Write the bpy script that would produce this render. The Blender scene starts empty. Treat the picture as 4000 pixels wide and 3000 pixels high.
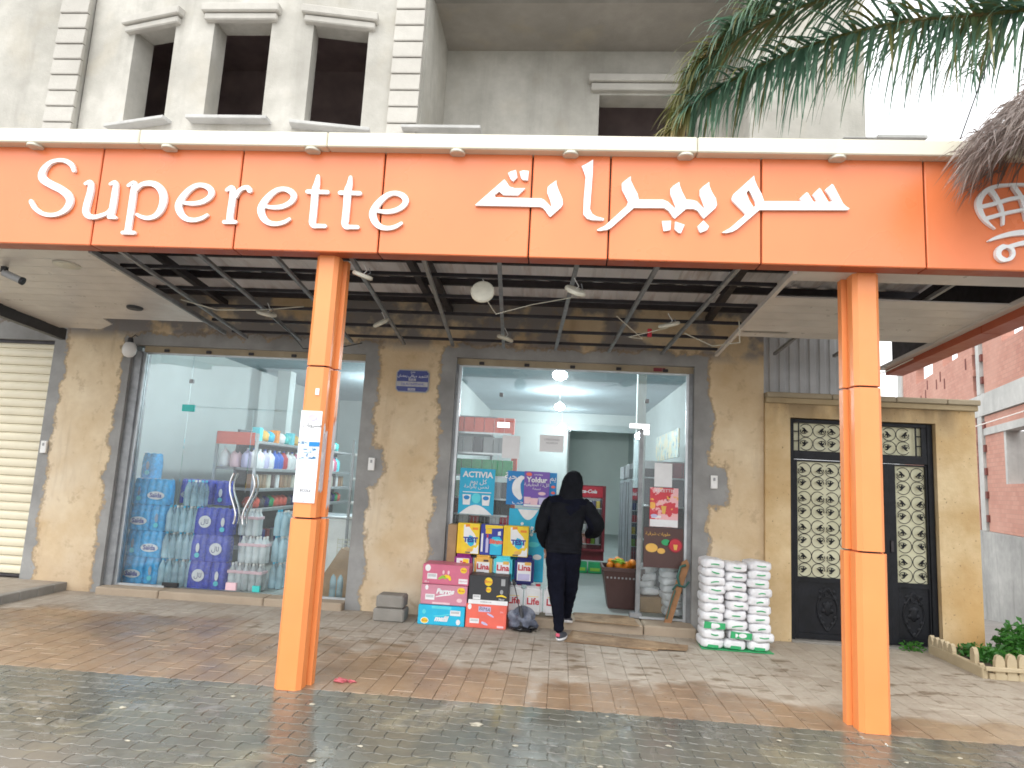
import bpy, bmesh, math, random
from mathutils import Matrix, Vector
random.seed(7)
R = math.radians
scene = bpy.context.scene
COL = scene.collection

# ------------------------------------------------------------------ camera
cam_d = bpy.data.cameras.new('camera')
cam_d.sensor_width = 36; cam_d.lens = 23.4; cam_d.clip_start = 0.05; cam_d.clip_end = 600
cam = bpy.data.objects.new('camera', cam_d); COL.objects.link(cam)
RC = [[0.9961247705419067, 0.07035255655699754, 0.05278218732421174],
      [0.04218572796637633, 0.1444045467143637, -0.9886190829860437],
      [-0.07717386778424812, 0.9870146121887525, 0.14087707214840098]]
cam.matrix_world = Matrix(((RC[0][0], -RC[1][0], -RC[2][0], 0), (RC[0][1], -RC[1][1], -RC[2][1], 0),
                           (RC[0][2], -RC[1][2], -RC[2][2], 1.6), (0, 0, 0, 1)))
scene.camera = cam

# ------------------------------------------------------------------ sky, sun, exposure (overcast)
SUN_EL, SUN_AZ = 58, 205          # sun high behind the camera, a little to the left
world = bpy.data.worlds.new('World'); scene.world = world; world.use_nodes = True
wn, wl = world.node_tree.nodes, world.node_tree.links
wn.clear()
sky = wn.new('ShaderNodeTexSky'); sky.sky_type = 'NISHITA'; sky.sun_disc = False
sky.sun_elevation = R(SUN_EL); sky.sun_rotation = R(SUN_AZ); sky.air_density = 1.0; sky.dust_density = 4.0
hs = wn.new('ShaderNodeHueSaturation'); hs.inputs['Saturation'].default_value = 0.12
mixw = wn.new('ShaderNodeMix'); mixw.data_type = 'RGBA'
mixw.inputs['Factor'].default_value = 0.55
mixw.inputs['B'].default_value = (9.2, 9.4, 9.6, 1)       # even cloud cover
bg = wn.new('ShaderNodeBackground'); bg.inputs['Strength'].default_value = 0.145
wo = wn.new('ShaderNodeOutputWorld')
wl.new(sky.outputs[0], hs.inputs['Color']); wl.new(hs.outputs[0], mixw.inputs['A'])
wl.new(mixw.outputs['Result'], bg.inputs[0]); wl.new(bg.outputs[0], wo.inputs[0])
sun_d = bpy.data.lights.new('sun', 'SUN'); sun_d.energy = 0.6; sun_d.angle = R(60); sun_d.color = (1.0, 0.97, 0.92)
sun = bpy.data.objects.new('sun', sun_d); COL.objects.link(sun)
az = R(SUN_AZ)
sdir = Vector((math.sin(az) * math.cos(R(SUN_EL)), math.cos(az) * math.cos(R(SUN_EL)), math.sin(R(SUN_EL))))
sun.rotation_euler = sdir.to_track_quat('Z', 'Y').to_euler()
vs = scene.view_settings
vs.view_transform = 'Standard'; vs.look = 'None'; vs.exposure = 1.1; vs.gamma = 1.0; vs.use_curve_mapping = False
LAMP_W = 46
scene.cycles.filter_width = 1.7
scene.cycles.transparent_max_bounces = 24; scene.cycles.max_bounces = 8

# ------------------------------------------------------------------ helpers
WOFF = {}
def tag(o, label=None, cat=None, group=None, kind=None):
    if label: o['label'] = label
    if cat: o['category'] = cat
    if group: o['group'] = group
    if kind: o['kind'] = kind
    return o
def thing(name, label, cat, loc=(0, 0, 0), group=None, world=True, rz=0):
    """Empty at the base of a thing. world=True: its parts are given in world coordinates."""
    e = bpy.data.objects.new(name, None); COL.objects.link(e)
    e.empty_display_size = 0.1; e.location = loc; e.rotation_euler = (0, 0, rz)
    tag(e, label, cat, group)
    WOFF[e] = Vector(loc) if world else Vector((0, 0, 0))
    return e
class MB:
    def __init__(s): s.v = []; s.f = []
    def add(s, vs, fs):
        n = len(s.v); s.v += [tuple(a) for a in vs]; s.f += [tuple(i + n for i in f) for f in fs]; return s
    def box(s, x0, y0, z0, x1, y1, z1):
        x0, x1 = min(x0, x1), max(x0, x1); y0, y1 = min(y0, y1), max(y0, y1); z0, z1 = min(z0, z1), max(z0, z1)
        return s.add([(x0, y0, z0), (x1, y0, z0), (x1, y1, z0), (x0, y1, z0), (x0, y0, z1), (x1, y0, z1), (x1, y1, z1), (x0, y1, z1)],
              [(0, 3, 2, 1), (4, 5, 6, 7), (0, 1, 5, 4), (1, 2, 6, 5), (2, 3, 7, 6), (3, 0, 4, 7)])
    def cbox(s, x0, y0, z0, x1, y1, z1, c=.006):
        bm = bmesh.new()
        bmesh.ops.create_cube(bm, size=1)
        for v in bm.verts: v.co = Vector(((x0 + x1) / 2 + v.co.x * abs(x1 - x0), (y0 + y1) / 2 + v.co.y * abs(y1 - y0), (z0 + z1) / 2 + v.co.z * abs(z1 - z0)))
        bmesh.ops.bevel(bm, geom=bm.edges[:], offset=c, segments=1, affect='EDGES')
        return s.bm(bm)
    def bm(s, bm):
        bm.verts.ensure_lookup_table()
        s.add([v.co[:] for v in bm.verts], [[v.index for v in f.verts] for f in bm.faces]); bm.free(); return s
    def prism(s, pts, a, b, axis='z'):
        n = len(pts)
        def P(p, h):
            return {'z': (p[0], p[1], h), 'y': (p[0], h, p[1]), 'x': (h, p[0], p[1])}[axis]
        vs = [P(p, a) for p in pts] + [P(p, b) for p in pts]
        fs = [tuple(range(n))[::-1], tuple(range(n, 2 * n))] + [(i, (i + 1) % n, n + (i + 1) % n, n + i) for i in range(n)]
        return s.add(vs, fs)
    def tube(s, pts, r, n=8, cap=True, closed=False):
        pts = [Vector(p) for p in pts]; m = len(pts)
        rs = r if isinstance(r, (list, tuple)) else [r] * m
        base = len(s.v); up = None
        for i, p in enumerate(pts):
            if closed: d = pts[(i + 1) % m] - pts[i - 1]
            else: d = pts[min(i + 1, m - 1)] - pts[max(i - 1, 0)]
            d.normalize()
            if up is None: up = Vector((0, 0, 1)) if abs(d.z) < .9 else Vector((1, 0, 0))
            a = d.cross(up); a.normalize(); b = a.cross(d); up = b
            for k in range(n):
                t = 2 * math.pi * k / n
                s.v.append(tuple(p + (a * math.cos(t) + b * math.sin(t)) * rs[i]))
        for i in range(m if closed else m - 1):
            for k in range(n):
                j = (i + 1) % m
                s.f.append((base + i * n + k, base + i * n + (k + 1) % n, base + j * n + (k + 1) % n, base + j * n + k))
        if cap and not closed:
            s.f.append(tuple(base + k for k in range(n))[::-1]); s.f.append(tuple(base + (m - 1) * n + k for k in range(n)))
        return s
    def lathe(s, prof, cx, cy, n=16, z0=0):
        base = len(s.v)
        for r, z in prof:
            for k in range(n):
                t = 2 * math.pi * k / n; s.v.append((cx + r * math.cos(t), cy + r * math.sin(t), z + z0))
        for i in range(len(prof) - 1):
            for k in range(n):
                s.f.append((base + i * n + k, base + i * n + (k + 1) % n, base + (i + 1) * n + (k + 1) % n, base + (i + 1) * n + k))
        s.f.append(tuple(base + k for k in range(n))[::-1]); s.f.append(tuple(base + (len(prof) - 1) * n + k for k in range(n)))
        return s
    def ball(s, c, r, nu=12, nv=8, sc=(1, 1, 1)):
        bm = bmesh.new(); bmesh.ops.create_uvsphere(bm, u_segments=nu, v_segments=nv, radius=r)
        for v in bm.verts: v.co = Vector((v.co.x * sc[0] + c[0], v.co.y * sc[1] + c[1], v.co.z * sc[2] + c[2]))
        return s.bm(bm)
    def ellipse(s, cx, cz, rx, rz, y0, y1, n=20):
        return s.prism([(cx + rx * math.cos(2 * math.pi * k / n), cz + rz * math.sin(2 * math.pi * k / n)) for k in range(n)], y0, y1, 'y')
    def ribbon(s, pts, y0, y1, res=5):
        """stroke with round ends in the XZ plane; pts = (x, z, width)"""
        P = pts; Q = []
        def cr(a, b, c, d, t): return .5 * ((2 * b) + (-a + c) * t + (2 * a - 5 * b + 4 * c - d) * t * t + (-a + 3 * b - 3 * c + d) * t ** 3)
        for i in range(len(P) - 1):
            a, b, c, d = P[max(i - 1, 0)], P[i], P[i + 1], P[min(i + 2, len(P) - 1)]
            for k in range(res):
                t = k / res; Q.append([cr(a[j], b[j], c[j], d[j], t) for j in range(3)])
        Q.append(list(P[-1]))
        L, Rr = [], []
        for i, q in enumerate(Q):
            p, n = Q[max(i - 1, 0)], Q[min(i + 1, len(Q) - 1)]
            dx, dz = n[0] - p[0], n[1] - p[1]; l = math.hypot(dx, dz) or 1
            nx, nz = -dz / l, dx / l; w = q[2] / 2
            L.append((q[0] + nx * w, q[1] + nz * w)); Rr.append((q[0] - nx * w, q[1] - nz * w))
        def capp(q, prev):
            a = math.atan2(q[1] - prev[1], q[0] - prev[0]); w = q[2] / 2
            return [(q[0] + w * math.cos(a + t), q[1] + w * math.sin(a + t)) for t in (1.05, .52, 0, -.52, -1.05)]
        n = len(Q)
        vs = []; 
        for y in (y0, y1):
            vs += [(a[0], y, a[1]) for a in L] + [(a[0], y, a[1]) for a in Rr]
        fs = []
        for i in range(n - 1):
            fs.append((i, n + i, n + i + 1, i + 1)); fs.append((2 * n + i, 2 * n + i + 1, 3 * n + i + 1, 3 * n + i))
            fs.append((i, i + 1, 2 * n + i + 1, 2 * n + i)); fs.append((n + i, 3 * n + i, 3 * n + i + 1, n + i + 1))
        s.add(vs, fs)
        for q, prev, A, B in ((Q[-1], Q[-2], L[-1], Rr[-1]), (Q[0], Q[1], Rr[0], L[0])):
            c = [A] + capp(q, prev) + [B]
            s.prism(c[::-1], y0 + .0004, y1, 'y')
        return s
    def mesh(s, name='mesh', smooth=False, angle=40):
        m = bpy.data.meshes.new(name); m.from_pydata(s.v, [], s.f); m.validate(); m.update()
        if smooth:
            m.polygons.foreach_set('use_smooth', [True] * len(m.polygons)); m.set_sharp_from_angle(angle=R(angle))
        return m
def link(name, mesh, mt=None, parent=None, kind=None, label=None):
    o = bpy.data.objects.new(name, mesh); COL.objects.link(o)
    if mt is not None and hasattr(mesh, 'materials') and len(mesh.materials) == 0: mesh.materials.append(mt)
    if parent is not None:
        o.parent = parent
        if parent in WOFF: o.location = -WOFF[parent]
    if kind: o['kind'] = kind
    if label: o['label'] = label
    return o
def obj(name, mb, mt, parent=None, kind=None, smooth=False, label=None, fix=False):
    m = mb.mesh(name, smooth)
    if fix:
        bm = bmesh.new(); bm.from_mesh(m); bmesh.ops.recalc_face_normals(bm, faces=bm.faces); bm.to_mesh(m); bm.free()
    return link(name, m, mt, parent, kind, label)
def copy_tree(o, parent=None):
    c = o.copy(); COL.objects.link(c); c.parent = parent
    for ch in list(KIDS.get(o, o.children)): copy_tree(ch, c)
    return c
KIDS = {}
def text(s, size, mt, parent, x, y, z, name='lettering', depth=.0012, align='CENTER', shear=0, rot=0, sx=1, bold=0.0):
    c = bpy.data.curves.new('t', 'FONT'); c.body = s; c.size = size; c.align_x = align; c.align_y = 'CENTER'
    c.extrude = depth / 2; c.shear = shear; c.resolution_u = 2; c.offset = bold
    o = bpy.data.objects.new('t', c); COL.objects.link(o)
    m = bpy.data.meshes.new_from_object(o.evaluated_get(bpy.context.evaluated_depsgraph_get()))
    bpy.data.objects.remove(o); bpy.data.curves.remove(c)
    M = Matrix.Translation((x, y, z)) @ Matrix.Rotation(rot, 4, 'Y') @ Matrix.Rotation(R(90), 4, 'X') @ Matrix.Diagonal((sx, 1, 1, 1))
    m.transform(M); m.materials.clear(); m.materials.append(mt); m.name = name
    return link(name, m, None, parent)

# Arabic shaping (presentation forms, visual order)
_AF = {'ا': 'ﺍ ﺎ', 'ب': 'ﺏ ﺐ ﺑ ﺒ', 'ت': 'ﺕ ﺖ ﺗ ﺘ', 'ج': 'ﺝ ﺞ ﺟ ﺠ', 'ح': 'ﺡ ﺢ ﺣ ﺤ', 'د': 'ﺩ ﺪ', 'ر': 'ﺭ ﺮ', 'س': 'ﺱ ﺲ ﺳ ﺴ', 'ش': 'ﺵ ﺶ ﺷ ﺸ',
       'ض': 'ﺽ ﺾ ﺿ ﻀ', 'ع': 'ﻉ ﻊ ﻋ ﻌ', 'ل': 'ﻝ ﻞ ﻟ ﻠ', 'م': 'ﻡ ﻢ ﻣ ﻤ', 'ن': 'ﻥ ﻦ ﻧ ﻨ', 'ه': 'ﻩ ﻪ ﻫ ﻬ', 'و': 'ﻭ ﻮ', 'ي': 'ﻱ ﻲ ﻳ ﻴ', 'ة': 'ﺓ ﺔ', 'ز': 'ﺯ ﺰ', 'ك': 'ﻙ ﻚ ﻛ ﻜ', 'ف': 'ﻑ ﻒ ﻓ ﻔ', 'ق': 'ﻕ ﻖ ﻗ ﻘ', 'ص': 'ﺹ ﺺ ﺻ ﺼ'}
def ar(s):
    out = []
    for i, ch in enumerate(s):
        if ch not in _AF: out.append(ch); continue
        fm = _AF[ch].split()
        pv = i > 0 and s[i - 1] in _AF and len(_AF[s[i - 1]].split()) == 4
        nx = i < len(s) - 1 and s[i + 1] in _AF and len(fm) == 4
        out.append(fm[3] if pv and nx else fm[2] if nx else fm[1] if pv else fm[0])
    return ''.join(out[::-1])

# ------------------------------------------------------------------ materials
MATS = {}
def nodes(name):
    m = bpy.data.materials.new(name); m.use_nodes = True; n = m.node_tree.nodes; n.clear(); return m, n, m.node_tree.links
class G:
    """tiny node-graph helper"""
    def __init__(s, name):
        s.m, s.n, s.l = nodes(name)
        s.out = s.n.new('ShaderNodeOutputMaterial'); s.b = s.n.new('ShaderNodeBsdfPrincipled'); s.l.new(s.b.outputs[0], s.out.inputs[0])
        s.geo = s.n.new('ShaderNodeNewGeometry'); s.pos = s.geo.outputs['Position']
    def put(s, v, sock):
        if isinstance(v, (int, float)): sock.default_value = v
        elif isinstance(v, (tuple, list)): sock.default_value = (*v, 1) if len(v) == 3 and sock.type == 'RGBA' else v
        else: s.l.new(v, sock)
    def noise(s, scale, detail=4, rough=.55, vec=None, stretch=None, dist=0, out=0):
        t = s.n.new('ShaderNodeTexNoise'); t.inputs['Scale'].default_value = scale; t.inputs['Detail'].default_value = detail
        t.inputs['Roughness'].default_value = rough; t.inputs['Distortion'].default_value = dist
        v = vec or s.pos
        if stretch:
            mp = s.n.new('ShaderNodeVectorMath'); mp.operation = 'MULTIPLY'; s.l.new(v, mp.inputs[0]); mp.inputs[1].default_value = stretch; v = mp.outputs[0]
        s.l.new(v, t.inputs['Vector']); return t.outputs[out]
    def ramp(s, v, a, b, lo=0., hi=1.):
        t = s.n.new('ShaderNodeMapRange'); t.clamp = True; s.put(v, t.inputs[0]); t.inputs[1].default_value = a; t.inputs[2].default_value = b
        t.inputs[3].default_value = lo; t.inputs[4].default_value = hi; return t.outputs[0]
    def math(s, op, a, b=0., c=None):
        t = s.n.new('ShaderNodeMath'); t.operation = op; s.put(a, t.inputs[0]); s.put(b, t.inputs[1])
        if c is not None: s.put(c, t.inputs[2])
        return t.outputs[0]
    def mix(s, f, a, b, mode='MIX'):
        t = s.n.new('ShaderNodeMix'); t.data_type = 'RGBA'; t.blend_type = mode; s.put(f, t.inputs['Factor'])
        s.put(a, t.inputs['A']); s.put(b, t.inputs['B']); return t.outputs['Result']
    def sep(s):
        t = s.n.new('ShaderNodeSeparateXYZ'); s.l.new(s.pos, t.inputs[0]); return t.outputs
    def rnd(s):
        t = s.n.new('ShaderNodeObjectInfo'); return t.outputs['Random']
    def bump(s, h, strength=.3, dist=.02):
        t = s.n.new('ShaderNodeBump'); t.inputs['Strength'].default_value = strength; t.inputs['Distance'].default_value = dist
        s.put(h, t.inputs['Height']); s.l.new(t.outputs[0], s.b.inputs['Normal'])
    def fin(s, col=None, rough=None, metal=None, spec=None):
        if col is not None: s.put(col, s.b.inputs['Base Color'])
        if rough is not None: s.put(rough, s.b.inputs['Roughness'])
        if metal is not None: s.put(metal, s.b.inputs['Metallic'])
        if spec is not None: s.put(spec, s.b.inputs['Specular IOR Level'])
        MATS[s.m.name] = s.m; return s.m
def sc3(c, k): return tuple(min(1, x * k) for x in c)
def simple(name, c, rough=.6, metal=0., var=.18, ns=6., bump=.0, bs=40., rnd=0., spec=.5):
    g = G(name); f = g.ramp(g.noise(ns, 5), .3, .7)
    col = g.mix(f, sc3(c, 1 - var), sc3(c, 1 + var * .6))
    if rnd: 
        col = g.mix(g.ramp(g.rnd(), 0, 1, 0, rnd), col, sc3(c, .45))
    if bump: g.bump(g.noise(bs, 4), bump, .01)
    rr = g.ramp(g.noise(ns * 2.3, 3), .3, .7, max(0, rough - .08), min(1, rough + .08))
    return g.fin(col, rr, metal, spec)
def emis(name, c, k):
    g = G(name); g.b.inputs['Emission Color'].default_value = (*c, 1); g.b.inputs['Emission Strength'].default_value = k
    return g.fin(c, .5)
def glassy(name, tint=(.975, .99, .985), haze=.06, ior=1.5, rough=.01, dc=(.66, .74, .76)):
    m, n, l = nodes(name)
    out = n.new('ShaderNodeOutputMaterial'); tr = n.new('ShaderNodeBsdfTransparent'); tr.inputs[0].default_value = (*tint, 1)
    gl = n.new('ShaderNodeBsdfGlossy'); gl.inputs['Roughness'].default_value = rough; gl.inputs[0].default_value = (.9, .93, .95, 1)
    df = n.new('ShaderNodeBsdfDiffuse'); df.inputs[0].default_value = (*dc, 1)
    fr = n.new('ShaderNodeFresnel'); fr.inputs[0].default_value = ior
    nz = n.new('ShaderNodeTexNoise'); nz.inputs['Scale'].default_value = 2.2; nz.inputs['Detail'].default_value = 6
    ge = n.new('ShaderNodeNewGeometry'); l.new(ge.outputs['Position'], nz.inputs['Vector'])
    mr = n.new('ShaderNodeMapRange'); mr.inputs[1].default_value = .35; mr.inputs[2].default_value = .75; mr.inputs[3].default_value = haze * .3; mr.inputs[4].default_value = haze * 1.8
    l.new(nz.outputs[0], mr.inputs[0])
    m1 = n.new('ShaderNodeMixShader'); m2 = n.new('ShaderNodeMixShader')
    l.new(mr.outputs[0], m1.inputs[0]); l.new(tr.outputs[0], m1.inputs[1]); l.new(df.outputs[0], m1.inputs[2])
    l.new(fr.outputs[0], m2.inputs[0]); l.new(m1.outputs[0], m2.inputs[1]); l.new(gl.outputs[0], m2.inputs[2])
    l.new(m2.outputs[0], out.inputs[0]); MATS[name] = m; return m
M = {}
def mk(key, *a, **k): M[key] = simple(key, *a, **k)
mk('orange', (.87, .29, .085), .42, 0, .05, 2.5, spec=.7)
mk('orange_fascia', (.84, .225, .08), .32, 0, .10, 1.0, spec=.6)
mk('orange_shaded', (.40, .085, .035), .45, 0, .06, 3)  # darker copy of the fascia orange; underside shade put into the colour
mk('cream_trim', (.70, .66, .53), .35, 0, .06, 3)
mk('sign_white', (.86, .87, .87), .35, 0, .03, 3)
mk('dark_steel', (.045, .040, .045), .55, .3, .3, 8)
mk('zinc', (.28, .29, .30), .5, .6, .25, 9)
mk('alu', (.55, .58, .60), .38, .7, .12, 9)
mk('chrome', (.80, .80, .80), .12, 1., .05, 9)
mk('pvc', (.64, .60, .56), .35, 0, .10, 4, rnd=.10)
mk('white_plastic', (.80, .80, .78), .4, 0, .08, 8)
mk('off_white', (.62, .60, .50), .5, 0, .15, 12)
mk('black_plastic', (.018, .018, .02), .45, 0, .3, 8)
mk('cardboard', (.36, .235, .13), .85, 0, .2, 7, bump=.15)
mk('wood', (.34, .17, .075), .65, 0, .3, 9)
mk('paper', (.78, .79, .80), .7, 0, .05, 8)
mk('dark_room', (.42, .33, .33), .9, 0, .3, 2)
mk('interior_wall', (.56, .61, .60), .7, 0, .05, 1.5)
mk('interior_ceiling', (.34, .42, .46), .8, 0, .10, 1.2)
mk('interior_back', (.80, .87, .82), .8, 0, .05, 1.2)
mk('rubber', (.02, .02, .02), .7)
mk('brick_red_dark', (.16, .05, .04), .9)
mk('green_tape', (.03, .12, .10), .4)
for k, c in dict(pink=(.62, .155, .25), pink_light=(.60, .25, .33), sky_box=(.02, .48, .72), charcoal=(.035, .037, .042), coral=(.80, .15, .105),
                 lemon=(.86, .62, .03), magenta=(.30, .03, .22), gold=(.78, .46, .10), cyan=(.10, .66, .76), navy=(.018, .022, .16), white=(.80, .81, .82),
                 yellow=(.85, .56, .02), blue=(.02, .12, .55), deep_blue=(.03, .045, .32), poster_cyan=(.02, .42, .66), poster_blue=(.01, .22, .55), purple=(.18, .09, .42),
                 red=(.55, .03, .05), dark_red=(.20, .02, .03), green=(.03, .36, .13), lime=(.30, .55, .06), orange_fruit=(.82, .27, .02), teal=(.05, .55, .52),
                 brown=(.09, .045, .04), lilac=(.55, .52, .75), grey=(.35, .36, .37), dark_grey=(.10, .10, .11), pink_pale=(.80, .55, .60), skin=(.35, .2, .14)).items():
    mk(k, c, .5, 0, .08, 9)
M['glass'] = glassy('glass', haze=.018)
M['glass_clean'] = glassy('glass_clean', haze=.015)
M['bottle_clear'] = glassy('bottle_clear', (.80, .92, .96), haze=.85, rough=.10, dc=(.46, .68, .78))
M['bottle_white'] = glassy('bottle_white', (.86, .92, .94), haze=.9, rough=.10, dc=(.72, .78, .80))
M['bottle_blue'] = glassy('bottle_blue', (.50, .75, .88), haze=.5, rough=.08)
M['film_blue'] = simple('film_blue', (.05, .43, .86), .22, 0, .35, 22, bump=.5, bs=26)
M['film_navy'] = simple('film_navy', (.04, .07, .52), .25, 0, .3, 22, bump=.5, bs=26)
M['lamp_on'] = emis('lamp_on', (.88, .97, 1.0), 40)

def m_ochre():
    """ochre painted render with raw cement margins round the shop openings"""
    g = G('ochre_wall'); X, Y, Z = g.sep()
    warp = g.math('MULTIPLY', g.math('SUBTRACT', g.noise(3.2, 6, .65), .5), .34)
    warp2 = g.math('MULTIPLY', g.math('SUBTRACT', g.noise(22, 3, .6), .5), .10)
    d = None
    for (x0, x1, z0, z1) in ((-8.3, -6.47, -1, 3.06), (-5.36, -2.42, -1, 2.98), (-1.30, 1.53, -1, 2.98)):
        dx = g.math('SUBTRACT', g.math('ABSOLUTE', g.math('SUBTRACT', X, (x0 + x1) / 2)), (x1 - x0) / 2)
        dz = g.math('SUBTRACT', g.math('ABSOLUTE', g.math('SUBTRACT', Z, (z0 + z1) / 2)), (z1 - z0) / 2)
        e = g.math('MAXIMUM', dx, dz); d = e if d is None else g.math('MINIMUM', d, e)
    # round cement patches about the three switch boxes
    for (sx, sz) in ((-2.24, 1.66), (1.76, 1.68)):
        dd = g.math('POWER', g.math('SUBTRACT', X, sx), 2.); de = g.math('POWER', g.math('MULTIPLY', g.math('SUBTRACT', Z, sz), .7), 2.)
        e = g.math('SUBTRACT', g.math('SQRT', g.math('ADD', dd, de)), .0); d = g.math('MINIMUM', d, e)
    dn = g.math('ADD', g.math('ADD', d, warp), warp2)
    cem = g.ramp(dn, .165, .185, 1, 0)
    rim = g.ramp(g.math('ABSOLUTE', g.math('SUBTRACT', dn, .185)), .0, .028, 1, 0)
    big = g.ramp(g.noise(1.1, 6, .6), .32, .70); fine = g.ramp(g.noise(9, 6, .6), .3, .7)
    och = g.mix(big, (.55, .40, .23), (.79, .67, .48)); och = g.mix(g.math('MULTIPLY', fine, .4), och, (.56, .42, .26)); och = g.mix(g.math('MULTIPLY', g.ramp(g.noise(.7, 4), .46, .60), g.ramp(Z, 2.6, 1.2, .1, .65)), och, (.76, .68, .54))  # pale patches grow stronger lower down, painting in the brighter light there
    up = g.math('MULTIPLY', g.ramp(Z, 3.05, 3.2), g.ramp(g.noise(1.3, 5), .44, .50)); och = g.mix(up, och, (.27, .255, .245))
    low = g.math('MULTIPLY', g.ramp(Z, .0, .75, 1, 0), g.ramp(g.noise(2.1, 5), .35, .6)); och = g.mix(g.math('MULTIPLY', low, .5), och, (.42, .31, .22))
    streak = g.ramp(g.noise(5, 5, .6, stretch=(1, 1, .12)), .56, .72); och = g.mix(g.math('MULTIPLY', streak, .35), och, (.30, .20, .12)); och = g.mix(g.math('MULTIPLY', g.ramp(g.noise(4.2, 7, .7), .56, .64), .45), och, (.40, .29, .18))
    ce = g.mix(g.ramp(g.noise(2.4, 6), .3, .7), (.23, .23, .225), (.38, .38, .37)); ce = g.mix(g.math('MULTIPLY', fine, .3), ce, (.24, .235, .22))
    col = g.mix(cem, och, ce); col = g.mix(g.math('MULTIPLY', rim, .55), col, (.20, .135, .08))
    g.bump(g.math('ADD', g.math('MULTIPLY', cem, -.6), g.math('ADD', g.noise(26, 5), g.math('MULTIPLY', g.noise(90, 3), .5))), .35, .012)
    return g.fin(col, .9, 0, .2)
M['ochre_wall'] = m_ochre()
def m_gatewall():
    g = G('gate_wall_paint'); X, Y, Z = g.sep()
    big = g.ramp(g.noise(1.6, 6, .6), .30, .72); fine = g.ramp(g.noise(11, 6, .6), .3, .7)
    c = g.mix(big, (.50, .33, .15), (.74, .60, .38)); c = g.mix(g.math('MULTIPLY', fine, .35), c, (.46, .32, .16))
    low = g.math('MULTIPLY', g.ramp(Z, 0, 1.1, 1, 0), g.ramp(X, 4.1, 4.5)); c = g.mix(g.math('MULTIPLY', low, .75), c, (.60, .33, .10))
    sp = g.ramp(g.noise(34, 2), .68, .74); c = g.mix(g.math('MULTIPLY', sp, .7), c, (.16, .10, .05))
    topd = g.math('MULTIPLY', g.ramp(Z, 2.25, 2.62), g.ramp(g.noise(3, 5, .6, stretch=(1, 1, .3)), .35, .6)); c = g.mix(g.math('MULTIPLY', topd, .75), c, (.16, .12, .075))
    g.bump(g.math('ADD', g.noise(24, 5), g.math('MULTIPLY', g.noise(80, 3), .5)), .3, .01)
    return g.fin(c, .88, 0, .2)
M['gate_wall_paint'] = m_gatewall()
def m_cement(name, a, b, streaks=.3, ochre=.0):
    g = G(name)
    c = g.mix(g.ramp(g.noise(.9, 7, .62), .30, .70), a, b); c = g.mix(g.math('MULTIPLY', g.ramp(g.noise(6, 6), .35, .7), .35), c, sc3(a, .9))
    st = g.ramp(g.noise(3.5, 6, .6, stretch=(1, 1, .10)), .52, .78); c = g.mix(g.math('MULTIPLY', st, streaks), c, sc3(a, .62))
    if ochre: c = g.mix(g.math('MULTIPLY', g.ramp(g.noise(1.7, 5), .55, .7), ochre), c, (.46, .37, .22))
    g.bump(g.math('ADD', g.noise(18, 6), g.math('MULTIPLY', g.noise(70, 3), .6)), .3, .012)
    return g.fin(c, .9, 0, .2)
M['cement'] = m_cement('cement', (.355, .34, .30), (.60, .58, .525), .45, .12)
M['cement_trim'] = m_cement('cement_trim', (.42, .40, .36), (.56, .54, .49), .2)
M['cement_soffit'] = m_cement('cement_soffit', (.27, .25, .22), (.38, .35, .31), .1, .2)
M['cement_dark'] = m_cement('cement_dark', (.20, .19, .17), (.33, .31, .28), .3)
M['cement_wall'] = m_cement('cement_wall', (.27, .27, .26), (.47, .465, .44), .7)
M['cement_raw'] = m_cement('cement_raw', (.40, .40, .38), (.56, .555, .53), .5)
M['cement_step'] = m_cement('cement_step', (.34, .27, .20), (.46, .38, .29), .2)
M['coping'] = m_cement('coping', (.30, .25, .17), (.46, .39, .28), .5)
M['picket_paint'] = m_cement('picket_paint', (.46, .37, .235), (.60, .51, .35), .2)
M['cornice_paint'] = m_cement('cornice_paint', (.34, .26, .15), (.48, .39, .25), .6)

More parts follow.
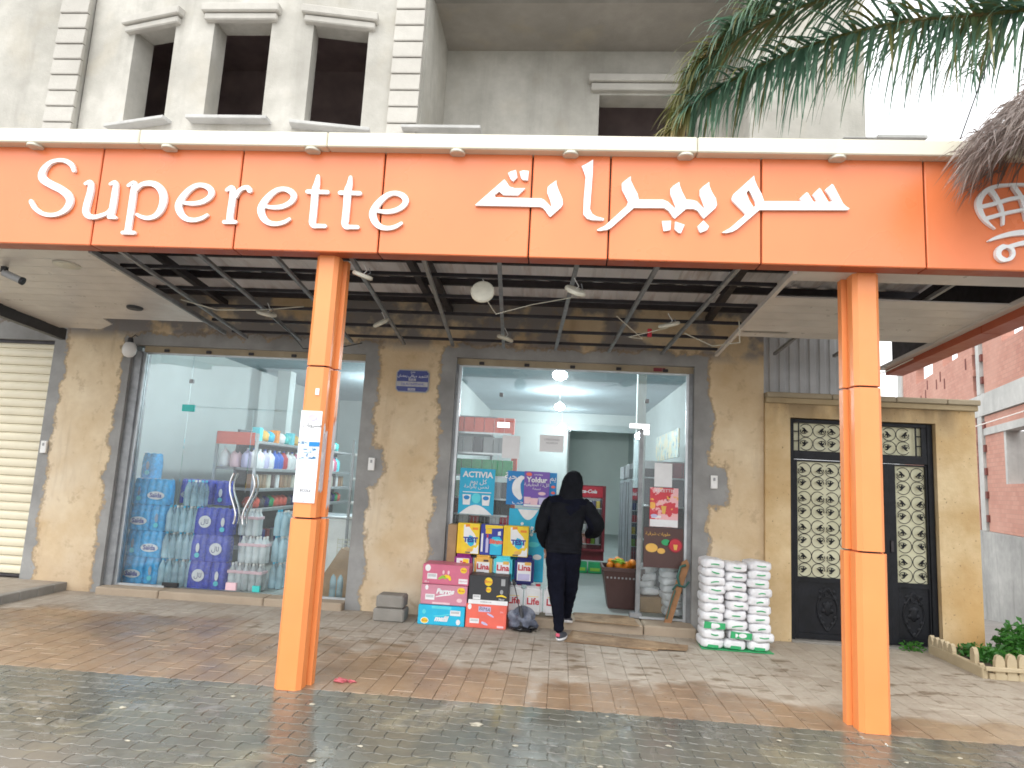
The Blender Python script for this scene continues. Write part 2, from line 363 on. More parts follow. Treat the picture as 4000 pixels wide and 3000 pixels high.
def m_pave(kind):
    g = G('paver_' + kind); X, Y, Z = g.sep(); r = g.rnd()
    n1 = g.noise(1.3, 7, .62); n2 = g.noise(7, 6, .6); n3 = g.noise(36, 5, .6)
    if kind == 'dry':
        edge = g.math('ADD', Y, g.math('MULTIPLY', g.math('SUBTRACT', g.noise(1.1, 7, .6), .5), 1.9))
        edge = g.math('SUBTRACT', edge, g.ramp(X, -1.0, 2.4, .0, -.5))
        edge = g.math('SUBTRACT', edge, g.ramp(X, -3.2, -.8, .9, .0))
        wet = g.ramp(edge, 5.86, 6.08, 1, 0)
        dry = g.mix(g.ramp(n2, .3, .7), (.33, .285, .235), (.44, .395, .335)); dry = g.mix(g.math('MULTIPLY', g.ramp(X, .2, 3.), .5), dry, (.50, .43, .33))
        brown = g.mix(g.ramp(n1, .3, .72), (.20, .125, .075), (.36, .24, .145)); brown = g.mix(g.math('MULTIPLY', g.ramp(n2, .45, .75), .6), brown, (.26, .205, .15))
        brown = g.mix(g.ramp(X, 2.4, 3.6), brown, (.40, .31, .20))
        brown = g.mix(g.math('MULTIPLY', g.ramp(g.noise(.8, 4), .5, .62), g.ramp(X, -1.5, -2.4)), brown, (.13, .105, .10))
        dry = g.mix(g.math('MULTIPLY', g.ramp(g.noise(2.3, 7, .68), .45, .66), .55), dry, (.27, .21, .155)); brown = g.mix(g.math('MULTIPLY', g.ramp(g.noise(3.1, 7, .7), .48, .66), .6), brown, (.15, .095, .06)); c = g.mix(wet, dry, brown)
        mud = g.math('MULTIPLY', g.ramp(g.noise(4.4, 6, .65, stretch=(.7, 1.6, 1)), .54, .62), g.ramp(Y, 5.3, 6.0)); mud = g.math('MULTIPLY', mud, g.ramp(Y, 7.3, 6.9))
        c = g.mix(g.math('MULTIPLY', mud, .8), c, (.14, .095, .05))
        c = g.mix(g.math('MULTIPLY', g.ramp(n3, .35, .75), .25), c, sc3((.3, .24, .18), .7))
        c = g.mix(g.ramp(r, 0, 1, 0, .09), c, (.12, .09, .06))
        rough = g.math('SUBTRACT', g.ramp(wet, 0, 1, .80, .38), g.math('MULTIPLY', g.math('MULTIPLY', wet, g.ramp(n2, .45, .7)), .14))
        g.bump(g.math('ADD', n3, g.noise(120, 3)), .25, .006)
        return g.fin(c, rough, 0, .45)
    c = g.mix(g.ramp(n1, .30, .70), (.062, .062, .052), (.145, .142, .118))
    c = g.mix(g.math('MULTIPLY', g.ramp(n2, .4, .75), .5), c, (.16, .155, .12))
    c = g.mix(g.math('MULTIPLY', g.ramp(g.noise(.75, 5), .52, .66), .55), c, (.20, .18, .125))
    lf = g.math('MULTIPLY', g.ramp(X, -1.6, -2.6), g.ramp(Y, 4.1, 3.5)); c = g.mix(g.math('MULTIPLY', lf, .6), c, (.27, .24, .205))
    c = g.mix(g.ramp(r, 0, 1, 0, .14), c, (.07, .07, .068))
    c = g.mix(g.math('MULTIPLY', g.ramp(n3, .55, .8), .35), c, (.20, .19, .16)); c = g.mix(g.math('MULTIPLY', g.ramp(g.noise(2.6, 7, .7), .47, .63), .5), c, (.075, .07, .055))
    c = g.mix(g.math('MULTIPLY', g.ramp(g.noise(1.1, 8, .72, dist=1.2), .52, .60), .6), c, (.21, .19, .13)); c = g.mix(g.math('MULTIPLY', g.ramp(g.noise(1.9, 8, .7, dist=1.5), .56, .66), .5), c, (.27, .26, .235))
    pud = g.ramp(g.noise(1.7, 6, .6), .38, .60)
    rough = g.ramp(pud, 0, 1, .10, .34)
    g.bump(g.math('ADD', n3, g.math('MULTIPLY', g.noise(9, 3), 1.0)), .09, .005)
    return g.fin(c, rough, 0, .55)
M['paver_wet'] = m_pave('wet'); M['paver_dry'] = m_pave('dry')
mk('joint_sand', (.10, .085, .065), .75, 0, .3, 9)
def m_ground():
    g = G('far_ground'); c = g.mix(g.ramp(g.noise(.6, 8, .65), .3, .7), (.085, .080, .07), (.17, .16, .145))
    g.bump(g.noise(20, 6), .3, .01); return g.fin(c, .6, 0, .4)
M['ground'] = m_ground()
def m_street():
    g = G('street_asphalt'); c = g.mix(g.ramp(g.noise(1.0, 8, .65), .3, .7), (.15, .14, .13), (.26, .245, .225))
    c = g.mix(g.math('MULTIPLY', g.ramp(g.noise(30, 4), .4, .7), .3), c, (.11, .105, .10)); g.bump(g.noise(40, 5), .3, .006); return g.fin(c, .6, 0, .4)
M['street'] = m_street()
def m_bricks():
    """far hollow-brick masonry in object space: x along the wall, z up"""
    g = G('red_brick'); tc = g.n.new('ShaderNodeTexCoord'); sp = g.n.new('ShaderNodeSeparateXYZ'); g.l.new(tc.outputs['Object'], sp.inputs[0])
    cb = g.n.new('ShaderNodeCombineXYZ'); g.l.new(sp.outputs[0], cb.inputs[0]); g.l.new(sp.outputs[2], cb.inputs[1])
    t = g.n.new('ShaderNodeTexBrick'); g.l.new(cb.outputs[0], t.inputs['Vector']); t.inputs['Scale'].default_value = 1
    t.inputs['Brick Width'].default_value = .22; t.inputs['Row Height'].default_value = .115; t.inputs['Mortar Size'].default_value = .007; t.inputs['Mortar Smooth'].default_value = .2
    t.inputs['Color1'].default_value = (.42, .20, .155, 1); t.inputs['Color2'].default_value = (.50, .265, .205, 1); t.inputs['Mortar'].default_value = (.33, .19, .15, 1); t.inputs['Bias'].default_value = 0
    c = g.mix(g.math('MULTIPLY', g.ramp(g.noise(.5, 6), .35, .65), .55), t.outputs[0], (.56, .33, .26)); c = g.mix(g.math('MULTIPLY', g.ramp(g.noise(4, 5), .5, .8), .4), c, (.50, .23, .17))
    g.bump(t.outputs['Fac'], -.6, .02); return g.fin(c, .9, 0, .2)
M['bricks'] = m_bricks()
def m_roof():
    g = G('roof_sheet_metal'); c = g.mix(g.ramp(g.noise(1.2, 6), .3, .7), (.62, .60, .61), (.82, .79, .79)); st = g.ramp(g.noise(5, 5, .6, stretch=(1, .08, 1)), .55, .75)
    c = g.mix(g.math('MULTIPLY', st, .7), c, (.30, .17, .11)); return g.fin(c, .6, 0, .4)
M['roof_metal'] = m_roof()
def m_sack():
    g = G('sack_white'); n = g.noise(14, 5); c = g.mix(g.ramp(n, .35, .7), (.70, .70, .72), (.84, .84, .86)); g.bump(g.noise(30, 5, .6), .5, .012); return g.fin(c, .38, 0, .5)
M['sack'] = m_sack()
def m_frost():
    g = G('frosted_cream'); c = g.mix(g.ramp(g.noise(1.5, 5), .3, .7), (.62, .60, .40), (.74, .72, .52)); return g.fin(c, .5)
M['frosted'] = m_frost()
mk('gate_black', (.008, .009, .0125), .5, .0, .5, 7, bump=.3, bs=30, spec=.3)
def m_jacket():
    g = G('jacket_black'); g.bump(g.noise(20, 4, stretch=(1, 1, 4)), .35, .02); c = g.mix(g.ramp(g.noise(8, 4), .3, .7), (.004, .005, .007), (.010, .011, .015)); return g.fin(c, .8, 0, .12)
M['jacket'] = m_jacket()
mk('trousers', (.006, .007, .014), .95, 0, .3, 14, bump=.4, bs=16, spec=.1)
mk('shoe_grey', (.05, .055, .07), .7); mk('shoe_sole', (.72, .73, .74), .6); mk('shoe_pink', (.6, .10, .16), .6)
def m_leaf(name, a, b, tip):
    g = G(name); c = g.mix(g.ramp(g.noise(3.0, 5), .3, .7), a, b); c = g.mix(g.math('MULTIPLY', g.ramp(g.noise(1.4, 3), .52, .64), .7), c, tip); g.fin(c, .45, 0, .5)
    tr = g.n.new('ShaderNodeBsdfTranslucent'); g.put(c, tr.inputs[0]); mx = g.n.new('ShaderNodeMixShader'); mx.inputs[0].default_value = .35
    g.l.new(g.b.outputs[0], mx.inputs[1]); g.l.new(tr.outputs[0], mx.inputs[2]); g.l.new(mx.outputs[0], g.out.inputs[0]); return g.m
M['palm_leaf'] = m_leaf('palm_leaf', (.055, .13, .085), (.13, .235, .15), (.20, .25, .09))
M['palm_tip'] = m_leaf('palm_tip', (.10, .11, .03), (.20, .19, .06), (.34, .24, .11))
M['palm_dead'] = m_leaf('palm_dead', (.20, .16, .15), (.38, .32, .28), (.30, .20, .15))
M['plant_green'] = m_leaf('plant_green', (.03, .13, .02), (.07, .25, .04), (.10, .32, .04))
mk('soil', (.07, .05, .035), .95, 0, .3, 9, bump=.4)
mk('bark', (.16, .12, .09), .95, 0, .3, 9, bump=.6, bs=14)
# ================================================================== THE SETTING
m = MB(); m.box(-60, -40, -.30, 4.9, 60, -.06)
obj('ground', m, M['ground'], kind='structure')
m = MB(); xs = [4.9, 9, 14, 22, 60]; ys = [-40, 3, 7, 12, 18, 26, 60]
def street_z(y): return -.06 if y < 7 else -.06 - .115 * (y - 7) if y < 26 else -.06 - .115 * 19
vv = [(x, y, street_z(y)) for y in ys for x in xs]; ff = [(j * 5 + i, j * 5 + i + 1, (j + 1) * 5 + i + 1, (j + 1) * 5 + i) for j in range(6) for i in range(4)]
m.add(vv, ff); obj('street', m, M['street'], kind='structure')

# paved forecourt: bedding slab, the 300 blocks of each kind that show largest as parts, the rest joined
def proj(x, y, z):
    d = Vector((x, y, z - 1.6)); c = [sum(RC[i][k] * d[k] for k in range(3)) for i in range(3)]
    if c[2] < .2: return None
    return c[0] / c[2] * 2600 + 2000, c[1] / c[2] * 2600 + 1500
def inframe(x, y):
    p = proj(x, y, 0); return p is not None and -60 < p[0] < 4060 and p[1] < 3060
def lay(structure, cells, maker, mt, nvar=6):
    """cells = (x, y); maker(MB, x, y, rnd) adds one block; nearest 300 in frame are single parts sharing meshes"""
    vis = sorted([c for c in cells if inframe(*c)], key=lambda c: math.hypot(c[0], c[1]))[:300]; vs_ = set(vis)
    protos = []
    for k in range(nvar):
        mb = MB(); maker(mb, 0, 0, random.Random(k + 11)); me = mb.mesh('paver'); me.materials.append(mt); protos.append(me)
    rr = random.Random(5)
    for c in vis:
        o = bpy.data.objects.new('paver', protos[rr.randrange(nvar)]); COL.objects.link(o); o.parent = structure
        o.location = (c[0], c[1], rr.uniform(-.001, .001)); o.rotation_euler = (rr.gauss(0, .005), rr.gauss(0, .005), rr.gauss(0, .006))
    mb = MB()
    for c in cells:
        if c not in vs_: maker(mb, c[0], c[1], rr)
    o = link('pavers_beyond', mb.mesh('pavers_beyond'), mt, structure); o['kind'] = 'stuff'
def block(mb, pts, x, y, r, h=0.0, bev=.007):
    """stone block with a chamfered upper edge"""
    n = len(pts); cx = sum(p[0] for p in pts) / n; cy = sum(p[1] for p in pts) / n
    dz = r.uniform(-.0015, .001)
    def ins(p, k): 
        dx, dy = p[0] - cx, p[1] - cy; l = math.hypot(dx, dy); return (p[0] - dx / l * k, p[1] - dy / l * k)
    v = [(p[0] + x, p[1] + y, -.05) for p in pts] + [(p[0] + x, p[1] + y, -bev + dz) for p in pts] + [(*[a + b for a, b in zip(ins(p, bev), (x, y))], dz) for p in pts]
    f = [(i, (i + 1) % n, n + (i + 1) % n, n + i) for i in range(n)] + [(n + i, n + (i + 1) % n, 2 * n + (i + 1) % n, 2 * n + i) for i in range(n)] + [tuple(2 * n + i for i in range(n))]
    mb.add(v, f)
m = MB(); m.box(-8, 1.2, -.2, 4.88, 5.03, -.006); pv1 = obj('wet_pavement', m, M['paver_wet'], kind='structure')
m = MB(); m.box(-8, 5.0305, -.2, 4.88, 7.86, -.007); pv2 = obj('dry_pavement', m, M['paver_dry'], kind='structure')
PW, PD = .165, .235
cells = []; halves = []
for i in range(-49, 30):
    if i % 2: halves.append(round(i * PW + .06, 4))
    for j in range(0, 13):
        y = 5.03 + PD * (j + (.5 if i % 2 else 0)) + PD / 2
        if y > 7.90: continue
        cells.append((round(i * PW + .06, 4), round(y, 4)))
def mk_tan(mb, x, y, r):
    a, b = PW / 2 - .0018, PD / 2 - .0014
    block(mb, [(-a, -b), (a, -b), (a, b), (-a, b)], x, y, r, bev=.0035)
lay(pv2, cells, mk_tan, M['paver_dry'])
mb = MB(); rr = random.Random(3)
for x in halves: block(mb, [(-PW / 2 + .0025, .003), (PW / 2 - .0025, .003), (PW / 2 - .0025, PD / 2 - .0025), (-PW / 2 + .0025, PD / 2 - .0025)], x, 5.03, rr, bev=.005)
o = obj('half_pavers', mb, M['paver_dry'], pv2); o['kind'] = 'stuff'
BW, BH = .222, .112
cells = [(round((i + (.5 if j % 2 else 0)) * BW, 4), round(5.03 - BH / 2 - j * BH, 4)) for i in range(-35, 22) for j in range(0, 30)]
def mk_grey(mb, x, y, r):
    a, b, k = BW / 2 - .0017, BH / 2 - .0017, .010
    # wavy interlocking outline: long sides kinked, short sides notched
    pts = [(-a, -b + k), (-a * .5, -b - k + .004), (0, -b + k), (a * .5, -b - k + .004), (a, -b + k), (a - k * .6, 0), (a, b + k - .004), (a * .5, b - k), (0, b + k - .004), (-a * .5, b - k), (-a, b + k - .004), (-a - k * .6, 0)]
    block(mb, pts, x, y, r, bev=.003)
lay(pv1, cells, mk_grey, M['paver_wet'])
# raised kerbed platform at the left, in front of the shutter
m = MB(); m.cbox(-9, 6.2, -.05, -5.95, 8.06, .085, .01); plat = obj('platform', m, M['paver_dry'], kind='structure')
for k in range(8): 
    mm = MB().cbox(-5.948, 5.9 + k * .25, -.05, -5.83, 6.144 + k * .25, .095, .008)
    if 5.9 + k * .25 < 7.8: obj('kerb_stone', mm, M['cement_dark'], plat)
for i in range(9):
    for j in range(5):
        mm = MB().cbox(-8.6 + i * .3, 6.6 + j * .25, .086, -8.308 + i * .3, 6.842 + j * .25, .096, .004); obj('paving_tile', mm, M['paver_dry'], plat)

# ================================================================== THE BUILDING
B = thing('shop_building', 'grey cement building with ochre ground floor and two glass shopfronts', 'building', (-1.8, 7.85, 0))
WY = 7.85
m = MB()
for a in [(-12, WY, 0, -8.3, 8.15, 3.9), (-8.3, WY, 3.03, -6.45, 8.15, 3.9), (-6.45, WY, 0, -5.42, 8.15, 3.9), (-5.42, WY, 3.02, -2.42, 8.15, 3.9),
          (-2.42, WY, 0, -1.30, 8.15, 3.9), (-1.30, WY, 3.02, 1.53, 8.15, 3.9), (1.53, WY, 0, 2.32, 8.15, 3.9)]: m.box(*a)
m.box(2.12, 8.15, 0, 2.32, 18, 3.9)
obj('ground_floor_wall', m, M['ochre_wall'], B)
# sills and step
for x0, x1 in ((-5.40, -4.62), (-4.62, -3.35), (-3.35, -2.42)):
    obj('sill_stone', MB().cbox(x0 + .004, 7.74, -.03, x1 - .004, 8.02, .085, .012), M['cement_step'], B)
for x0, x1 in ((-1.28, -.3), (-.3, .98), (.98, 1.55)):
    obj('door_step', MB().cbox(x0 + .004, 7.62, -.03, x1 - .004, 8.02, .10, .015), M['cement_step'], B)
m = MB()
m.box(-5.75, 8.15, .0, -2.1, 17, .07); m.box(-1.9, 8.02, .0, 2.05, 21, .105); m.box(-5.42, 8.0, 0, -2.42, 8.15, .07)
obj('shop_floor', m, simple('floor_tile', (.36, .39, .37), .55, 0, .06, 2), B)
m = MB()
m.box(-6.0, 8.15, .0, -5.75, 17, 3.5); m.box(-2.10, 8.15, 0, -1.90, 17.4, 3.5); m.box(-5.75, 16.8, 0, -2.1, 17, 3.5)
m.box(-1.9, 17.4, 0, .17, 17.6, 3.5); m.box(.17, 17.4, 2.93, 2.06, 17.6, 3.5); m.box(2.06, 8.151, 0, 2.115, 20.6, 3.5)
m.box(-5.35, 12.0, 0, -5.1, 12.25, 3.4)
obj('shop_inner_wall', m, M['interior_wall'], B)
obj('back_room_wall', MB().box(-.2, 20.6, 0, 3, 20.8, 3.5).box(-.2, 17.6, 0, -.05, 20.6, 3.5), M['interior_back'], B)
obj('shop_ceiling', MB().box(-5.75, 8.15, 3.38, -2.1, 17, 3.55).box(-1.9, 8.15, 3.38, 2.11, 21, 3.55), M['interior_ceiling'], B)
# roller-shutter slot above each shopfront
for x0, x1 in ((-5.28, -2.43), (-1.28, 1.52)):
    s = obj('shutter_box', MB().box(x0 - .02, 7.93, 2.945, x1 + .01, 8.12, 3.03), M['coping'], B)
    for k in range(5): obj('bracket', MB().cbox(x0 + .25 + k * .55, 7.905, 2.95, x0 + .31 + k * .55, 7.932, 2.985, .004), M['dark_steel'], s)
# metal side frames
def side_frame(x0, x1, x2, y):
    f = obj('side_frame', MB().box(x0, 7.90, .085, x1, 8.10, 2.945), M['zinc'], B)
    obj('guide_rail', MB().box(x1, 7.94, .085, x2, 8.0, 2.94), M['alu'], f)
side_frame(-5.42, -5.31, -5.275, 0); side_frame(-1.30, -1.275, -1.24, 0)
f = obj('side_frame', MB().box(1.53 - .045, 7.93, .10, 1.53, 8.10, 2.945), M['zinc'], B); obj('guide_rail', MB().box(1.455, 7.945, .10, 1.484, 8.0, 2.94), M['alu'], f)

def shopfront(name, x0, xs, x1, zb, label, sdoor):
    """x0 | sidelight | xs0 | leaf | xs1 | leaf | xs2 | sidelight | x1 ; transom pane above"""
    P = obj(name, MB().box(x0, 7.955, 2.925, x1, 8.0, 2.945), M['alu'], B, label=label)
    obj('bottom_rail', MB().box(x0, 7.955, zb, xs[0] - .02, 8.0, zb + .022), M['alu'], P); obj('bottom_rail', MB().box(xs[-1] + .01, 7.955, zb, x1, 8.0, zb + .022), M['alu'], P)
    g = 'glass_pane'
    def pane(a, b, z0, z1, nm=g):
        return obj(nm, MB().box(a, 7.974, z0, b, 7.984, z1), M['glass'], P)
    pane(x0, xs[0] - .004, zb + .02, 2.93); pane(xs[-1] + .004, x1, zb + .02, 2.93)
    pane(xs[0], xs[-1], 2.29, 2.93)
    for i in range(len(xs) - 1):
        if (i, ) == sdoor: continue
        obj('door_leaf', MB().box(xs[i] + .004, 7.972, zb + .015, xs[i + 1] - .004, 7.982, 2.275), M['glass'], P)
    return P
P1 = shopfront('left_shopfront', -5.275, (-4.665, -3.82, -2.98), -2.43, .085, None, (9,)); P1.name = 'shopfront'
P2 = shopfront('right_shopfront', -1.24, (-.745, .105, .96), 1.455, .105, None, (1,)); P2.name = 'shopfront'
def fitting(P, x, z, w, h, mt, nm='glass_fitting', d=.02): obj(nm, MB().cbox(x - w / 2, 7.978 - d, z - h / 2, x + w / 2, 7.978 + d, z + h / 2, .004), mt, P)
fitting(P1, -4.66, 2.262, .155, .085, M['teal']); fitting(P1, -4.66, 2.60, .05, .05, M['zinc']); fitting(P1, -4.62, .12, .20, .05, M['black_plastic'])
fitting(P1, -3.86, .15, .13, .09, M['pink_pale']); fitting(P1, -3.55, .14, .09, .07, M['teal']); fitting(P1, -2.98, 2.27, .15, .07, M['alu'])
fitting(P2, -.70, 2.235, .155, .075, M['chrome']); fitting(P2, -.745, 2.60, .045, .05, M['zinc']); fitting(P2, 1.0, 2.60, .045, .05, M['zinc'])
obj('glass_fitting', MB().cbox(.80, 7.955, 2.265, 1.04, 8.0, 2.33, .004).cbox(.965, 7.955, 2.19, 1.04, 8.0, 2.265, .004), M['chrome'], P2)
obj('door_leaf', MB().box(.945, 7.99, .125, .958, 8.80, 2.25), M['glass_clean'], P2)             # right leaf, swung open into the shop
obj('door_rail', MB().box(.925, 7.985, .115, .975, 8.03, 2.26), M['zinc'], P2)
obj('glass_fitting', MB().cbox(.86, 7.96, .105, 1.0, 8.06, .165, .004), M['zinc'], P2)
def s_handle(P, x, sgn, y):
    pts = [(x + sgn * (.055 * math.sin((t / 12) * 2 * math.pi * .80 + .9)), y, .885 + .60 * t / 12) for t in range(13)]
    h = obj('door_handle', MB().tube(pts, .0135, 10), M['chrome'], P, smooth=True); return h
for y in (7.925, 8.03):
    s_handle(P1, -3.935, 1, y); s_handle(P1, -3.735, -1, y)
# interior reveals: dark left reveal seen in the left shop
# shutter of the shop at the far left
S = obj('roller_shutter', MB().box(-8.3, 7.97, .09, -6.45, 8.02, 3.03), M['dark_steel'], B)
cs = simple('shutter_cream', (.72, .66, .50), .42, 0, .06, 3)
me = None
for k in range(27):
    z = .13 + k * .1075
    if me is None:
        pr = [(0, 0), (-.022, .008), (-.030, .035), (-.028, .070), (-.020, .088), (-.008, .094), (-.008, .1065), (0, .1065)]
        me = MB().prism(pr, -8.28, -6.462, 'x').mesh('slat', True, 50); me.materials.append(cs)
    o = link('slat', me, None, S); o.location = (0, 7.965, z)
obj('bottom_bar', MB().cbox(-8.28, 7.92, .10, -6.47, 7.97, .128, .004), M['dark_steel'], S)
obj('shutter_head', MB().box(-8.3, 7.90, 2.99, -6.43, 8.0, 3.04), M['dark_steel'], B)

# ------------------------------------------------ upper floor
UZ0, UZ1 = 3.95, 9.5
def facet(p0, p1, opens, th=.27, mat_='cement', z0=UZ0, z1=UZ1, name='upper_wall'):
    """wall piece from p0 to p1 (plan), outer face on that line; openings (s0, s1, z0, z1)"""
    p0, p1 = Vector((*p0, 0)), Vector((*p1, 0)); d = (p1 - p0); L = d.length; d.normalize(); nrm = Vector((-d.y, d.x, 0))
    mb = MB(); tmp = MB(); s = 0
    for (a, b, c, e) in opens:
        tmp.box(s, 0, z0, a, th, z1); tmp.box(a, 0, z0, b, th, c); tmp.box(a, 0, e, b, th, z1); s = b
    tmp.box(s, 0, z0, L, th, z1)
    M4 = Matrix(((d.x, nrm.x, 0, p0.x), (d.y, nrm.y, 0, p0.y), (0, 0, 1, 0), (0, 0, 0, 1)))
    tmp.v = [tuple(M4 @ Vector(v)) for v in tmp.v]
    o = obj(name, tmp, M[mat_], B)
    return o, M4
def framebits(o, M4, a, b, zt, zb):
    def put(name, mb, mt):
        mb.v = [tuple(M4 @ Vector(v)) for v in mb.v]; obj(name, mb, mt, o)
    put('window_lintel', MB().cbox(a - .13, -.10, zt + .05, b + .10, .02, zt + .15, .012), M['cement_trim'])
    put('window_lintel', MB().cbox(a - .10, -.065, zt - .035, b + .07, .02, zt + .045, .012), M['cement_trim'])
    put('window_sill', MB().cbox(a - .13, -.13, zb - .06, b + .12, .36, zb - .02, .006), M['cement_raw'])
facet((-12, 6.95), (-6.22, 6.95), [])
facet((-5.87, 6.99), (-5.60, 6.95), [])
o, M4 = facet((-5.60, 6.95), (-4.40, 6.66), [(.39, 1.0, 5.40, 6.60)]); framebits(o, M4, .39, 1.0, 6.60, 5.40)
o, M4 = facet((-4.40, 6.66), (-3.20, 6.66), [(.265, .94, 5.39, 6.60)]); framebits(o, M4, .265, .94, 6.60, 5.39)
o, M4 = facet((-3.20, 6.66), (-2.09, 6.86), [(.215, .83, 5.36, 6.60)]); framebits(o, M4, .215, .83, 6.60, 5.36)
for (x0, x1, y) in ((-6.22, -5.87, 6.90), (-2.09, -1.755, 6.84)):
    p = obj('pilaster', MB().box(x0 + .02, y + .012, UZ0, x1 - .02, 7.3, UZ1), M['cement'], B)
    for k in range(20):
        z = 4.86 + k * .2
        pr = [(y + .02, z), (y - .026, z), (y - .030, z + .012), (y - .017, z + .188), (y + .02, z + .186)]
        obj('block', MB().prism(pr, x0, x1, 'x'), M['cement_trim'], p, fix=True)
m = MB().box(-1.99, 7.0, UZ0, -1.757, 8.6, UZ1); obj('upper_wall', m, M['cement'], B)                 # return wall of the loggia
facet((-1.757, 8.25), (1.92, 8.25), [(2.07, 3.35, 5.0, 6.70)], .3)
ol = obj('window_lintel', MB().cbox(.16, 8.13, 6.84, 1.74, 8.26, 6.94, .012), M['cement_trim'], B); obj('window_lintel', MB().cbox(.20, 8.17, 6.73, 1.70, 8.26, 6.83, .012), M['cement_trim'], B)
m = MB().box(1.92, 7.0, UZ0, 3.15, 13, UZ1); obj('upper_wall', m, M['cement'], B)
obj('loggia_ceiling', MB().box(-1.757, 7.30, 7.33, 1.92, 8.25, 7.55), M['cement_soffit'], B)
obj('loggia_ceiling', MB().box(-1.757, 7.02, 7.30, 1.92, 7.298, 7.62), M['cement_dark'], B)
obj('loggia_floor', MB().box(-1.757, 6.95, 4.0, 1.92, 8.25, 4.3), M['cement'], B)
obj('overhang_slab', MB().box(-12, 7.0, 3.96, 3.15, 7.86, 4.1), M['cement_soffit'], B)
obj('dark_rooms', MB().box(-12, 9.6, 4.1, 1.9, 9.8, 9.4).box(-12, 7.4, 7.9, 1.9, 9.6, 8.0).box(-12, 7.4, 4.0, 1.9, 9.6, 4.12).box(-12, 7.3, 4.1, -11.8, 9.6, 8), M['dark_room'], B)
c1 = obj('coping_slab', MB().cbox(-1.90, 6.72, 5.355, -1.02, 7.0, 5.39, .004), M['cement_raw'], B)
c1 = obj('coping_slab', MB().cbox(2.86, 6.86, 5.375, 3.20, 6.999, 5.39, .003), M['cement_raw'], B); c1 = obj('coping_slab', MB().cbox(3.21, 6.86, 5.385, 3.72, 6.999, 5.42, .003), M['cement_raw'], B)
for z in (5.9, 5.1):
    for y in (8.6, 9.0, 9.2): pass
obj('back_beam', MB().box(-5.9, 9.45, 6.35, -1.9, 9.59, 6.5), M['brown'], B)

# ================================================================== CANOPY
ZS = lambda y: 3.28 - .061 * (y - 5.0)         # its underside falls towards the shop
C = thing('canopy', 'orange fascia canopy on two clad columns with half its ceiling panels missing', 'canopy', (-.9, 5.0, 0))
seams = [-7.4, -6.2, -5.02, -3.83, -2.645, -1.48, -.31, .292, 1.423, 2.60, 3.93]
FY, FZ0, FZ1 = 4.87, 3.275, 4.115
for i in range(len(seams) - 1):
    a, b = seams[i] + .006, seams[i + 1] - .006
    p = obj('fascia_panel', MB().cbox(a, FY, FZ0, b, FY + .03, FZ1, .006), M['orange_fascia'], C)
    obj('panel_return', MB().box(a, FY + .031, FZ0 + .0005, b, FY + .15, FZ0 + .03), M['orange_shaded'], p)
obj('fascia_backing', MB().box(-7.4, FY + .04, FZ0 + .04, 3.9, FY + .12, FZ1), M['dark_steel'], C)
for a, b in ((-7.4, -3.48), (-3.48, -1.93), (-1.93, .93), (.93, 3.95)):
    m = MB().cbox(a + .002, 4.78, 4.10, b - .002, 5.0, 4.222, .008); obj('top_trim', m, M['cream_trim'], C)
for x, wh in ((-5.55, 'beyond the left end of the word Superette'), (-4.40, 'above the letter S'), (-3.25, 'above the first e of Superette'), (-2.06, 'above the second e of Superette'), (-.90, 'between the Latin and Arabic words'), (-.02, 'just left of the tall Arabic letter'), (.85, 'above the middle of the Arabic word'), (1.965, 'past the start of the Arabic word')):
    t = tag(obj('spotlight', MB().lathe([(.055, 0), (.062, .006), (.06, .022), (.05, .026)], x, 4.835, 16, 4.077), M['off_white'], smooth=True), None, 'lamp', 'small round lights under the cream trim of the fascia')
    t['label'] = 'small round light under the cream trim, ' + wh
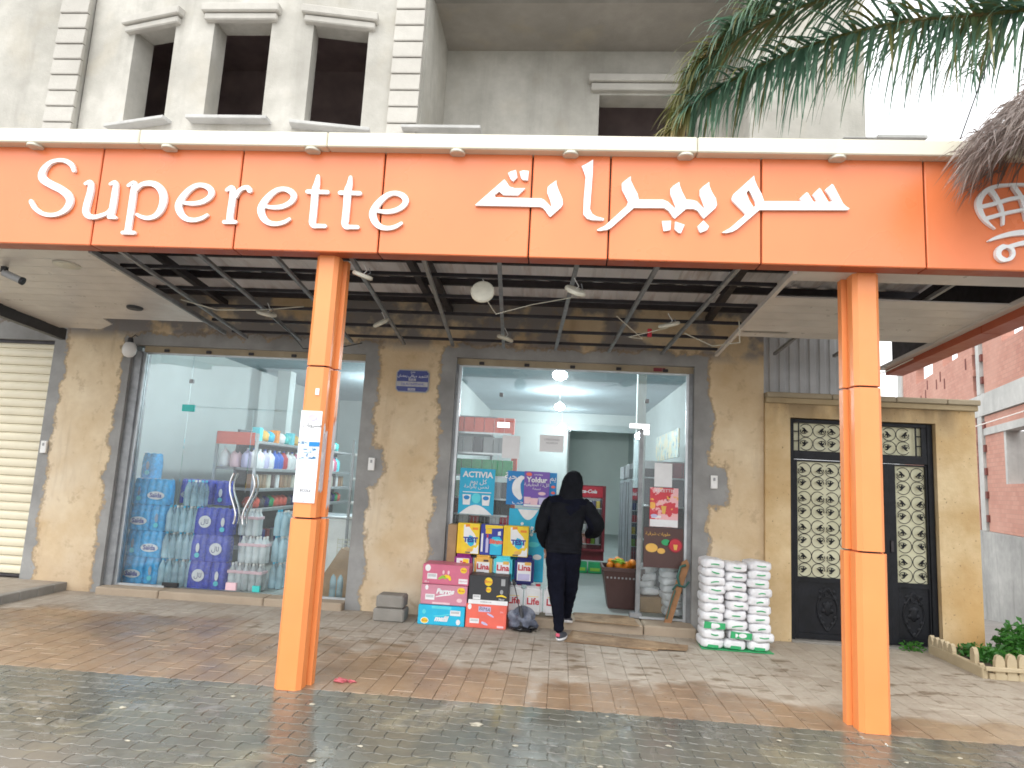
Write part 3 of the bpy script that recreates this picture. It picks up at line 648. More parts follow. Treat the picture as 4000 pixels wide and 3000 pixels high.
# letters
LETTERS = [
  ('S', [[(-4.045, 3.893, 0.03), (-4.07, 3.94, 0.038), (-4.123, 3.973, 0.036), (-4.188, 3.981, 0.03), (-4.257, 3.96, 0.036), (-4.305, 3.904, 0.053), (-4.316, 3.848, 0.061), (-4.29, 3.808, 0.063), (-4.219, 3.769, 0.061), (-4.133, 3.731, 0.061), (-4.066, 3.685, 0.063), (-4.039, 3.63, 0.059), (-4.06, 3.567, 0.052), (-4.117, 3.524, 0.036), (-4.186, 3.51, 0.033), (-4.26, 3.523, 0.033), (-4.331, 3.568, 0.036), (-4.372, 3.623, 0.034)]]),
  ('u', [[(-3.93, 3.783, 0.025), (-3.888, 3.794, 0.041), (-3.877, 3.721, 0.052), (-3.889, 3.618, 0.056), (-3.891, 3.547, 0.053), (-3.861, 3.51, 0.045), (-3.813, 3.502, 0.037), (-3.76, 3.515, 0.033), (-3.708, 3.54, 0.029), (-3.679, 3.58, 0.027)], [(-3.716, 3.784, 0.025), (-3.673, 3.792, 0.04), (-3.667, 3.686, 0.052), (-3.669, 3.568, 0.052), (-3.674, 3.521, 0.048)], [(-3.688, 3.505, 0.03), (-3.634, 3.502, 0.027)]]),
  ('p', [[(-3.563, 3.775, 0.025), (-3.516, 3.795, 0.041), (-3.511, 3.721, 0.052), (-3.512, 3.533, 0.052), (-3.514, 3.408, 0.051), (-3.515, 3.389, 0.049)], [(-3.554, 3.378, 0.03), (-3.459, 3.379, 0.03)], [(-3.493, 3.737, 0.029), (-3.453, 3.783, 0.036), (-3.384, 3.797, 0.042), (-3.319, 3.778, 0.051), (-3.269, 3.726, 0.059), (-3.25, 3.656, 0.06), (-3.263, 3.577, 0.053), (-3.301, 3.524, 0.041), (-3.36, 3.504, 0.033), (-3.416, 3.513, 0.029), (-3.456, 3.532, 0.023)]]),
  ('e', [[(-3.084, 3.64, 0.027), (-3.006, 3.634, 0.033), (-2.93, 3.649, 0.038), (-2.874, 3.687, 0.042), (-2.86, 3.734, 0.048), (-2.892, 3.773, 0.044), (-2.956, 3.791, 0.036), (-3.016, 3.774, 0.04), (-3.071, 3.722, 0.049), (-3.109, 3.659, 0.055), (-3.118, 3.604, 0.057), (-3.087, 3.543, 0.051), (-3.036, 3.505, 0.041), (-2.973, 3.497, 0.034), (-2.914, 3.514, 0.031), (-2.873, 3.542, 0.023)]]),
  ('r', [[(-2.736, 3.754, 0.027), (-2.694, 3.772, 0.042), (-2.681, 3.693, 0.052), (-2.685, 3.561, 0.052), (-2.682, 3.5, 0.051)], [(-2.727, 3.487, 0.03), (-2.635, 3.489, 0.03)], [(-2.655, 3.701, 0.029), (-2.634, 3.747, 0.033), (-2.599, 3.774, 0.033), (-2.564, 3.775, 0.038), (-2.547, 3.754, 0.042)]]),
  ('e', [[(-2.403, 3.623, 0.027), (-2.327, 3.617, 0.033), (-2.253, 3.631, 0.038), (-2.197, 3.67, 0.042), (-2.182, 3.716, 0.048), (-2.213, 3.754, 0.044), (-2.275, 3.772, 0.036), (-2.334, 3.755, 0.04), (-2.389, 3.704, 0.049), (-2.428, 3.641, 0.055), (-2.437, 3.587, 0.057), (-2.408, 3.526, 0.051), (-2.358, 3.489, 0.041), (-2.297, 3.482, 0.034), (-2.239, 3.498, 0.031), (-2.198, 3.525, 0.023)]]),
  ('t', [[(-2.002, 3.884, 0.027), (-2.005, 3.823, 0.046), (-2.013, 3.769, 0.057), (-2.011, 3.654, 0.055), (-2.011, 3.539, 0.055), (-2.011, 3.501, 0.052), (-1.997, 3.475, 0.04), (-1.96, 3.473, 0.033), (-1.908, 3.473, 0.031)], [(-2.075, 3.754, 0.033), (-1.915, 3.752, 0.034)]]),
  ('t', [[(-1.739, 3.88, 0.027), (-1.742, 3.819, 0.046), (-1.751, 3.765, 0.057), (-1.749, 3.65, 0.055), (-1.75, 3.536, 0.055), (-1.751, 3.498, 0.052), (-1.737, 3.472, 0.04), (-1.7, 3.471, 0.033), (-1.648, 3.471, 0.031)], [(-1.812, 3.75, 0.033), (-1.654, 3.748, 0.034)]]),
  ('e', [[(-1.501, 3.608, 0.027), (-1.427, 3.602, 0.033), (-1.355, 3.617, 0.038), (-1.299, 3.655, 0.042), (-1.284, 3.7, 0.048), (-1.313, 3.738, 0.044), (-1.373, 3.756, 0.036), (-1.431, 3.739, 0.04), (-1.486, 3.688, 0.049), (-1.525, 3.627, 0.055), (-1.535, 3.573, 0.057), (-1.508, 3.513, 0.051), (-1.461, 3.477, 0.041), (-1.402, 3.469, 0.034), (-1.345, 3.485, 0.031), (-1.304, 3.512, 0.023)]]),
]
ARABIC = [
  ('taa', [(-0.737, 3.673), (-0.522, 3.886), (-0.505, 3.865), (-0.479, 3.827), (-0.438, 3.815), (-0.357, 3.817), (-0.41, 3.758), (-0.523, 3.758), (-0.557, 3.787), (-0.592, 3.757), (-0.583, 3.737), (-0.233, 3.737), (-0.208, 3.727), (-0.146, 3.665), (-0.16, 3.72), (-0.187, 3.786), (-0.185, 3.829), (-0.166, 3.85), (-0.121, 3.885), (-0.119, 3.856), (-0.1, 3.805), (-0.069, 3.738), (-0.063, 3.697), (-0.074, 3.671), (-0.154, 3.59), (-0.166, 3.598), (-0.188, 3.631), (-0.213, 3.66), (-0.238, 3.669), (-0.733, 3.669)]),
  ('d', [(-0.497, 3.938), (-0.477, 3.951), (-0.437, 3.964), (-0.422, 3.905), (-0.453, 3.87), (-0.474, 3.887)]),
  ('d', [(-0.408, 3.952), (-0.38, 3.961), (-0.338, 3.958), (-0.34, 3.881), (-0.377, 3.884), (-0.393, 3.897)]),
  ('alif', [(0.068, 4.004), (0.099, 4.021), (0.154, 4.06), (0.154, 3.946), (0.144, 3.659), (0.162, 3.622), (0.194, 3.602), (0.253, 3.587), (0.25, 3.572), (0.163, 3.572), (0.123, 3.584), (0.095, 3.617), (0.094, 3.734), (0.102, 3.919), (0.086, 3.961)]),
  ('ra', [(0.444, 3.93), (0.445, 3.896), (0.47, 3.842), (0.499, 3.788), (0.508, 3.744), (0.691, 3.747), (0.727, 3.731), (0.79, 3.67), (0.777, 3.715), (0.745, 3.79), (0.744, 3.835), (0.763, 3.857), (0.809, 3.891), (0.812, 3.866), (0.83, 3.816), (0.862, 3.752), (0.909, 3.749), (0.94, 3.74), (1.006, 3.671), (0.99, 3.72), (0.962, 3.794), (0.962, 3.832), (0.985, 3.857), (1.031, 3.895), (1.032, 3.866), (1.051, 3.817), (1.082, 3.764), (1.09, 3.714), (1.079, 3.689), (0.995, 3.605), (0.98, 3.621), (0.948, 3.666), (0.917, 3.679), (0.863, 3.678), (0.779, 3.598), (0.764, 3.616), (0.732, 3.661), (0.7, 3.681), (0.474, 3.677), (0.307, 3.514), (0.276, 3.497), (0.229, 3.489), (0.202, 3.491), (0.205, 3.499), (0.259, 3.529), (0.29, 3.559), (0.419, 3.691), (0.43, 3.724), (0.409, 3.766), (0.38, 3.824), (0.378, 3.87), (0.398, 3.891)]),
  ('d', [(0.687, 3.577), (0.753, 3.581), (0.75, 3.509), (0.7, 3.498), (0.692, 3.54)]),
  ('d', [(0.784, 3.575), (0.854, 3.552), (0.828, 3.486), (0.812, 3.487), (0.781, 3.514)]),
  ('d', [(0.95, 3.542), (0.992, 3.589), (1.033, 3.545), (1.02, 3.516), (0.97, 3.492), (0.962, 3.506)]),
  ('waw', [(1.362, 3.952), (1.366, 3.919), (1.385, 3.869), (1.416, 3.812), (1.435, 3.751), (1.715, 3.757), (1.693, 3.777), (1.742, 3.827), (1.754, 3.823), (1.794, 3.755), (1.825, 3.755), (1.788, 3.812), (1.837, 3.864), (1.848, 3.854), (1.9, 3.757), (1.934, 3.758), (1.904, 3.814), (1.878, 3.851), (1.928, 3.897), (1.939, 3.889), (2.005, 3.747), (2.027, 3.723), (2.052, 3.708), (2.037, 3.695), (1.401, 3.682), (1.241, 3.529), (1.203, 3.506), (1.158, 3.495), (1.127, 3.498), (1.142, 3.507), (1.188, 3.536), (1.294, 3.637), (1.298, 3.649), (1.202, 3.75), (1.198, 3.77), (1.209, 3.799)]),
  ('hole', [(1.324, 3.837), (1.305, 3.814), (1.324, 3.761), (1.359, 3.7), (1.374, 3.717), (1.37, 3.745)]),
]
LOGO = [
  [(3.415, 3.866, 0.019), (3.366, 3.897, 0.019), (3.294, 3.917, 0.02), (3.2, 3.917, 0.02), (3.096, 3.903, 0.026), (3.024, 3.868, 0.036), (2.976, 3.81, 0.042), (2.963, 3.749, 0.042), (2.983, 3.678, 0.034), (3.019, 3.622, 0.022), (3.068, 3.576, 0.005)],
  [(3.047, 3.878, 0.041), (3.086, 3.816, 0.033), (3.115, 3.745, 0.027), (3.127, 3.675, 0.02), (3.124, 3.611, 0.016)],
  [(3.215, 3.898, 0.034), (3.259, 3.819, 0.031), (3.277, 3.735, 0.027), (3.286, 3.65, 0.02)],
  [(2.979, 3.741, 0.029), (3.09, 3.773, 0.029), (3.188, 3.807, 0.029), (3.289, 3.822, 0.027), (3.381, 3.821, 0.025)],
  [(3.004, 3.65, 0.029), (3.118, 3.688, 0.027), (3.216, 3.714, 0.025), (3.284, 3.726, 0.025), (3.376, 3.723, 0.025)],
  [(3.022, 3.485, 0.014), (3.078, 3.51, 0.026), (3.175, 3.54, 0.036), (3.275, 3.553, 0.042), (3.372, 3.547, 0.038), (3.459, 3.521, 0.014)],
  [(3.157, 3.443, 0.029), (3.216, 3.463, 0.031), (3.271, 3.474, 0.036), (3.394, 3.485, 0.036)],
  [(3.182, 3.394, 0.025), (3.18, 3.381, 0.025), (3.174, 3.369, 0.025), (3.166, 3.358, 0.025), (3.155, 3.35, 0.025), (3.143, 3.345, 0.025), (3.13, 3.343, 0.025), (3.112, 3.344, 0.038), (3.101, 3.348, 0.038), (3.091, 3.356, 0.038), (3.083, 3.366, 0.038), (3.079, 3.378, 0.038), (3.078, 3.391, 0.038), (3.08, 3.404, 0.038), (3.086, 3.416, 0.038), (3.094, 3.427, 0.038), (3.105, 3.435, 0.038), (3.117, 3.441, 0.038), (3.13, 3.443, 0.025), (3.148, 3.442, 0.025), (3.16, 3.437, 0.025), (3.17, 3.429, 0.025), (3.177, 3.419, 0.025), (3.181, 3.407, 0.025), (3.182, 3.394, 0.025)],
  [(3.448, 3.402, 0.025), (3.445, 3.389, 0.025), (3.44, 3.376, 0.025), (3.431, 3.366, 0.025), (3.421, 3.358, 0.025), (3.409, 3.352, 0.025), (3.396, 3.35, 0.025), (3.378, 3.351, 0.038), (3.367, 3.356, 0.038), (3.357, 3.364, 0.038), (3.35, 3.374, 0.038), (3.345, 3.386, 0.038), (3.344, 3.399, 0.038), (3.347, 3.412, 0.038), (3.352, 3.424, 0.038), (3.361, 3.434, 0.038), (3.371, 3.443, 0.038), (3.384, 3.448, 0.038), (3.396, 3.45, 0.025), (3.414, 3.449, 0.025), (3.426, 3.444, 0.025), (3.435, 3.436, 0.025), (3.443, 3.426, 0.025), (3.447, 3.414, 0.025), (3.448, 3.402, 0.025)],
  [(3.415, 3.866, 0.02), (3.456, 3.795, 0.027), (3.444, 3.696, 0.027), (3.401, 3.611, 0.02)],
]
for n, (ch, strokes) in enumerate(LETTERS):
    m = MB()
    for k, st in enumerate(strokes): m.ribbon(st, FY - .026 - k * .0006, FY - .004)
    obj('letter', m, M['sign_white'], C, fix=True, label='white raised letter %s of the word Superette' % ch if ch == 'S' else None)
def flat_shape(polys, name, parent, y0, y1, mt):
    c = bpy.data.curves.new('c', 'CURVE'); c.dimensions = '2D'; c.fill_mode = 'BOTH'; c.extrude = (y1 - y0) / 2; c.bevel_depth = 0
    for p in polys:
        s = c.splines.new('POLY'); s.points.add(len(p) - 1); s.use_cyclic_u = True
        for q, (x, z) in zip(s.points, p): q.co = (x, z, 0, 1)
    o = bpy.data.objects.new('c', c); COL.objects.link(o)
    me = bpy.data.meshes.new_from_object(o.evaluated_get(bpy.context.evaluated_depsgraph_get())); bpy.data.objects.remove(o)
    me.transform(Matrix.Translation((0, (y0 + y1) / 2, 0)) @ Matrix.Rotation(R(90), 4, 'X')); me.materials.clear(); me.materials.append(mt)
    return link(name, me, None, parent)
i = 0
while i < len(ARABIC):
    n, p = ARABIC[i]; polys = [p]
    if i + 1 < len(ARABIC) and ARABIC[i + 1][0] == 'hole': polys.append(ARABIC[i + 1][1]); i += 1
    flat_shape(polys, 'arabic_dot' if n == 'd' else 'arabic_letter', C, FY - .026, FY - .004, M['sign_white']); i += 1
lg = MB()
for k, st in enumerate(LOGO): lg.ribbon(st, FY - .030 - k * .0006, FY - .004)
obj('logo', lg, M['sign_white'], C, fix=True, label='white raised emblem of a latticed shopping trolley')

# columns
def column(x0, x1, y, joints, pap):
    c = obj('column', MB().box(x0 + .03, y + .03, 0, x1 - .03, y + .19, FZ0 + .02), M['dark_steel'], C)
    zz = [0.0] + joints + [FZ0 + .012]
    for k in range(len(zz) - 1):
        g = .012 if k == 0 else 0
        for ya, yb, ex in ((y, y + .12, 0), (y + .145, y + .215, .032)):
            w = [(x0 - ex - g, ya + .03), (x0 - ex - g + .03, ya - g * .4), (x1 + ex + g - .03, ya - g * .4), (x1 + ex + g, ya + .03), (x1 + ex + g, yb), (x0 - ex - g, yb)] if ex == 0 else \
                [(x0 - ex - g, ya), (x1 + ex + g, ya), (x1 + ex + g, yb), (x0 - ex - g, yb)]
            obj('cladding', MB().prism(w, zz[k] + (.0 if k == 0 else .007), zz[k + 1] - .007), M['orange'], c)
    obj('cladding_core', MB().box(x0 + .012, y + .05, .01, x1 - .012, y + .20, FZ0), M['orange_shaded'], c)
    return c
column(-2.0, -1.822, 4.965, [1.225, 2.385], 1); column(2.148, 2.340, 5.03, [1.216, 2.412], 0)

# roof deck and steel
m = MB(); n = 60
pts = []
for i in range(-74, 40):
    x = i * .1; h = .0 if i % 3 else .028
    pts.append((x, h)); pts.append((x + .06, h))
vs_ = [(x, 4.98, 3.98 + h) for x, h in pts] + [(x, 7.849, 3.72 + h) for x, h in pts]; k = len(pts)
m.add(vs_, [(i, i + 1, k + i + 1, k + i) for i in range(k - 1)]); obj('roof_sheet', m, M['roof_metal'], C)
for y in (5.35, 5.92, 6.5, 7.1, 7.68):
    z = 3.97 - (y - 4.98) * .0906
    obj('purlin', MB().box(-7.3, y, z - .075, 3.7, y + .05, z - .004), M['dark_steel'], C)
for x in (-6.0, -4.3, -1.62, -1.45, 1.64, 3.6):
    m = MB(); m.prism([(5.02, 3.86), (7.84, 3.62), (7.84, 3.55), (5.02, 3.79)], x, x + .07, 'x'); obj('beam', m, M['dark_steel'], C, fix=True)
for y in (5.45, 6.0, 6.54, 7.06, 7.53):     # thin cross rails under the ceiling bars
    obj('cross_rail', MB().box(-3.98, y, ZS(y) + .032, 1.72, y + .028, ZS(y) + .062), M['dark_steel'], C)
for x in (-3.69, -3.02, -2.38, -1.74, -1.15, -.545, .068, .69, 1.3):
    m = MB(); y0, y1 = 5.02, 7.70; dx = -.067 * (y1 - y0); w = .034
    m.add([(x - w / 2, y0, ZS(y0)), (x + w / 2, y0, ZS(y0)), (x + w / 2 + dx, y1, ZS(y1)), (x - w / 2 + dx, y1, ZS(y1)),
           (x - w / 2, y0, ZS(y0) + .028), (x + w / 2, y0, ZS(y0) + .028), (x + w / 2 + dx, y1, ZS(y1) + .028), (x - w / 2 + dx, y1, ZS(y1) + .028)],
          [(0, 3, 2, 1), (4, 5, 6, 7), (0, 1, 5, 4), (1, 2, 6, 5), (2, 3, 7, 6), (3, 0, 4, 7)])
    obj('ceiling_bar', m, M['zinc'], C)
def plank(x0, x1a, x1b, y0, y1, x0b=None, nm='ceiling_plank', sag=0):
    x0b = x0 if x0b is None else x0b
    t = .012; a, b = y0 + .003, y1 - .003
    m = MB(); m.add([(x0, a, ZS(a)), (x1a, a, ZS(a) - sag), (x1b, b, ZS(b) - sag), (x0b, b, ZS(b)), (x0, a, ZS(a) + t), (x1a, a, ZS(a) + t), (x1b, b, ZS(b) + t), (x0b, b, ZS(b) + t)],
                  [(0, 3, 2, 1), (4, 5, 6, 7), (0, 1, 5, 4), (1, 2, 6, 5), (2, 3, 7, 6), (3, 0, 4, 7)])
    obj(nm, m, M['pvc'], C)
y = 5.03; 
while y < 7.0:
    xr = -3.95 - .02 * (y - 5); plank(-5.98 - .08 * (y - 5), xr, xr - .004, y, y + .2); y += .2
plank(-6.12, -5.25, -5.3, 7.03, 7.28); plank(-6.14, -5.32, -5.6, 7.28, 7.5)
y = 5.03
while y < 6.7:
    if not (5.22 < y < 5.62): plank(1.735, 3.66, 3.66, y, y + .2)
    y += .2
plank(1.735, 2.2, 2.2, 6.63, 6.70)
obj('edge_trim', MB().add([(-3.955, 5.02, 3.262), (-3.925, 5.02, 3.262), (-4.0, 7.45, 3.11), (-4.03, 7.45, 3.11), (-3.955, 5.02, 3.30), (-3.925, 5.02, 3.30), (-4.0, 7.45, 3.15), (-4.03, 7.45, 3.15)],
    [(0, 3, 2, 1), (4, 5, 6, 7), (0, 1, 5, 4), (1, 2, 6, 5), (2, 3, 7, 6), (3, 0, 4, 7)]), M['zinc'], C)
obj('edge_trim', MB().add([(1.70, 5.02, 3.255), (1.735, 5.02, 3.255), (1.735, 7.6, 3.10), (1.70, 7.6, 3.10), (1.70, 5.02, 3.30), (1.735, 5.02, 3.30), (1.735, 7.6, 3.14), (1.70, 7.6, 3.14)],
    [(0, 3, 2, 1), (4, 5, 6, 7), (0, 1, 5, 4), (1, 2, 6, 5), (2, 3, 7, 6), (3, 0, 4, 7)]), M['pvc'], C)
for x in (2.35, 3.0): obj('ceiling_bar', MB().prism([(5.05, ZS(5.05) + .02), (7.6, ZS(7.6) + .02), (7.6, ZS(7.6) + .05), (5.05, ZS(5.05) + .05)], x, x + .03, 'x'), M['zinc'], C)
# end panels
obj('added_dark_sheet', MB().prism([(5.03, 3.32), (7.84, 3.17), (7.84, 3.60), (5.03, 3.86)], 3.76, 3.80, 'x'), M['dark_steel'], C, fix=True)  # added dark sheet: hides the sky, stands for the dim canopy interior
m = MB(); m.prism([(6.0, 3.10), (7.62, 3.00), (7.62, 3.135), (6.0, 3.235)], -6.20, -6.13, 'x'); obj('end_panel', m, M['charcoal'], C, fix=True)
m = MB(); m.prism([(4.9, 3.2), (6.0, 3.10), (6.0, 3.235), (4.9, 3.30)], -6.20, -6.13, 'x'); obj('end_panel', m, M['charcoal'], C, fix=True)
for a, b in ((4.905, 6.15), (6.16, 7.95)):
    m = MB(); m.prism([(a, 3.19 - .055 * (a - 4.9)), (b, 3.19 - .055 * (b - 4.9)), (b, 3.19 - .055 * (b - 4.9) + .12), (a, 3.19 - .055 * (a - 4.9) + .12)], 3.735, 3.93, 'x'); obj('end_panel', m, M['orange_shaded'], C, fix=True)
m = MB(); m.prism([(5.03, ZS(5.03) - .02), (7.95, ZS(7.95) - .02), (7.95, ZS(7.95) + .02), (5.03, ZS(5.03) + .02)], 3.66, 3.733, 'x'); obj('edge_trim', m, M['pvc'], C, fix=True)

# ================================================================== gate wall, gate
GW = thing('gate_wall', 'low ochre boundary wall with moulded coping holding the black iron gate', 'wall', (3.4, 7.9, 0))
obj('wall_panel', MB().box(2.322, 7.80, 0, 2.60, 8.05, 2.62).box(2.60, 7.80, 2.465, 4.19, 8.05, 2.62).box(4.19, 7.80, -.1, 4.62, 8.05, 2.62), M['gate_wall_paint'], GW)
for x0, x1 in ((2.325, 3.05), (3.05, 3.75), (3.75, 4.30), (4.30, 4.66)):
    obj('coping_stone', MB().cbox(x0 + .003, 7.74, 2.685, x1 - .003, 8.12, 2.745, .008), M['coping'], GW)
obj('coping_course', MB().cbox(2.324, 7.765, 2.622, 4.64, 8.10, 2.684, .006), M['cornice_paint'], GW)
obj('threshold', MB().cbox(2.6, 7.78, -.02, 4.19, 8.0, .02, .005), M['cement_dark'], GW)
WP = tag(obj('corrugated_panel', MB().box(2.33, 8.16, 2.3, 3.34, 8.18, 3.6), simple('white_sheet', (.55, .56, .57), .5, 0, .12, 5)), 'white ribbed sheet panel rising behind the ochre gate wall', 'panel')
for k in range(9): obj('rib', MB().prism([(2.35 + k * .118, 8.159), (2.36 + k * .118, 8.145), (2.42 + k * .118, 8.145), (2.43 + k * .118, 8.159)], 2.3, 3.6, 'z'), WP.data.materials[0], WP)
PO = tag(obj('steel_post', MB().box(3.46, 8.3, 2.0, 3.54, 8.4, 4.0), M['dark_steel']), 'dark steel post rising behind the gate wall coping', 'post')
for k in range(2): pass

GT = thing('metal_gate', 'black wrought iron double gate with cream glass behind scroll rings', 'gate', (3.4, 7.88, 0))
gb = M['gate_black']
obj('gate_frame', MB().cbox(2.605, 7.86, .0, 2.66, 7.95, 2.46, .004).cbox(4.125, 7.86, 0, 4.185, 7.95, 2.46, .004).cbox(2.66, 7.86, 2.415, 4.125, 7.95, 2.46, .004).cbox(2.66, 7.86, 2.0, 4.125, 7.95, 2.095, .004), gb, GT)
TR = obj('transom_grille', MB().box(2.715, 7.875, 2.095, 2.727, 7.887, 2.415).box(4.005, 7.875, 2.095, 4.02, 7.887, 2.415).box(2.66, 7.875, 2.20, 2.715, 7.885, 2.21).box(2.66, 7.875, 2.31, 2.715, 7.885, 2.32)
         .box(4.02, 7.875, 2.20, 4.125, 7.885, 2.212).box(4.02, 7.875, 2.31, 4.125, 7.885, 2.322).box(4.07, 7.87, 2.095, 4.125, 7.89, 2.415), gb, GT)
obj('transom_glass', MB().box(2.66, 7.915, 2.095, 4.125, 7.922, 2.415), M['frosted'], TR)
def leaf(x0, x1, gx0, gx1, nm):
    L = obj('gate_leaf', MB().cbox(x0, 7.875, .03, gx0, 7.935, 1.995, .003).cbox(gx1, 7.875, .03, x1, 7.935, 1.995, .003).box(gx0, 7.877, .64, gx1, 7.933, .69).box(gx0, 7.877, 1.975, gx1, 7.933, 1.994).box(gx0, 7.877, .03, gx1, 7.933, .09).box(gx0, 7.895, .09, gx1, 7.915, .64), gb, GT)
    obj('leaf_glass', MB().box(gx0, 7.915, .69, gx1, 7.922, 1.976), M['frosted'], L)
    cx = (gx0 + gx1) / 2 if nm else gx0 + .32
    m = MB(); m.ball((cx, 7.893, .36), .05, 12, 8, (.8, .25, 1.6))
    for sg in (-1, 1):
        for k in range(6):
            a = k / 5; m.ball((cx + sg * (.055 + .03 * math.sin(a * 9)), 7.893, .20 + a * .34), .026, 8, 6, (1, .35, 1))
        m.tube([(cx + sg * (.10 * math.sin(t / 10 * math.pi) + .01), 7.892, .12 + .46 * t / 10) for t in range(11)], .010, 6)
        m.tube([(cx + sg * (.02 + .05 * math.cos(t / 8 * 5)), 7.892, .52 + .04 * math.sin(t / 8 * 5)) for t in range(9)], .008, 6)
    m.ball((cx, 7.892, .14), .022, 8, 6, (1, .35, 1.3)); m.ball((cx, 7.892, .57), .03, 8, 6, (1.3, .3, .8))
    obj('relief_ornament', m, gb, L, smooth=True)
    return L
L1 = leaf(2.662, 3.655, 2.70, 3.615, 0); L2 = leaf(3.665, 4.122, 3.775, 4.105, 1)
obj('astragal', MB().cbox(3.64, 7.858, .03, 3.69, 7.874, 1.99, .003), gb, GT)
obj('gate_handle', MB().cbox(3.70, 7.85, 1.02, 3.73, 7.874, 1.14, .004), M['dark_steel'], GT)
ring = MB(); r_ = .074
a0 = R(-35)
ring.tube([(r_ * math.cos(a0 - R(300) * t / 20), 0, r_ * math.sin(a0 - R(300) * t / 20)) for t in range(21)], .0042, 5)
ring.tube([(.018 + (.020 + .030 * (1 - t / 12)) * math.cos(R(-35) + t * .42), -.004, .012 + (.012 + .022 * (1 - t / 12)) * math.sin(R(-35) + t * .42)) for t in range(13)], [.005 - .0002 * t for t in range(13)], 5)
for a in (20, 75, -45, 130): 
    ring.tube([(.012, -.006, -.006), (.012 + .022 * math.cos(R(a)), -.010, -.006 + .022 * math.sin(R(a))), (.012 + .042 * math.cos(R(a + 12)), -.006, -.006 + .042 * math.sin(R(a + 12)))], [.009, .010, .004], 5)
rme = ring.mesh('scroll_ring', True); rme.materials.append(gb)
def rings(parent, x0, nx, z0, nz, px=.156, gx=.006, pz=.152, gz=.017):
    for i in range(nx):
        for j in range(nz):
            o = link('scroll_ring', rme, None, parent); x = x0 + i * px + (i // 2) * gx; z = z0 + j * pz + (j // 2) * gz
            o.location = Vector((x, 7.885, z)); 
            if parent in WOFF: o.location -= WOFF[parent]
            o.scale = (1 if i % 2 else -1, 1, -1 if j % 2 else 1)
rings(L1, 2.778, 6, .768, 8, .150, .006); rings(L2, 3.862, 2, .768, 8, .156); rings(TR, 2.805, 8, 2.178, 2, .152, .002)

# ================================================================== brick building across the side street
BB = thing('brick_building', 'unfinished red brick building with grey concrete frame across the side street', 'building', (9.9, 12, 0), world=False, rz=math.atan2(math.cos(R(15.6)), math.sin(R(15.6))))
# local x = along the wall away from the camera, y = towards the street (left), z up
def bbx(nm, mt, *boxes):
    m = MB()
    for b in boxes: m.box(*b)
    return obj(nm, m, M[mt], BB)
wins = [(14.0, 16.7, 6.35, 7.0), (10.8, 12.6, 6.25, 7.05), (5.6, 6.7, 5.95, 6.7)]
bbx('brick_wall', 'bricks', (9.3, -.3, 4.75, 20, 0, 6.3), (9.3, -.3, 6.3, 10.8, 0, 7.6), (12.6, -.3, 6.3, 14.0, 0, 7.6), (16.7, -.3, 6.3, 20, 0, 7.2), (14, -.3, 7.0, 16.7, 0, 7.2), (10.8, -.3, 7.05, 12.6, 0, 7.3))
bbx('brick_wall', 'bricks', (-4, -.3, 4.75, 8.3, 0, 5.95), (-4, -.3, 5.95, 5.2, 0, 9.5), (6.7, -.3, 5.95, 8.3, 0, 9.5))
bbx('brick_wall', 'bricks', (6.9, -.3, .85, 8.4, 0, 4.1), (9.2, -.3, .85, 20, 0, 4.1), (3.2, -.3, .85, 6.9, 0, 2.15), (-4, -.3, .85, 3.2, 0, 4.1), (3.2, -.3, 3.75, 6.9, 0, 4.1))
bbx('concrete_beam', 'cement_raw', (-4, -.35, 4.12, 20, .06, 4.74))
bbx('concrete_lintel', 'cement_raw', (2.4, -.32, 3.55, 8.4, .04, 3.75))
bbx('concrete_column', 'cement_raw', (8.5, -.35, .85, 8.9, .05, 4.12)); bbx('crack_gap', 'brick_red_dark', (8.92, -.4, .85, 9.15, -.02, 9.4)); bbx('concrete_column', 'cement_raw', (8.5, -.35, 4.76, 8.8, .05, 9.4)); bbx('concrete_column', 'cement_raw', (19.2, -.4, .5, 20.1, .06, 7.6))
rr = random.Random(3)
for k in range(24):        # broken brick ends beside the joint
    bbx('broken_brick', 'bricks' if k % 2 else 'brick_red_dark', (8.3 + (k % 2) * .75, -.1, 1.1 + k * .33, 8.46 + (k % 2) * .75, .05, 1.1 + k * .33 + .2))
for k in range(9): bbx('recess_shade', 'brick_red_dark', *[(9.6 + rr.random() * 8, -.02, 4.9 + rr.random() * 1.4, 0, .01, 0)][:0] or [(lambda a, z: (a, -.02, z, a + .12, .012, z + .35))(9.8 + rr.random() * 7, 4.9 + rr.random())])  # dark boxes on the brick face stand in for the shade of recesses
bbx('window_reveal', 'cement_raw', (6.75, -.55, 2.15, 6.9, -.0, 3.55)); bbx('window_reveal', 'cement_raw', (3.2, -.55, 2.15, 3.35, 0, 3.55))
bbx('dark_room', 'dark_room', (-4, -1.3, .85, 8, -1.2, 4), (-4, -3, .8, 8, -.4, .85))
bbx('ground_wall', 'cement_wall', (-4, -.35, -3, 20, .12, .84))
PP = tag(obj('water_pipe', MB().tube([(4.66, 9.2, 2.35), (5.6, 9.6, 2.62), (7.0, 10.0, 3.1)], .009, 6), M['pvc'], smooth=True), 'thin cream pipe or cable slanting across the brick building', 'pipe')

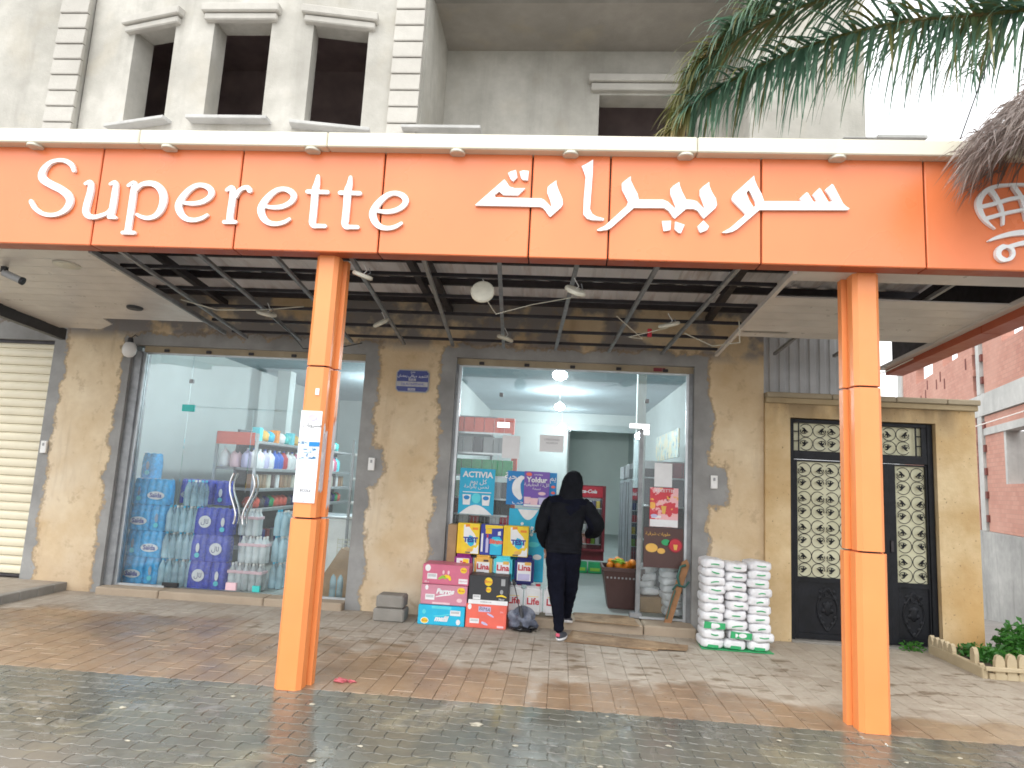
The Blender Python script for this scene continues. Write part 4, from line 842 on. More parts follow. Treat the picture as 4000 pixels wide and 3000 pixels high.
# planter with little picket edging
PL = thing('planter_edging', 'cream concrete picket edging around the planter corner by the gate', 'edging', (4.0, 6.8, 0))
obj('planter_soil', MB().box(4.09, 6.87, -.05, 4.89, 7.79, .07), M['soil'], PL)
def picket(x, y, rz, h=.20, w=.075):
    pr = [(-w / 2, -.03), (w / 2, -.03), (w / 2, h - .06), (w * .32, h - .015), (0, h), (-w * .32, h - .015), (-w / 2, h - .06)]
    m = MB().prism(pr, -.02, .02, 'y'); c, s = math.cos(rz), math.sin(rz); m.v = [(x + a * c - b * s, y + a * s + b * c, z) for a, b, z in m.v]; obj('picket', m, M['picket_paint'], PL)
for k, y in enumerate((7.70, 7.60, 7.51, 7.42, 7.33)): picket(4.02, y, R(90), .19)
picket(4.03, 6.98, R(90), .24); picket(4.03, 6.88, R(90), .12)
for k in range(8): picket(4.14 + k * .105, 6.80, 0, .235 if k in (1, 2, 5, 6) else .15 if k == 3 else .22, .085)
obj('picket_rail', MB().cbox(4.0, 6.755, .075, 4.88, 6.785, .115, .006), M['picket_paint'], PL); obj('picket_rail', MB().cbox(3.995, 6.80, -.03, 4.045, 7.72, .10, .01), M['picket_paint'], PL)
obj('picket_rail', MB().cbox(4.05, 6.785, -.03, 4.88, 6.83, .05, .006), M['picket_paint'], PL)
def bush(name, label, cx, cy, z0, rx, ry, rz, n, size, cat='plant', mt='plant_green', seed=1):
    r = random.Random(seed); m = MB()
    for i in range(n):
        a = r.uniform(0, 2 * math.pi); el = math.asin(r.uniform(0, 1)); q = r.uniform(.35, 1)
        c = Vector((cx + rx * q * math.cos(a) * math.cos(el), cy + ry * q * math.sin(a) * math.cos(el), z0 + rz * q * math.sin(el)))
        d = Vector((r.gauss(0, 1), r.gauss(0, 1), r.gauss(.3, .6))).normalized(); s = d.cross(Vector((r.gauss(0, 1), r.gauss(0, 1), r.gauss(0, 1)))).normalized(); L = size * r.uniform(.6, 1.3)
        up = s.cross(d); q0, q1, q2, q3 = c, c + d * L * .5 + s * L * .22 + up * L * .08, c + d * L - Vector((0, 0, L * .25)), c + d * L * .5 - s * L * .22 + up * L * .08
        m.add([q0, q1, q2, q3], [(0, 1, 2), (0, 2, 3)])
    t = thing(name, label, cat, (cx, cy, z0)); o = obj('foliage', m, M[mt], t); o['kind'] = 'stuff'
    obj('stem', MB().tube([(cx, cy, z0 - .02), (cx + .02, cy, z0 + rz * .5)], .01, 6), M['bark'], t)
bush('leafy_shrub', 'lush bright green shrub in the planter right of the ochre gate pillar', 4.93, 7.55, .05, .34, .40, .34, 1300, .085, seed=2)
bush('leafy_shrub', 'low green plant in the planter corner behind the pickets', 4.32, 7.30, .06, .22, .36, .13, 500, .07, seed=3)
bush('weed', 'small tuft of weeds at the foot of the gate', 3.84, 7.76, .0, .12, .05, .10, 70, .06, seed=4)
bush('leafy_shrub', 'green trailing plant at the outer end of the picket edging', 4.72, 7.05, .05, .30, .22, .22, 600, .09, seed=5)
# ================================================================== LAMPS, SWITCHES, SIGNS
def disc_lamp(x, y, z, r, tx, ty, label, hang=.12, wire=True):
    t = thing('ceiling_lamp', label, 'lamp', (x, y, z), 'round white lamps dangling under the canopy', world=False)
    o = obj('lamp_disc', MB().lathe([(r * .85, -.012), (r, -.004), (r, .012), (r * .9, .022)], 0, 0, 24), M['off_white'], t, smooth=True); o.rotation_euler = (R(tx), R(ty), 0)
    if wire:
        obj('wire', MB().tube([(.0, 0, .01), (.03, .01, hang * .4), (-.01, .02, hang)], .004, 5), M['white_plastic'], t)
        obj('spring_clip', MB().tube([(.02, 0, .0), (.06, .01, .03), (.05, .01, .07)], .004, 5), M['zinc'], t)
disc_lamp(-.70, 5.31, 3.115, .098, 78, 6, 'round white disc lamp hanging on edge facing the street')
disc_lamp(.06, 5.26, 3.13, .09, 28, 22, 'white disc lamp tilted under the ceiling bar left of the middle of the right shopfront')
disc_lamp(-1.66, 5.11, 3.16, .085, 12, 20, 'white disc lamp just right of the top of the left orange column')
disc_lamp(-2.99, 6.3, 3.10, .10, 16, 14, 'white disc lamp hanging left of the left orange column')
disc_lamp(-1.83, 6.35, 3.06, .085, 24, -28, 'white disc lamp tipped toward its bracket right of the left column')
disc_lamp(.95, 6.1, 3.08, .10, 14, -14, 'white disc lamp hanging beside a small red piece')
disc_lamp(-.63, 6.78, 3.04, .09, 6, 18, 'white disc lamp seen edge-on like a stick above the blue street sign')
tag(obj('connector', MB().cbox(.79, 6.38, 3.03, .83, 6.42, 3.11, .004), M['red'], None), 'small red and white cable connector dangling from the canopy ceiling', 'connector')
tag(obj('downlight', MB().lathe([(.10, -.012), (.11, -.006), (.11, .004), (.09, .01)], -4.40, 5.36, 24, 3.256), M['off_white'], smooth=True), 'flat round downlight in the ribbed ceiling left of the bars', 'lamp')
tag(obj('downlight', MB().lathe([(.07, -.03), (.08, -.02), (.08, .0), (.06, .01)], -4.55, 6.55, 24, 3.19), M['charcoal'], smooth=True), 'small dark round fitting at the back of the ribbed ceiling', 'lamp')
t = thing('security_camera', 'small dark camera hanging from the ribbed ceiling at far left', 'camera', (-4.96, 5.45, 3.2))
obj('camera_body', MB().tube([(-5.05, 5.43, 3.19), (-4.90, 5.47, 3.13)], .032, 12), M['grey'], t, smooth=True); obj('lens_ring', MB().tube([(-4.905, 5.469, 3.132), (-4.885, 5.474, 3.124)], .036, 12), M['black_plastic'], t, smooth=True)
obj('bracket', MB().cbox(-5.07, 5.41, 3.19, -5.02, 5.45, 3.245, .004), M['black_plastic'], t)
t = thing('globe_lamp', 'white glass globe lamp hanging over the corner of the left shopfront', 'lamp', (-5.36, 7.72, 2.93))
obj('globe', MB().lathe([(.02, .09), (.05, .085), (.072, .05), (.082, .0), (.075, -.05), (.05, -.085), (.015, -.098)], -5.36, 7.72, 20, 2.93), M['white_plastic'], t, smooth=True)
obj('socket', MB().lathe([(.02, .15), (.03, .14), (.035, .09), (.03, .085)], -5.36, 7.72, 16, 2.93), M['charcoal'], t, smooth=True)
obj('cable', MB().tube([(-5.36, 7.72, 3.07), (-5.35, 7.78, 3.13), (-5.36, 7.84, 3.12)], .005, 6), M['black_plastic'], t)
for x, lab in ((-6.37, 'white switch box on the ochre wall beside the cream roller shutter'), (-2.235, 'white switch box on the wall between the left shopfront and the pillar'), (1.76, 'white switch box on the wall above the stacked white sacks')):
    t = thing('switch_box', lab, 'switch', (x, 7.84, 1.62)); obj('box_cover', MB().cbox(x - .038, 7.815, 1.61, x + .038, 7.849, 1.76, .005), M['white_plastic'], t); obj('key_slot', MB().cbox(x - .012, 7.808, 1.70, x + .012, 7.816, 1.735, .003), M['grey'], t)
def cable(pts, label, mt='black_plastic', r=.006):
    tag(obj('cable', MB().tube(pts, r, 5), M[mt], smooth=True), label, 'cable')
cable([(-3.9, 6.3, 3.22), (-3.5, 6.28, 3.12), (-3.05, 6.3, 3.14), (-2.7, 6.5, 3.24)], 'loose cable looping to the hanging lamp left of the left column', 'off_white')
cable([(-2.98, 6.32, 3.12), (-2.9, 6.7, 3.0), (-2.95, 7.2, 2.93), (-2.7, 7.5, 3.0), (-2.4, 7.6, 3.1)], 'loose dark cable drooping above the left shopfront')
cable([(1.66, 6.4, 3.22), (1.68, 6.45, 3.02), (1.5, 6.8, 3.05), (1.2, 6.7, 3.15)], 'pale loose cable at the edge of the right ceiling panels', 'off_white')
cable([(3.05, 7.4, 2.95), (3.25, 7.5, 2.93), (3.5, 7.5, 2.97), (3.72, 7.3, 3.1)], 'pale cable sagging under the right end of the canopy', 'off_white')
cable([(-.66, 5.35, 3.05), (-.60, 5.5, 2.98), (-.3, 5.6, 3.10), (.05, 5.4, 3.12)], 'thin cable linking the two round lamps in the middle of the canopy', 'off_white', .004)
cable([(.95, 6.15, 3.07), (.6, 6.3, 3.0), (.75, 6.45, 3.02), (.45, 5.9, 3.1)], 'thin cable tangled beside the small red connector', 'off_white', .004)
cable([(2.74, 4.65, 4.16), (3.1, 4.8, 5.0)], 'thin black wire rising slantwise from the fascia at the right', 'black_plastic', .005)
# street-name plate
t = thing('street_sign', 'blue enamel street name plate with Arabic and white lettering on the ochre pillar', 'sign', (-1.82, 7.84, 2.7))
obj('sign_rim', MB().prism([(-2.018, 2.60), (-1.985, 2.565), (-1.645, 2.565), (-1.612, 2.60), (-1.612, 2.805), (-1.645, 2.84), (-1.985, 2.84), (-2.018, 2.805)], 7.832, 7.846, 'y'), M['grey'], t, fix=True)
obj('sign_field', MB().prism([(-2.005, 2.605), (-1.98, 2.577), (-1.65, 2.577), (-1.625, 2.605), (-1.625, 2.80), (-1.65, 2.828), (-1.98, 2.828), (-2.005, 2.80)], 7.828, 7.8315, 'y'), simple('sign_blue', (.02, .035, .20), .35, 0, .2, 12), t, fix=True)
obj('sign_band', MB().box(-2.004, 7.826, 2.635, -1.626, 7.8279, 2.695), simple('sign_band', (.42, .42, .43), .5, 0, .2, 30), t)
obj('sign_band', MB().box(-1.865, 7.826, 2.705, -1.775, 7.8279, 2.733), MATS['sign_band'], t); obj('sign_band', MB().box(-1.865, 7.826, 2.585, -1.775, 7.8279, 2.615), MATS['sign_band'], t)
text(ar('الشهيد جيلالي رمضان'), .043, M['white'], t, -1.815, 7.8268, 2.762); text(ar('شارع'), .028, M['white'], t, -1.815, 7.8268, 2.812)
text('DJILALI RAMDANE', .040, M['deep_blue'], t, -1.815, 7.8255, 2.664, sx=.85); text('RUE', .030, M['deep_blue'], t, -1.82, 7.8255, 2.719); text('ORAN', .026, M['deep_blue'], t, -1.82, 7.8255, 2.599)

# ================================================================== PAPERS ON THE LEFT COLUMN
def sheet(name, label, cat, x0, z0, x1, z1, y, mt, wave=.0, parent=None, group=None):
    """paper sheet with real thickness and a slight buckle"""
    m = MB(); nx, nz = 6, 6; vs_ = []
    for k, yy in enumerate((y, y + .0012)):
        for j in range(nz + 1):
            for i in range(nx + 1):
                u, v = i / nx, j / nz
                vs_.append((x0 + (x1 - x0) * u, yy - wave * math.sin(u * 5 + v * 3) * math.sin(v * 3.1), z0 + (z1 - z0) * v))
    K = (nx + 1) * (nz + 1); fs = []
    for j in range(nz):
        for i in range(nx):
            a = j * (nx + 1) + i; fs.append((a, a + 1, a + nx + 2, a + nx + 1)); fs.append((K + a, K + a + nx + 1, K + a + nx + 2, K + a + 1))
    m.add(vs_, fs); o = obj(name, m, M[mt] if isinstance(mt, str) else mt, parent)
    if label: tag(o, label, cat, group)
    return o
def m_print(name, base, inks, scale=26, thr=.56, st=(1, 1, 1)):
    g = G(name); c = base
    for i, (ik, th) in enumerate(inks):
        n = g.noise(scale * (1 + .37 * i), 4, .6, stretch=(st[0] + i * .01, 1, st[2] + .013 * i)); c = g.mix(g.ramp(n, th, th + .03), c, ik)
    return g.fin(c, .5, 0, .4)
pw = m_print('notice_print', (.78, .79, .82), [((.35, .36, .42), .62)], 30, st=(1, 1, 2.0))
a = sheet('notice', 'white paper notice with round stamp, topmost on the left column', 'notice', -1.995, 1.80, -1.828, 2.035, 4.9585, 'paper', 0)
obj('stamp', MB().ellipse(-1.90, 1.985, .035, .028, 4.955, 4.9575), M['lilac'], a); text(ar('مشروبات'), .04, M['dark_grey'], a, -1.90, 4.956, 1.925)
a = sheet('notice', 'torn blue and white poster strip in the middle of the papers on the left column', 'notice', -1.995, 1.66, -1.828, 1.80, 4.9585, m_print('torn_print', (.62, .72, .80), [((.03, .14, .30), .58), ((.80, .82, .86), .55)], 16, st=(1, 1, 3)), 0)
obj('dark_print', MB().box(-1.91, 4.955, 1.765, -1.83, 4.9575, 1.798), M['poster_blue'], a)
a = sheet('notice', 'white photocopied sheet with faded print, lowest on the left column', 'notice', -1.995, 1.34, -1.828, 1.66, 4.9585, pw, 0)
text('ECOLE', .028, M['dark_grey'], a, -1.905, 4.9565, 1.43)
def side_sheet(lab, y0, y1, z0, z1, mt, x=-1.797):
    r = random.Random(len(lab)); m = MB(); pts = []
    for k in range(7): pts.append((y0 + (y1 - y0) * k / 6, z0 + r.uniform(-.02, .03)))
    for k in range(7): pts.append((y1 - (y1 - y0) * k / 6, z1 + r.uniform(-.07, .04)))
    m.prism(pts, x, x + .0015, 'x'); tag(obj('poster_remnant', m, mt, fix=True), lab, 'poster')
side_sheet('torn pale poster remnant on the right side of the left column', 4.995, 5.083, 1.42, 1.92, m_print('rem1', (.60, .58, .62), [((.80, .80, .83), .52), ((.10, .14, .25), .66)], 14, st=(1, 1, .6)), -1.8205)
side_sheet('white poster scraps along the rear edge of the left column', 5.112, 5.178, 1.30, 1.98, m_print('rem2', (.70, .68, .71), [((.75, .28, .15), .58), ((.2, .2, .25), .66)], 18, st=(1, 1, .4)), -1.7885)

# ================================================================== BOXES AND CANS BY THE DOOR
def carton(label, x0, x1, z0, z1, y0, y1, mt, prints, rz=0, cat='box', name='carton', group=None):
    cx, cy = (x0 + x1) / 2, (y0 + y1) / 2
    t = thing(name, label, cat, (cx, y0, z0), group, world=False, rz=rz)
    w, h = (x1 - x0) / 2, z1 - z0
    b = obj('box_body', MB().cbox(-w, 0, .001, w, y1 - y0, h - .001, .006), M[mt], t)
    obj('flap_seam', MB().box(-w + .01, (y1 - y0) / 2 - .002, h - .0008, w - .01, (y1 - y0) / 2 + .002, h + .0006), M['cardboard'], t)
    for pi, p in enumerate(prints):
        k = p[0]; X, Z = (p[1] - .5) * 2 * w, p[2] * h; D = -.0004 * pi
        if k == 'e': obj('printed_badge', MB().ellipse(X, Z, p[3] * w, p[4] * h, D - .0012, -.0002), M[p[5]], t)
        elif k == 'r': obj('printed_panel', MB().box(X - p[3] * w, D - .0012, Z - p[4] * h, X + p[3] * w, -.0002, Z + p[4] * h), M[p[5]], t)
        elif k == 'c':   # bar code patch
            obj('bar_code', MB().box(X - p[3] * w, D - .0012, Z - p[4] * h, X + p[3] * w, -.0002, Z + p[4] * h), M['white'], t)
            m = MB(); n = 12
            for i in range(n): m.box(X - p[3] * w * .8 + i * p[3] * w * 1.6 / n, D - .0015, Z - p[4] * h * .2, X - p[3] * w * .8 + (i + .55) * p[3] * w * 1.6 / n, D - .00125, Z + p[4] * h * .7)
            o = obj('bar_lines', m, M['grey'], t); o['kind'] = 'stuff'
        elif k == 't': text(p[3], p[4] * h, M[p[5]], t, X, D - .0022, Z, shear=p[6] if len(p) > 6 else 0, rot=R(p[7]) if len(p) > 7 else 0, bold=.004 * (p[8] if len(p) > 8 else 0))
        elif k == 'b': obj('printed_swoosh', MB().ribbon([((a - .5) * 2 * w, bz * h, cw * h) for a, bz, cw in p[1]] if False else [((a - .5) * 2 * w, bz * h, cw * h) for a, bz, cw in p[3]], D - .0012, -.0002), M[p[4]], t, fix=True)
    return t
BY = 7.40
carton('sky blue carton with yellow oval badge, lowest left in the pile by the door', -1.462, -.955, 0, .207, BY - .02, BY + .32, 'sky_box',
       [('r', .5, .90, .42, .07, 'cyan'), ('e', .15, .22, .17, .16, 'white'), ('e', .15, .22, .145, .13, 'lemon'), ('t', .15, .22, 'Bimo', .14, 'red', .2), ('c', .80, .66, .22, .13), ('b', 0, 0, [(.35, .46, .05), (.5, .50, .07), (.68, .60, .05)], 'cyan'), ('t', .5, .34, 'mafil', .36, 'white', .3, 0, 1), ('e', .87, .22, .09, .14, 'white'), ('e', .13, .66, .08, .12, 'cyan')])
carton('dusty pink carton with wavy white lettering, middle of the left pile by the door', -1.448, -.942, .209, .421, BY - .005, BY + .33, 'pink_light',
       [('e', .12, .84, .07, .12, 'white'), ('t', .52, .68, 'Parros', .34, 'white', .25, 0, 1), ('b', 0, 0, [(.33, .40, .04), (.5, .50, .08), (.66, .54, .03)], 'white'), ('e', .87, .76, .17, .16, 'lemon'), ('t', .87, .76, 'Bimo', .14, 'red', .2), ('c', .20, .38, .20, .14), ('r', .45, .09, .38, .05, 'pink_pale'), ('e', .84, .28, .12, .10, 'pink_pale')])
carton('rose pink carton with yellow printed fruit, topmost of the left pile by the door', -1.445, -.935, .423, .635, BY, BY + .33, 'pink',
       [('e', .11, .80, .12, .17, 'white'), ('e', .88, .77, .14, .14, 'lemon'), ('t', .88, .77, 'Bimo', .12, 'red', .2), ('c', .21, .40, .21, .14), ('e', .45, .62, .045, .10, 'pink_pale'), ('e', .56, .62, .045, .10, 'pink_pale'), ('b', 0, 0, [(.36, .28, .08), (.44, .40, .14), (.5, .34, .12)], 'lime'), ('b', 0, 0, [(.5, .44, .14), (.57, .40, .16), (.60, .28, .12)], 'lemon'), ('r', .88, .22, .19, .12, 'white'), ('t', .88, .22, 'GRATUIT', .10, 'pink'), ('t', .1, .12, '48 x', .13, 'white')])
carton('coral orange carton with lilac lettering, lowest on the right of the pile', -.945, -.505, 0, .248, BY - .01, BY + .33, 'coral',
       [('e', .09, .88, .09, .12, 'white'), ('r', .46, .80, .30, .11, 'lilac'), ('t', .46, .80, 'BIMA', .22, 'dark_grey', .1, 6), ('b', 0, 0, [(.54, .62, .06), (.62, .56, .08), (.68, .50, .05)], 'lilac'), ('c', .22, .30, .23, .10), ('b', 0, 0, [(.42, .24, .1), (.48, .2, .1), (.54, .16, .05)], 'lilac'), ('r', .86, .10, .16, .04, 'pink_pale'), ('t', .88, .72, '24x', .10, 'pink_pale')])
carton('black carton with two yellow ovals and a white lower band', -.928, -.497, .25, .546, BY - .005, BY + .33, 'charcoal',
       [('r', .5, .07, .99, .075, 'white'), ('t', .45, .075, 'CONSERVER AU SEC', .045, 'dark_grey'), ('e', .49, .80, .20, .15, 'lemon'), ('t', .49, .80, 'Bimo', .15, 'red', .2), ('e', .50, .52, .135, .10, 'lemon'), ('t', .5, .52, 'Bimo', .10, 'red', .2), ('c', .21, .24, .19, .08), ('r', .86, .80, .10, .12, 'grey'), ('e', .83, .46, .08, .08, 'grey'), ('b', 0, 0, [(.72, .30, .04), (.84, .33, .06), (.95, .28, .03)], 'lemon'), ('t', .84, .20, 'Noir', .11, 'white')])
def jerry(label, x, z, y, w, h, mt, cap, word, lab2, seed=0, cat='jerrycan', extra=None, group=None):
    t = thing('jerrycan', label, cat, (x, y, z), group, world=False)
    bm = bmesh.new(); bmesh.ops.create_cube(bm, size=1)
    for v in bm.verts: v.co = Vector((v.co.x * w, v.co.y * w * .72 + w * .36, (v.co.z + .5) * h))
    bmesh.ops.bevel(bm, geom=bm.edges[:], offset=.026, segments=3, affect='EDGES')
    body = MB().bm(bm); 
    obj('can_body', body, M[mt], t, smooth=True)
    obj('shoulder', MB().cbox(-w * .40, w * .08, h - .012, w * .40, w * .64, h + .010, .010), M[mt], t)
    obj('cap', MB().lathe([(.026, 0), (.027, .018), (.024, .024)], w * .25, w * .36, 14, h + .008), M[cap], t, smooth=True)
    obj('can_handle', MB().tube([(-w * .34, w * .36, h + .004), (-w * .26, w * .36, h + .024), (w * .02, w * .36, h + .024), (w * .10, w * .36, h + .004)], .009, 8), M[mt], t, smooth=True)
    obj('front_label', MB().box(-w * .36, -.0022, h * lab2[0], w * .36, .0004, h * lab2[1]), M['white'], t)
    zt = h * (lab2[0] + (lab2[1] - lab2[0]) * lab2[2])
    text(word, h * lab2[3], M['red'], t, 0, -.0032, zt, bold=.003)
    for e in (extra or []):
        obj('label_print', MB().box(w * e[0], -.0030, h * e[1], w * e[2], -.0022, h * e[3]), M[e[4]], t)
    return t
cz = .435; ex = [(-.02, .78, .34, .90, 'gold')]
jerry('magenta jerrycan, first of the row of four behind the cartons', -1.047, cz, 7.66, .20, .285, 'magenta', 'magenta', 'Zen', (.45, .88, .6, .15), extra=[(.0, .70, .33, .86, 'lemon')])
jerry('golden yellow jerrycan with brown flowers printed on its label', -.818, cz, 7.66, .20, .285, 'gold', 'gold', 'Lina', (.12, .78, .72, .30), extra=[(-.30, .16, .10, .40, 'brown'), (.02, .80, .30, .88, 'brown')])
jerry('turquoise jerrycan standing between the yellow and the navy ones', -.592, cz, 7.66, .205, .29, 'cyan', 'cyan', 'Lina', (.12, .80, .68, .30), extra=[(-.32, .14, .28, .38, 'sky_box'), (.0, .72, .32, .84, 'gold')])
jerry('navy blue jerrycan at the right end of the coloured row', -.352, cz, 7.66, .215, .29, 'navy', 'navy', 'Lina', (.16, .84, .70, .30), extra=[(-.30, .18, .30, .42, 'lilac'), (.02, .74, .34, .86, 'gold')])
for x, lab in ((-.452, 'white jerrycan with red lettering directly below the turquoise one'), (-.238, 'white jerrycan with red lettering, middle of the lower white row'), (-.02, 'white jerrycan with a red cap nearest the walking person')):
    jerry(lab, x, .125, 7.66, .20, .29, 'white', 'red', 'Life', (.30, .66, .50, .34), extra=[(-.30, .655, .30, .675, 'lemon'), (-.24, .36, -.06, .40, 'grey'), (.02, .38, .24, .42, 'grey')])
# packs of washing powder
def soap(label, x0, x1, kind):
    t = thing('detergent_box', label, 'box', ((x0 + x1) / 2, 7.68, .735), world=False); w = (x1 - x0) / 2; h = .337
    obj('box_body', MB().cbox(-w, 0, 0, w, .14, h, .004), M['lemon' if kind == 'y' else 'deep_blue'], t)
    cnt = [0]
    def P(nm, pts, mt, y=-.0012):
        cnt[0] += 1; y = -.0006 - .0003 * cnt[0]; obj(nm, MB().prism([(a * w, b * h) for a, b in pts], y, -.0002, 'y'), M[mt], t, fix=True)
    if kind == 'y':
        P('printed_splash', [(-.45, .95), (-.42, .5), (-.2, .36), (.2, .28), (.7, .3), (.75, .5), (.55, .66), (.2, .8), (-.1, .97)], 'white')
        P('printed_drop', [(.1, .62), (-.15, .45), (0, .3), (.25, .24), (.5, .3), (.6, .45), (.4, .58)], 'sky_box', -.0022)
        P('printed_foam', [(.2, .02), (.3, .12), (.45, .10), (.55, .22), (.75, .20), (.95, .32), (.95, .02)], 'white'); P('printed_leaf', [(.0, .06), (-.1, .14), (.1, .2), (.45, .16), (.4, .08)], 'gold', -.0016)
        text('TEST', .075, M['deep_blue'], t, w * .22, -.0048, h * .46, bold=.004); P('printed_text', [(-.3, .98), (-.3, .88), (.1, .90), (.1, .98)], 'orange_fruit', -.0022); P('printed_text', [(.35, .88), (.35, .80), (.85, .80), (.85, .88)], 'orange_fruit')
        P('side_panel', [(-1, .02), (-1, .98), (-.62, .98), (-.62, .02)], 'yellow'); P('printed_text', [(-.2, .03), (-.2, .07), (.25, .07), (.25, .03)], 'dark_grey')
    else:
        P('printed_top', [(-.6, .86), (-.6, .99), (.99, .99), (.99, .90)], 'lemon'); P('printed_panel', [(-.55, .70), (-.55, .86), (.0, .86), (.0, .70)], 'yellow')
        P('printed_wave', [(-.1, .02), (-.1, .5), (.1, .6), (.7, .62), (.95, .5), (.95, .02)], 'sky_box'); P('printed_ring', [(.05, .36), (.1, .5), (.5, .56), (.85, .5), (.9, .36), (.5, .28)], 'cyan', -.0022)
        P('printed_bottle', [(-.5, .08), (-.5, .5), (-.38, .62), (-.26, .5), (-.26, .08)], 'lilac'); P('printed_bottle', [(-.92, .1), (-.92, .7), (-.75, .7), (-.75, .1)], 'white'); P('printed_badge', [(.55, .66), (.55, .78), (.8, .80), (.82, .66)], 'white')
        P('printed_text', [(-.42, .56), (-.45, .66), (-.3, .70), (-.28, .58)], 'red', -.0022)
        text('Bingo', .066, M['coral'], t, w * .42, -.0052, h * .45, bold=.004)
soap('yellow washing powder box, left one of the two', -1.13, -.878, 'y'); soap('dark blue washing powder box between two yellow ones', -.866, -.612, 'b'); soap('yellow washing powder box, right one of the two', -.605, -.322, 'y')
tag(obj('cardboard_sheet', MB().cbox(-1.245, 7.70, .0, -1.14, 7.86, 1.05, .008)
        , M['cardboard']), 'brown cardboard carton standing behind the yellow box at the door frame', 'cardboard')
t = thing('plinth_crate', 'low brown crate carrying the coloured jerrycans', 'crate', (-.7, 7.68, 0)); 
for x0, x1 in ((-1.15, -.93), (-.93, -.72), (-.72, -.57)): obj('crate_board', MB().cbox(x0 + .003, 7.70, .0, x1 - .003, 7.9, .43, .006), M['cardboard'], t)
t2 = tag(obj('display_board', MB().cbox(-.57, 7.90, .44, -.145, 7.93, 1.26, .004), M['poster_cyan']), 'tall bright blue dairy display board behind the pile, Arabic lettering on top', 'display')
text(ar('لبن'), .20, M['white'], t2, -.345, 7.8985, 1.06, bold=.008); obj('printed_bowl', MB().prism([(-.47 + .24 * k / 12, 1.255 - .12 * math.sin(math.pi * k / 12)) for k in range(13)], 7.897, 7.8995, 'y'), M['white'], t2, fix=True)
obj('printed_badge', MB().ellipse(-.27, .86, .07, .03, 7.897, 7.8995), M['cyan'], t2); obj('printed_panel', MB().box(-.56, 7.897, .45, -.15, 7.8995, .56), M['sky_box'], t2); obj('printed_badge', MB().ellipse(-.22, .72, .05, .03, 7.897, 7.8995), M['white'], t2)
t = thing('shopping_bag', 'grey blue plastic bag slumped on the ground in front of the white jerrycans', 'bag', (-.335, 7.44, 0))
def lump(c, sx, sy, sz, seed, amp=.22, nu=28, nv=18, spiky=0):
    bm = bmesh.new(); bmesh.ops.create_uvsphere(bm, u_segments=nu, v_segments=nv, radius=1); r = random.Random(seed)
    ph = [(r.uniform(0, 6), r.uniform(2, 6), r.uniform(2, 6), r.uniform(2, 6)) for _ in range(5)]
    for v in bm.verts:
        k = 1 + amp * sum(math.sin(p + v.co.x * a + v.co.y * b + v.co.z * d) for p, a, b, d in ph) / 3
        if spiky and v.co.z > .2: k += spiky * max(0, math.sin(7 * math.atan2(v.co.y, v.co.x) + ph[0][0])) * v.co.z
        v.co = Vector((c[0] + v.co.x * sx * k, c[1] + v.co.y * sy * k, max(.0, c[2] + v.co.z * sz * k)))
    return MB().bm(bm)
obj('bag_body', lump((-.34, 7.44, .085), .155, .10, .11, 4, .25, spiky=.45), simple('bag_film', (.12, .135, .18), .28, 0, .5, 14, bump=.9, bs=20), t, smooth=True)
obj('bag_bottom', lump((-.31, 7.40, .03), .12, .08, .04, 8, .3), simple('bag_black', (.012, .012, .014), .18, 0, .4, 20, bump=.8, bs=24), t, smooth=True)
t = thing('umbrella', 'closed black umbrella leaning against the black carton above the bag', 'umbrella', (-.35, 7.38, .10))
obj('shaft', MB().tube([(-.345, 7.37, .12), (-.40, 7.375, .35), (-.445, 7.39, .50)], .006, 8), M['charcoal'], t, smooth=True); obj('grip', MB().tube([(-.435, 7.388, .47), (-.45, 7.39, .53)], .018, 10), M['black_plastic'], t, smooth=True)
obj('folded_canopy', MB().tube([(-.335, 7.36, .06), (-.345, 7.37, .15), (-.355, 7.37, .26)], [.02, .032, .01], 10), M['charcoal'], t, smooth=True)
t = thing('concrete_block', 'worn grey concrete block at the foot of the ochre pillar', 'block', (-1.78, 7.42, 0))
obj('block_body', MB().cbox(-1.955, 7.37, .0, -1.615, 7.62, .135, .014), M['cement_dark'], t); obj('block_body', MB().cbox(-1.935, 7.38, .138, -1.63, 7.62, .275, .02), M['cement_dark'], t)
# cardboard mats
def mat_(label, pts, z, seed):
    r = random.Random(seed); m = MB(); P = []
    for i in range(len(pts)):
        a, b = Vector(pts[i]), Vector(pts[(i + 1) % len(pts)])
        for k in range(6): P.append(tuple(a.lerp(b, k / 6) + Vector((r.uniform(-.008, .008), r.uniform(-.008, .008)))))
    m.prism(P, z, z + .006, 'z'); return tag(obj('cardboard_mat', m, M['cardboard_wet'], fix=True), label, 'mat')
def m_cbw():
    g = G('cardboard_wet'); c = g.mix(g.ramp(g.noise(3.5, 6, .65), .38, .62), (.20, .125, .07), (.40, .275, .165)); c = g.mix(g.math('MULTIPLY', g.ramp(g.noise(13, 5), .5, .7), .5), c, (.16, .10, .055)); g.bump(g.noise(18, 4), .4, .01); return g.fin(c, .7, 0, .3)
M['cardboard_wet'] = m_cbw()
mat_('wet brown cardboard sheet on the paving in front of the door step', [(.12, 7.03), (1.02, 6.92), (1.20, 7.28), (.20, 7.55)], .006, 1)
mat_('second cardboard piece lying askew at the right end of the wet sheet', [(.75, 6.95), (1.32, 6.98), (1.38, 7.20), (.9, 7.30)], .0135, 2)
mm = mat_('cardboard doormat drooping over the door step', [(.24, 7.60), (.92, 7.54), (.90, 8.05), (.22, 8.05)], .104, 3)

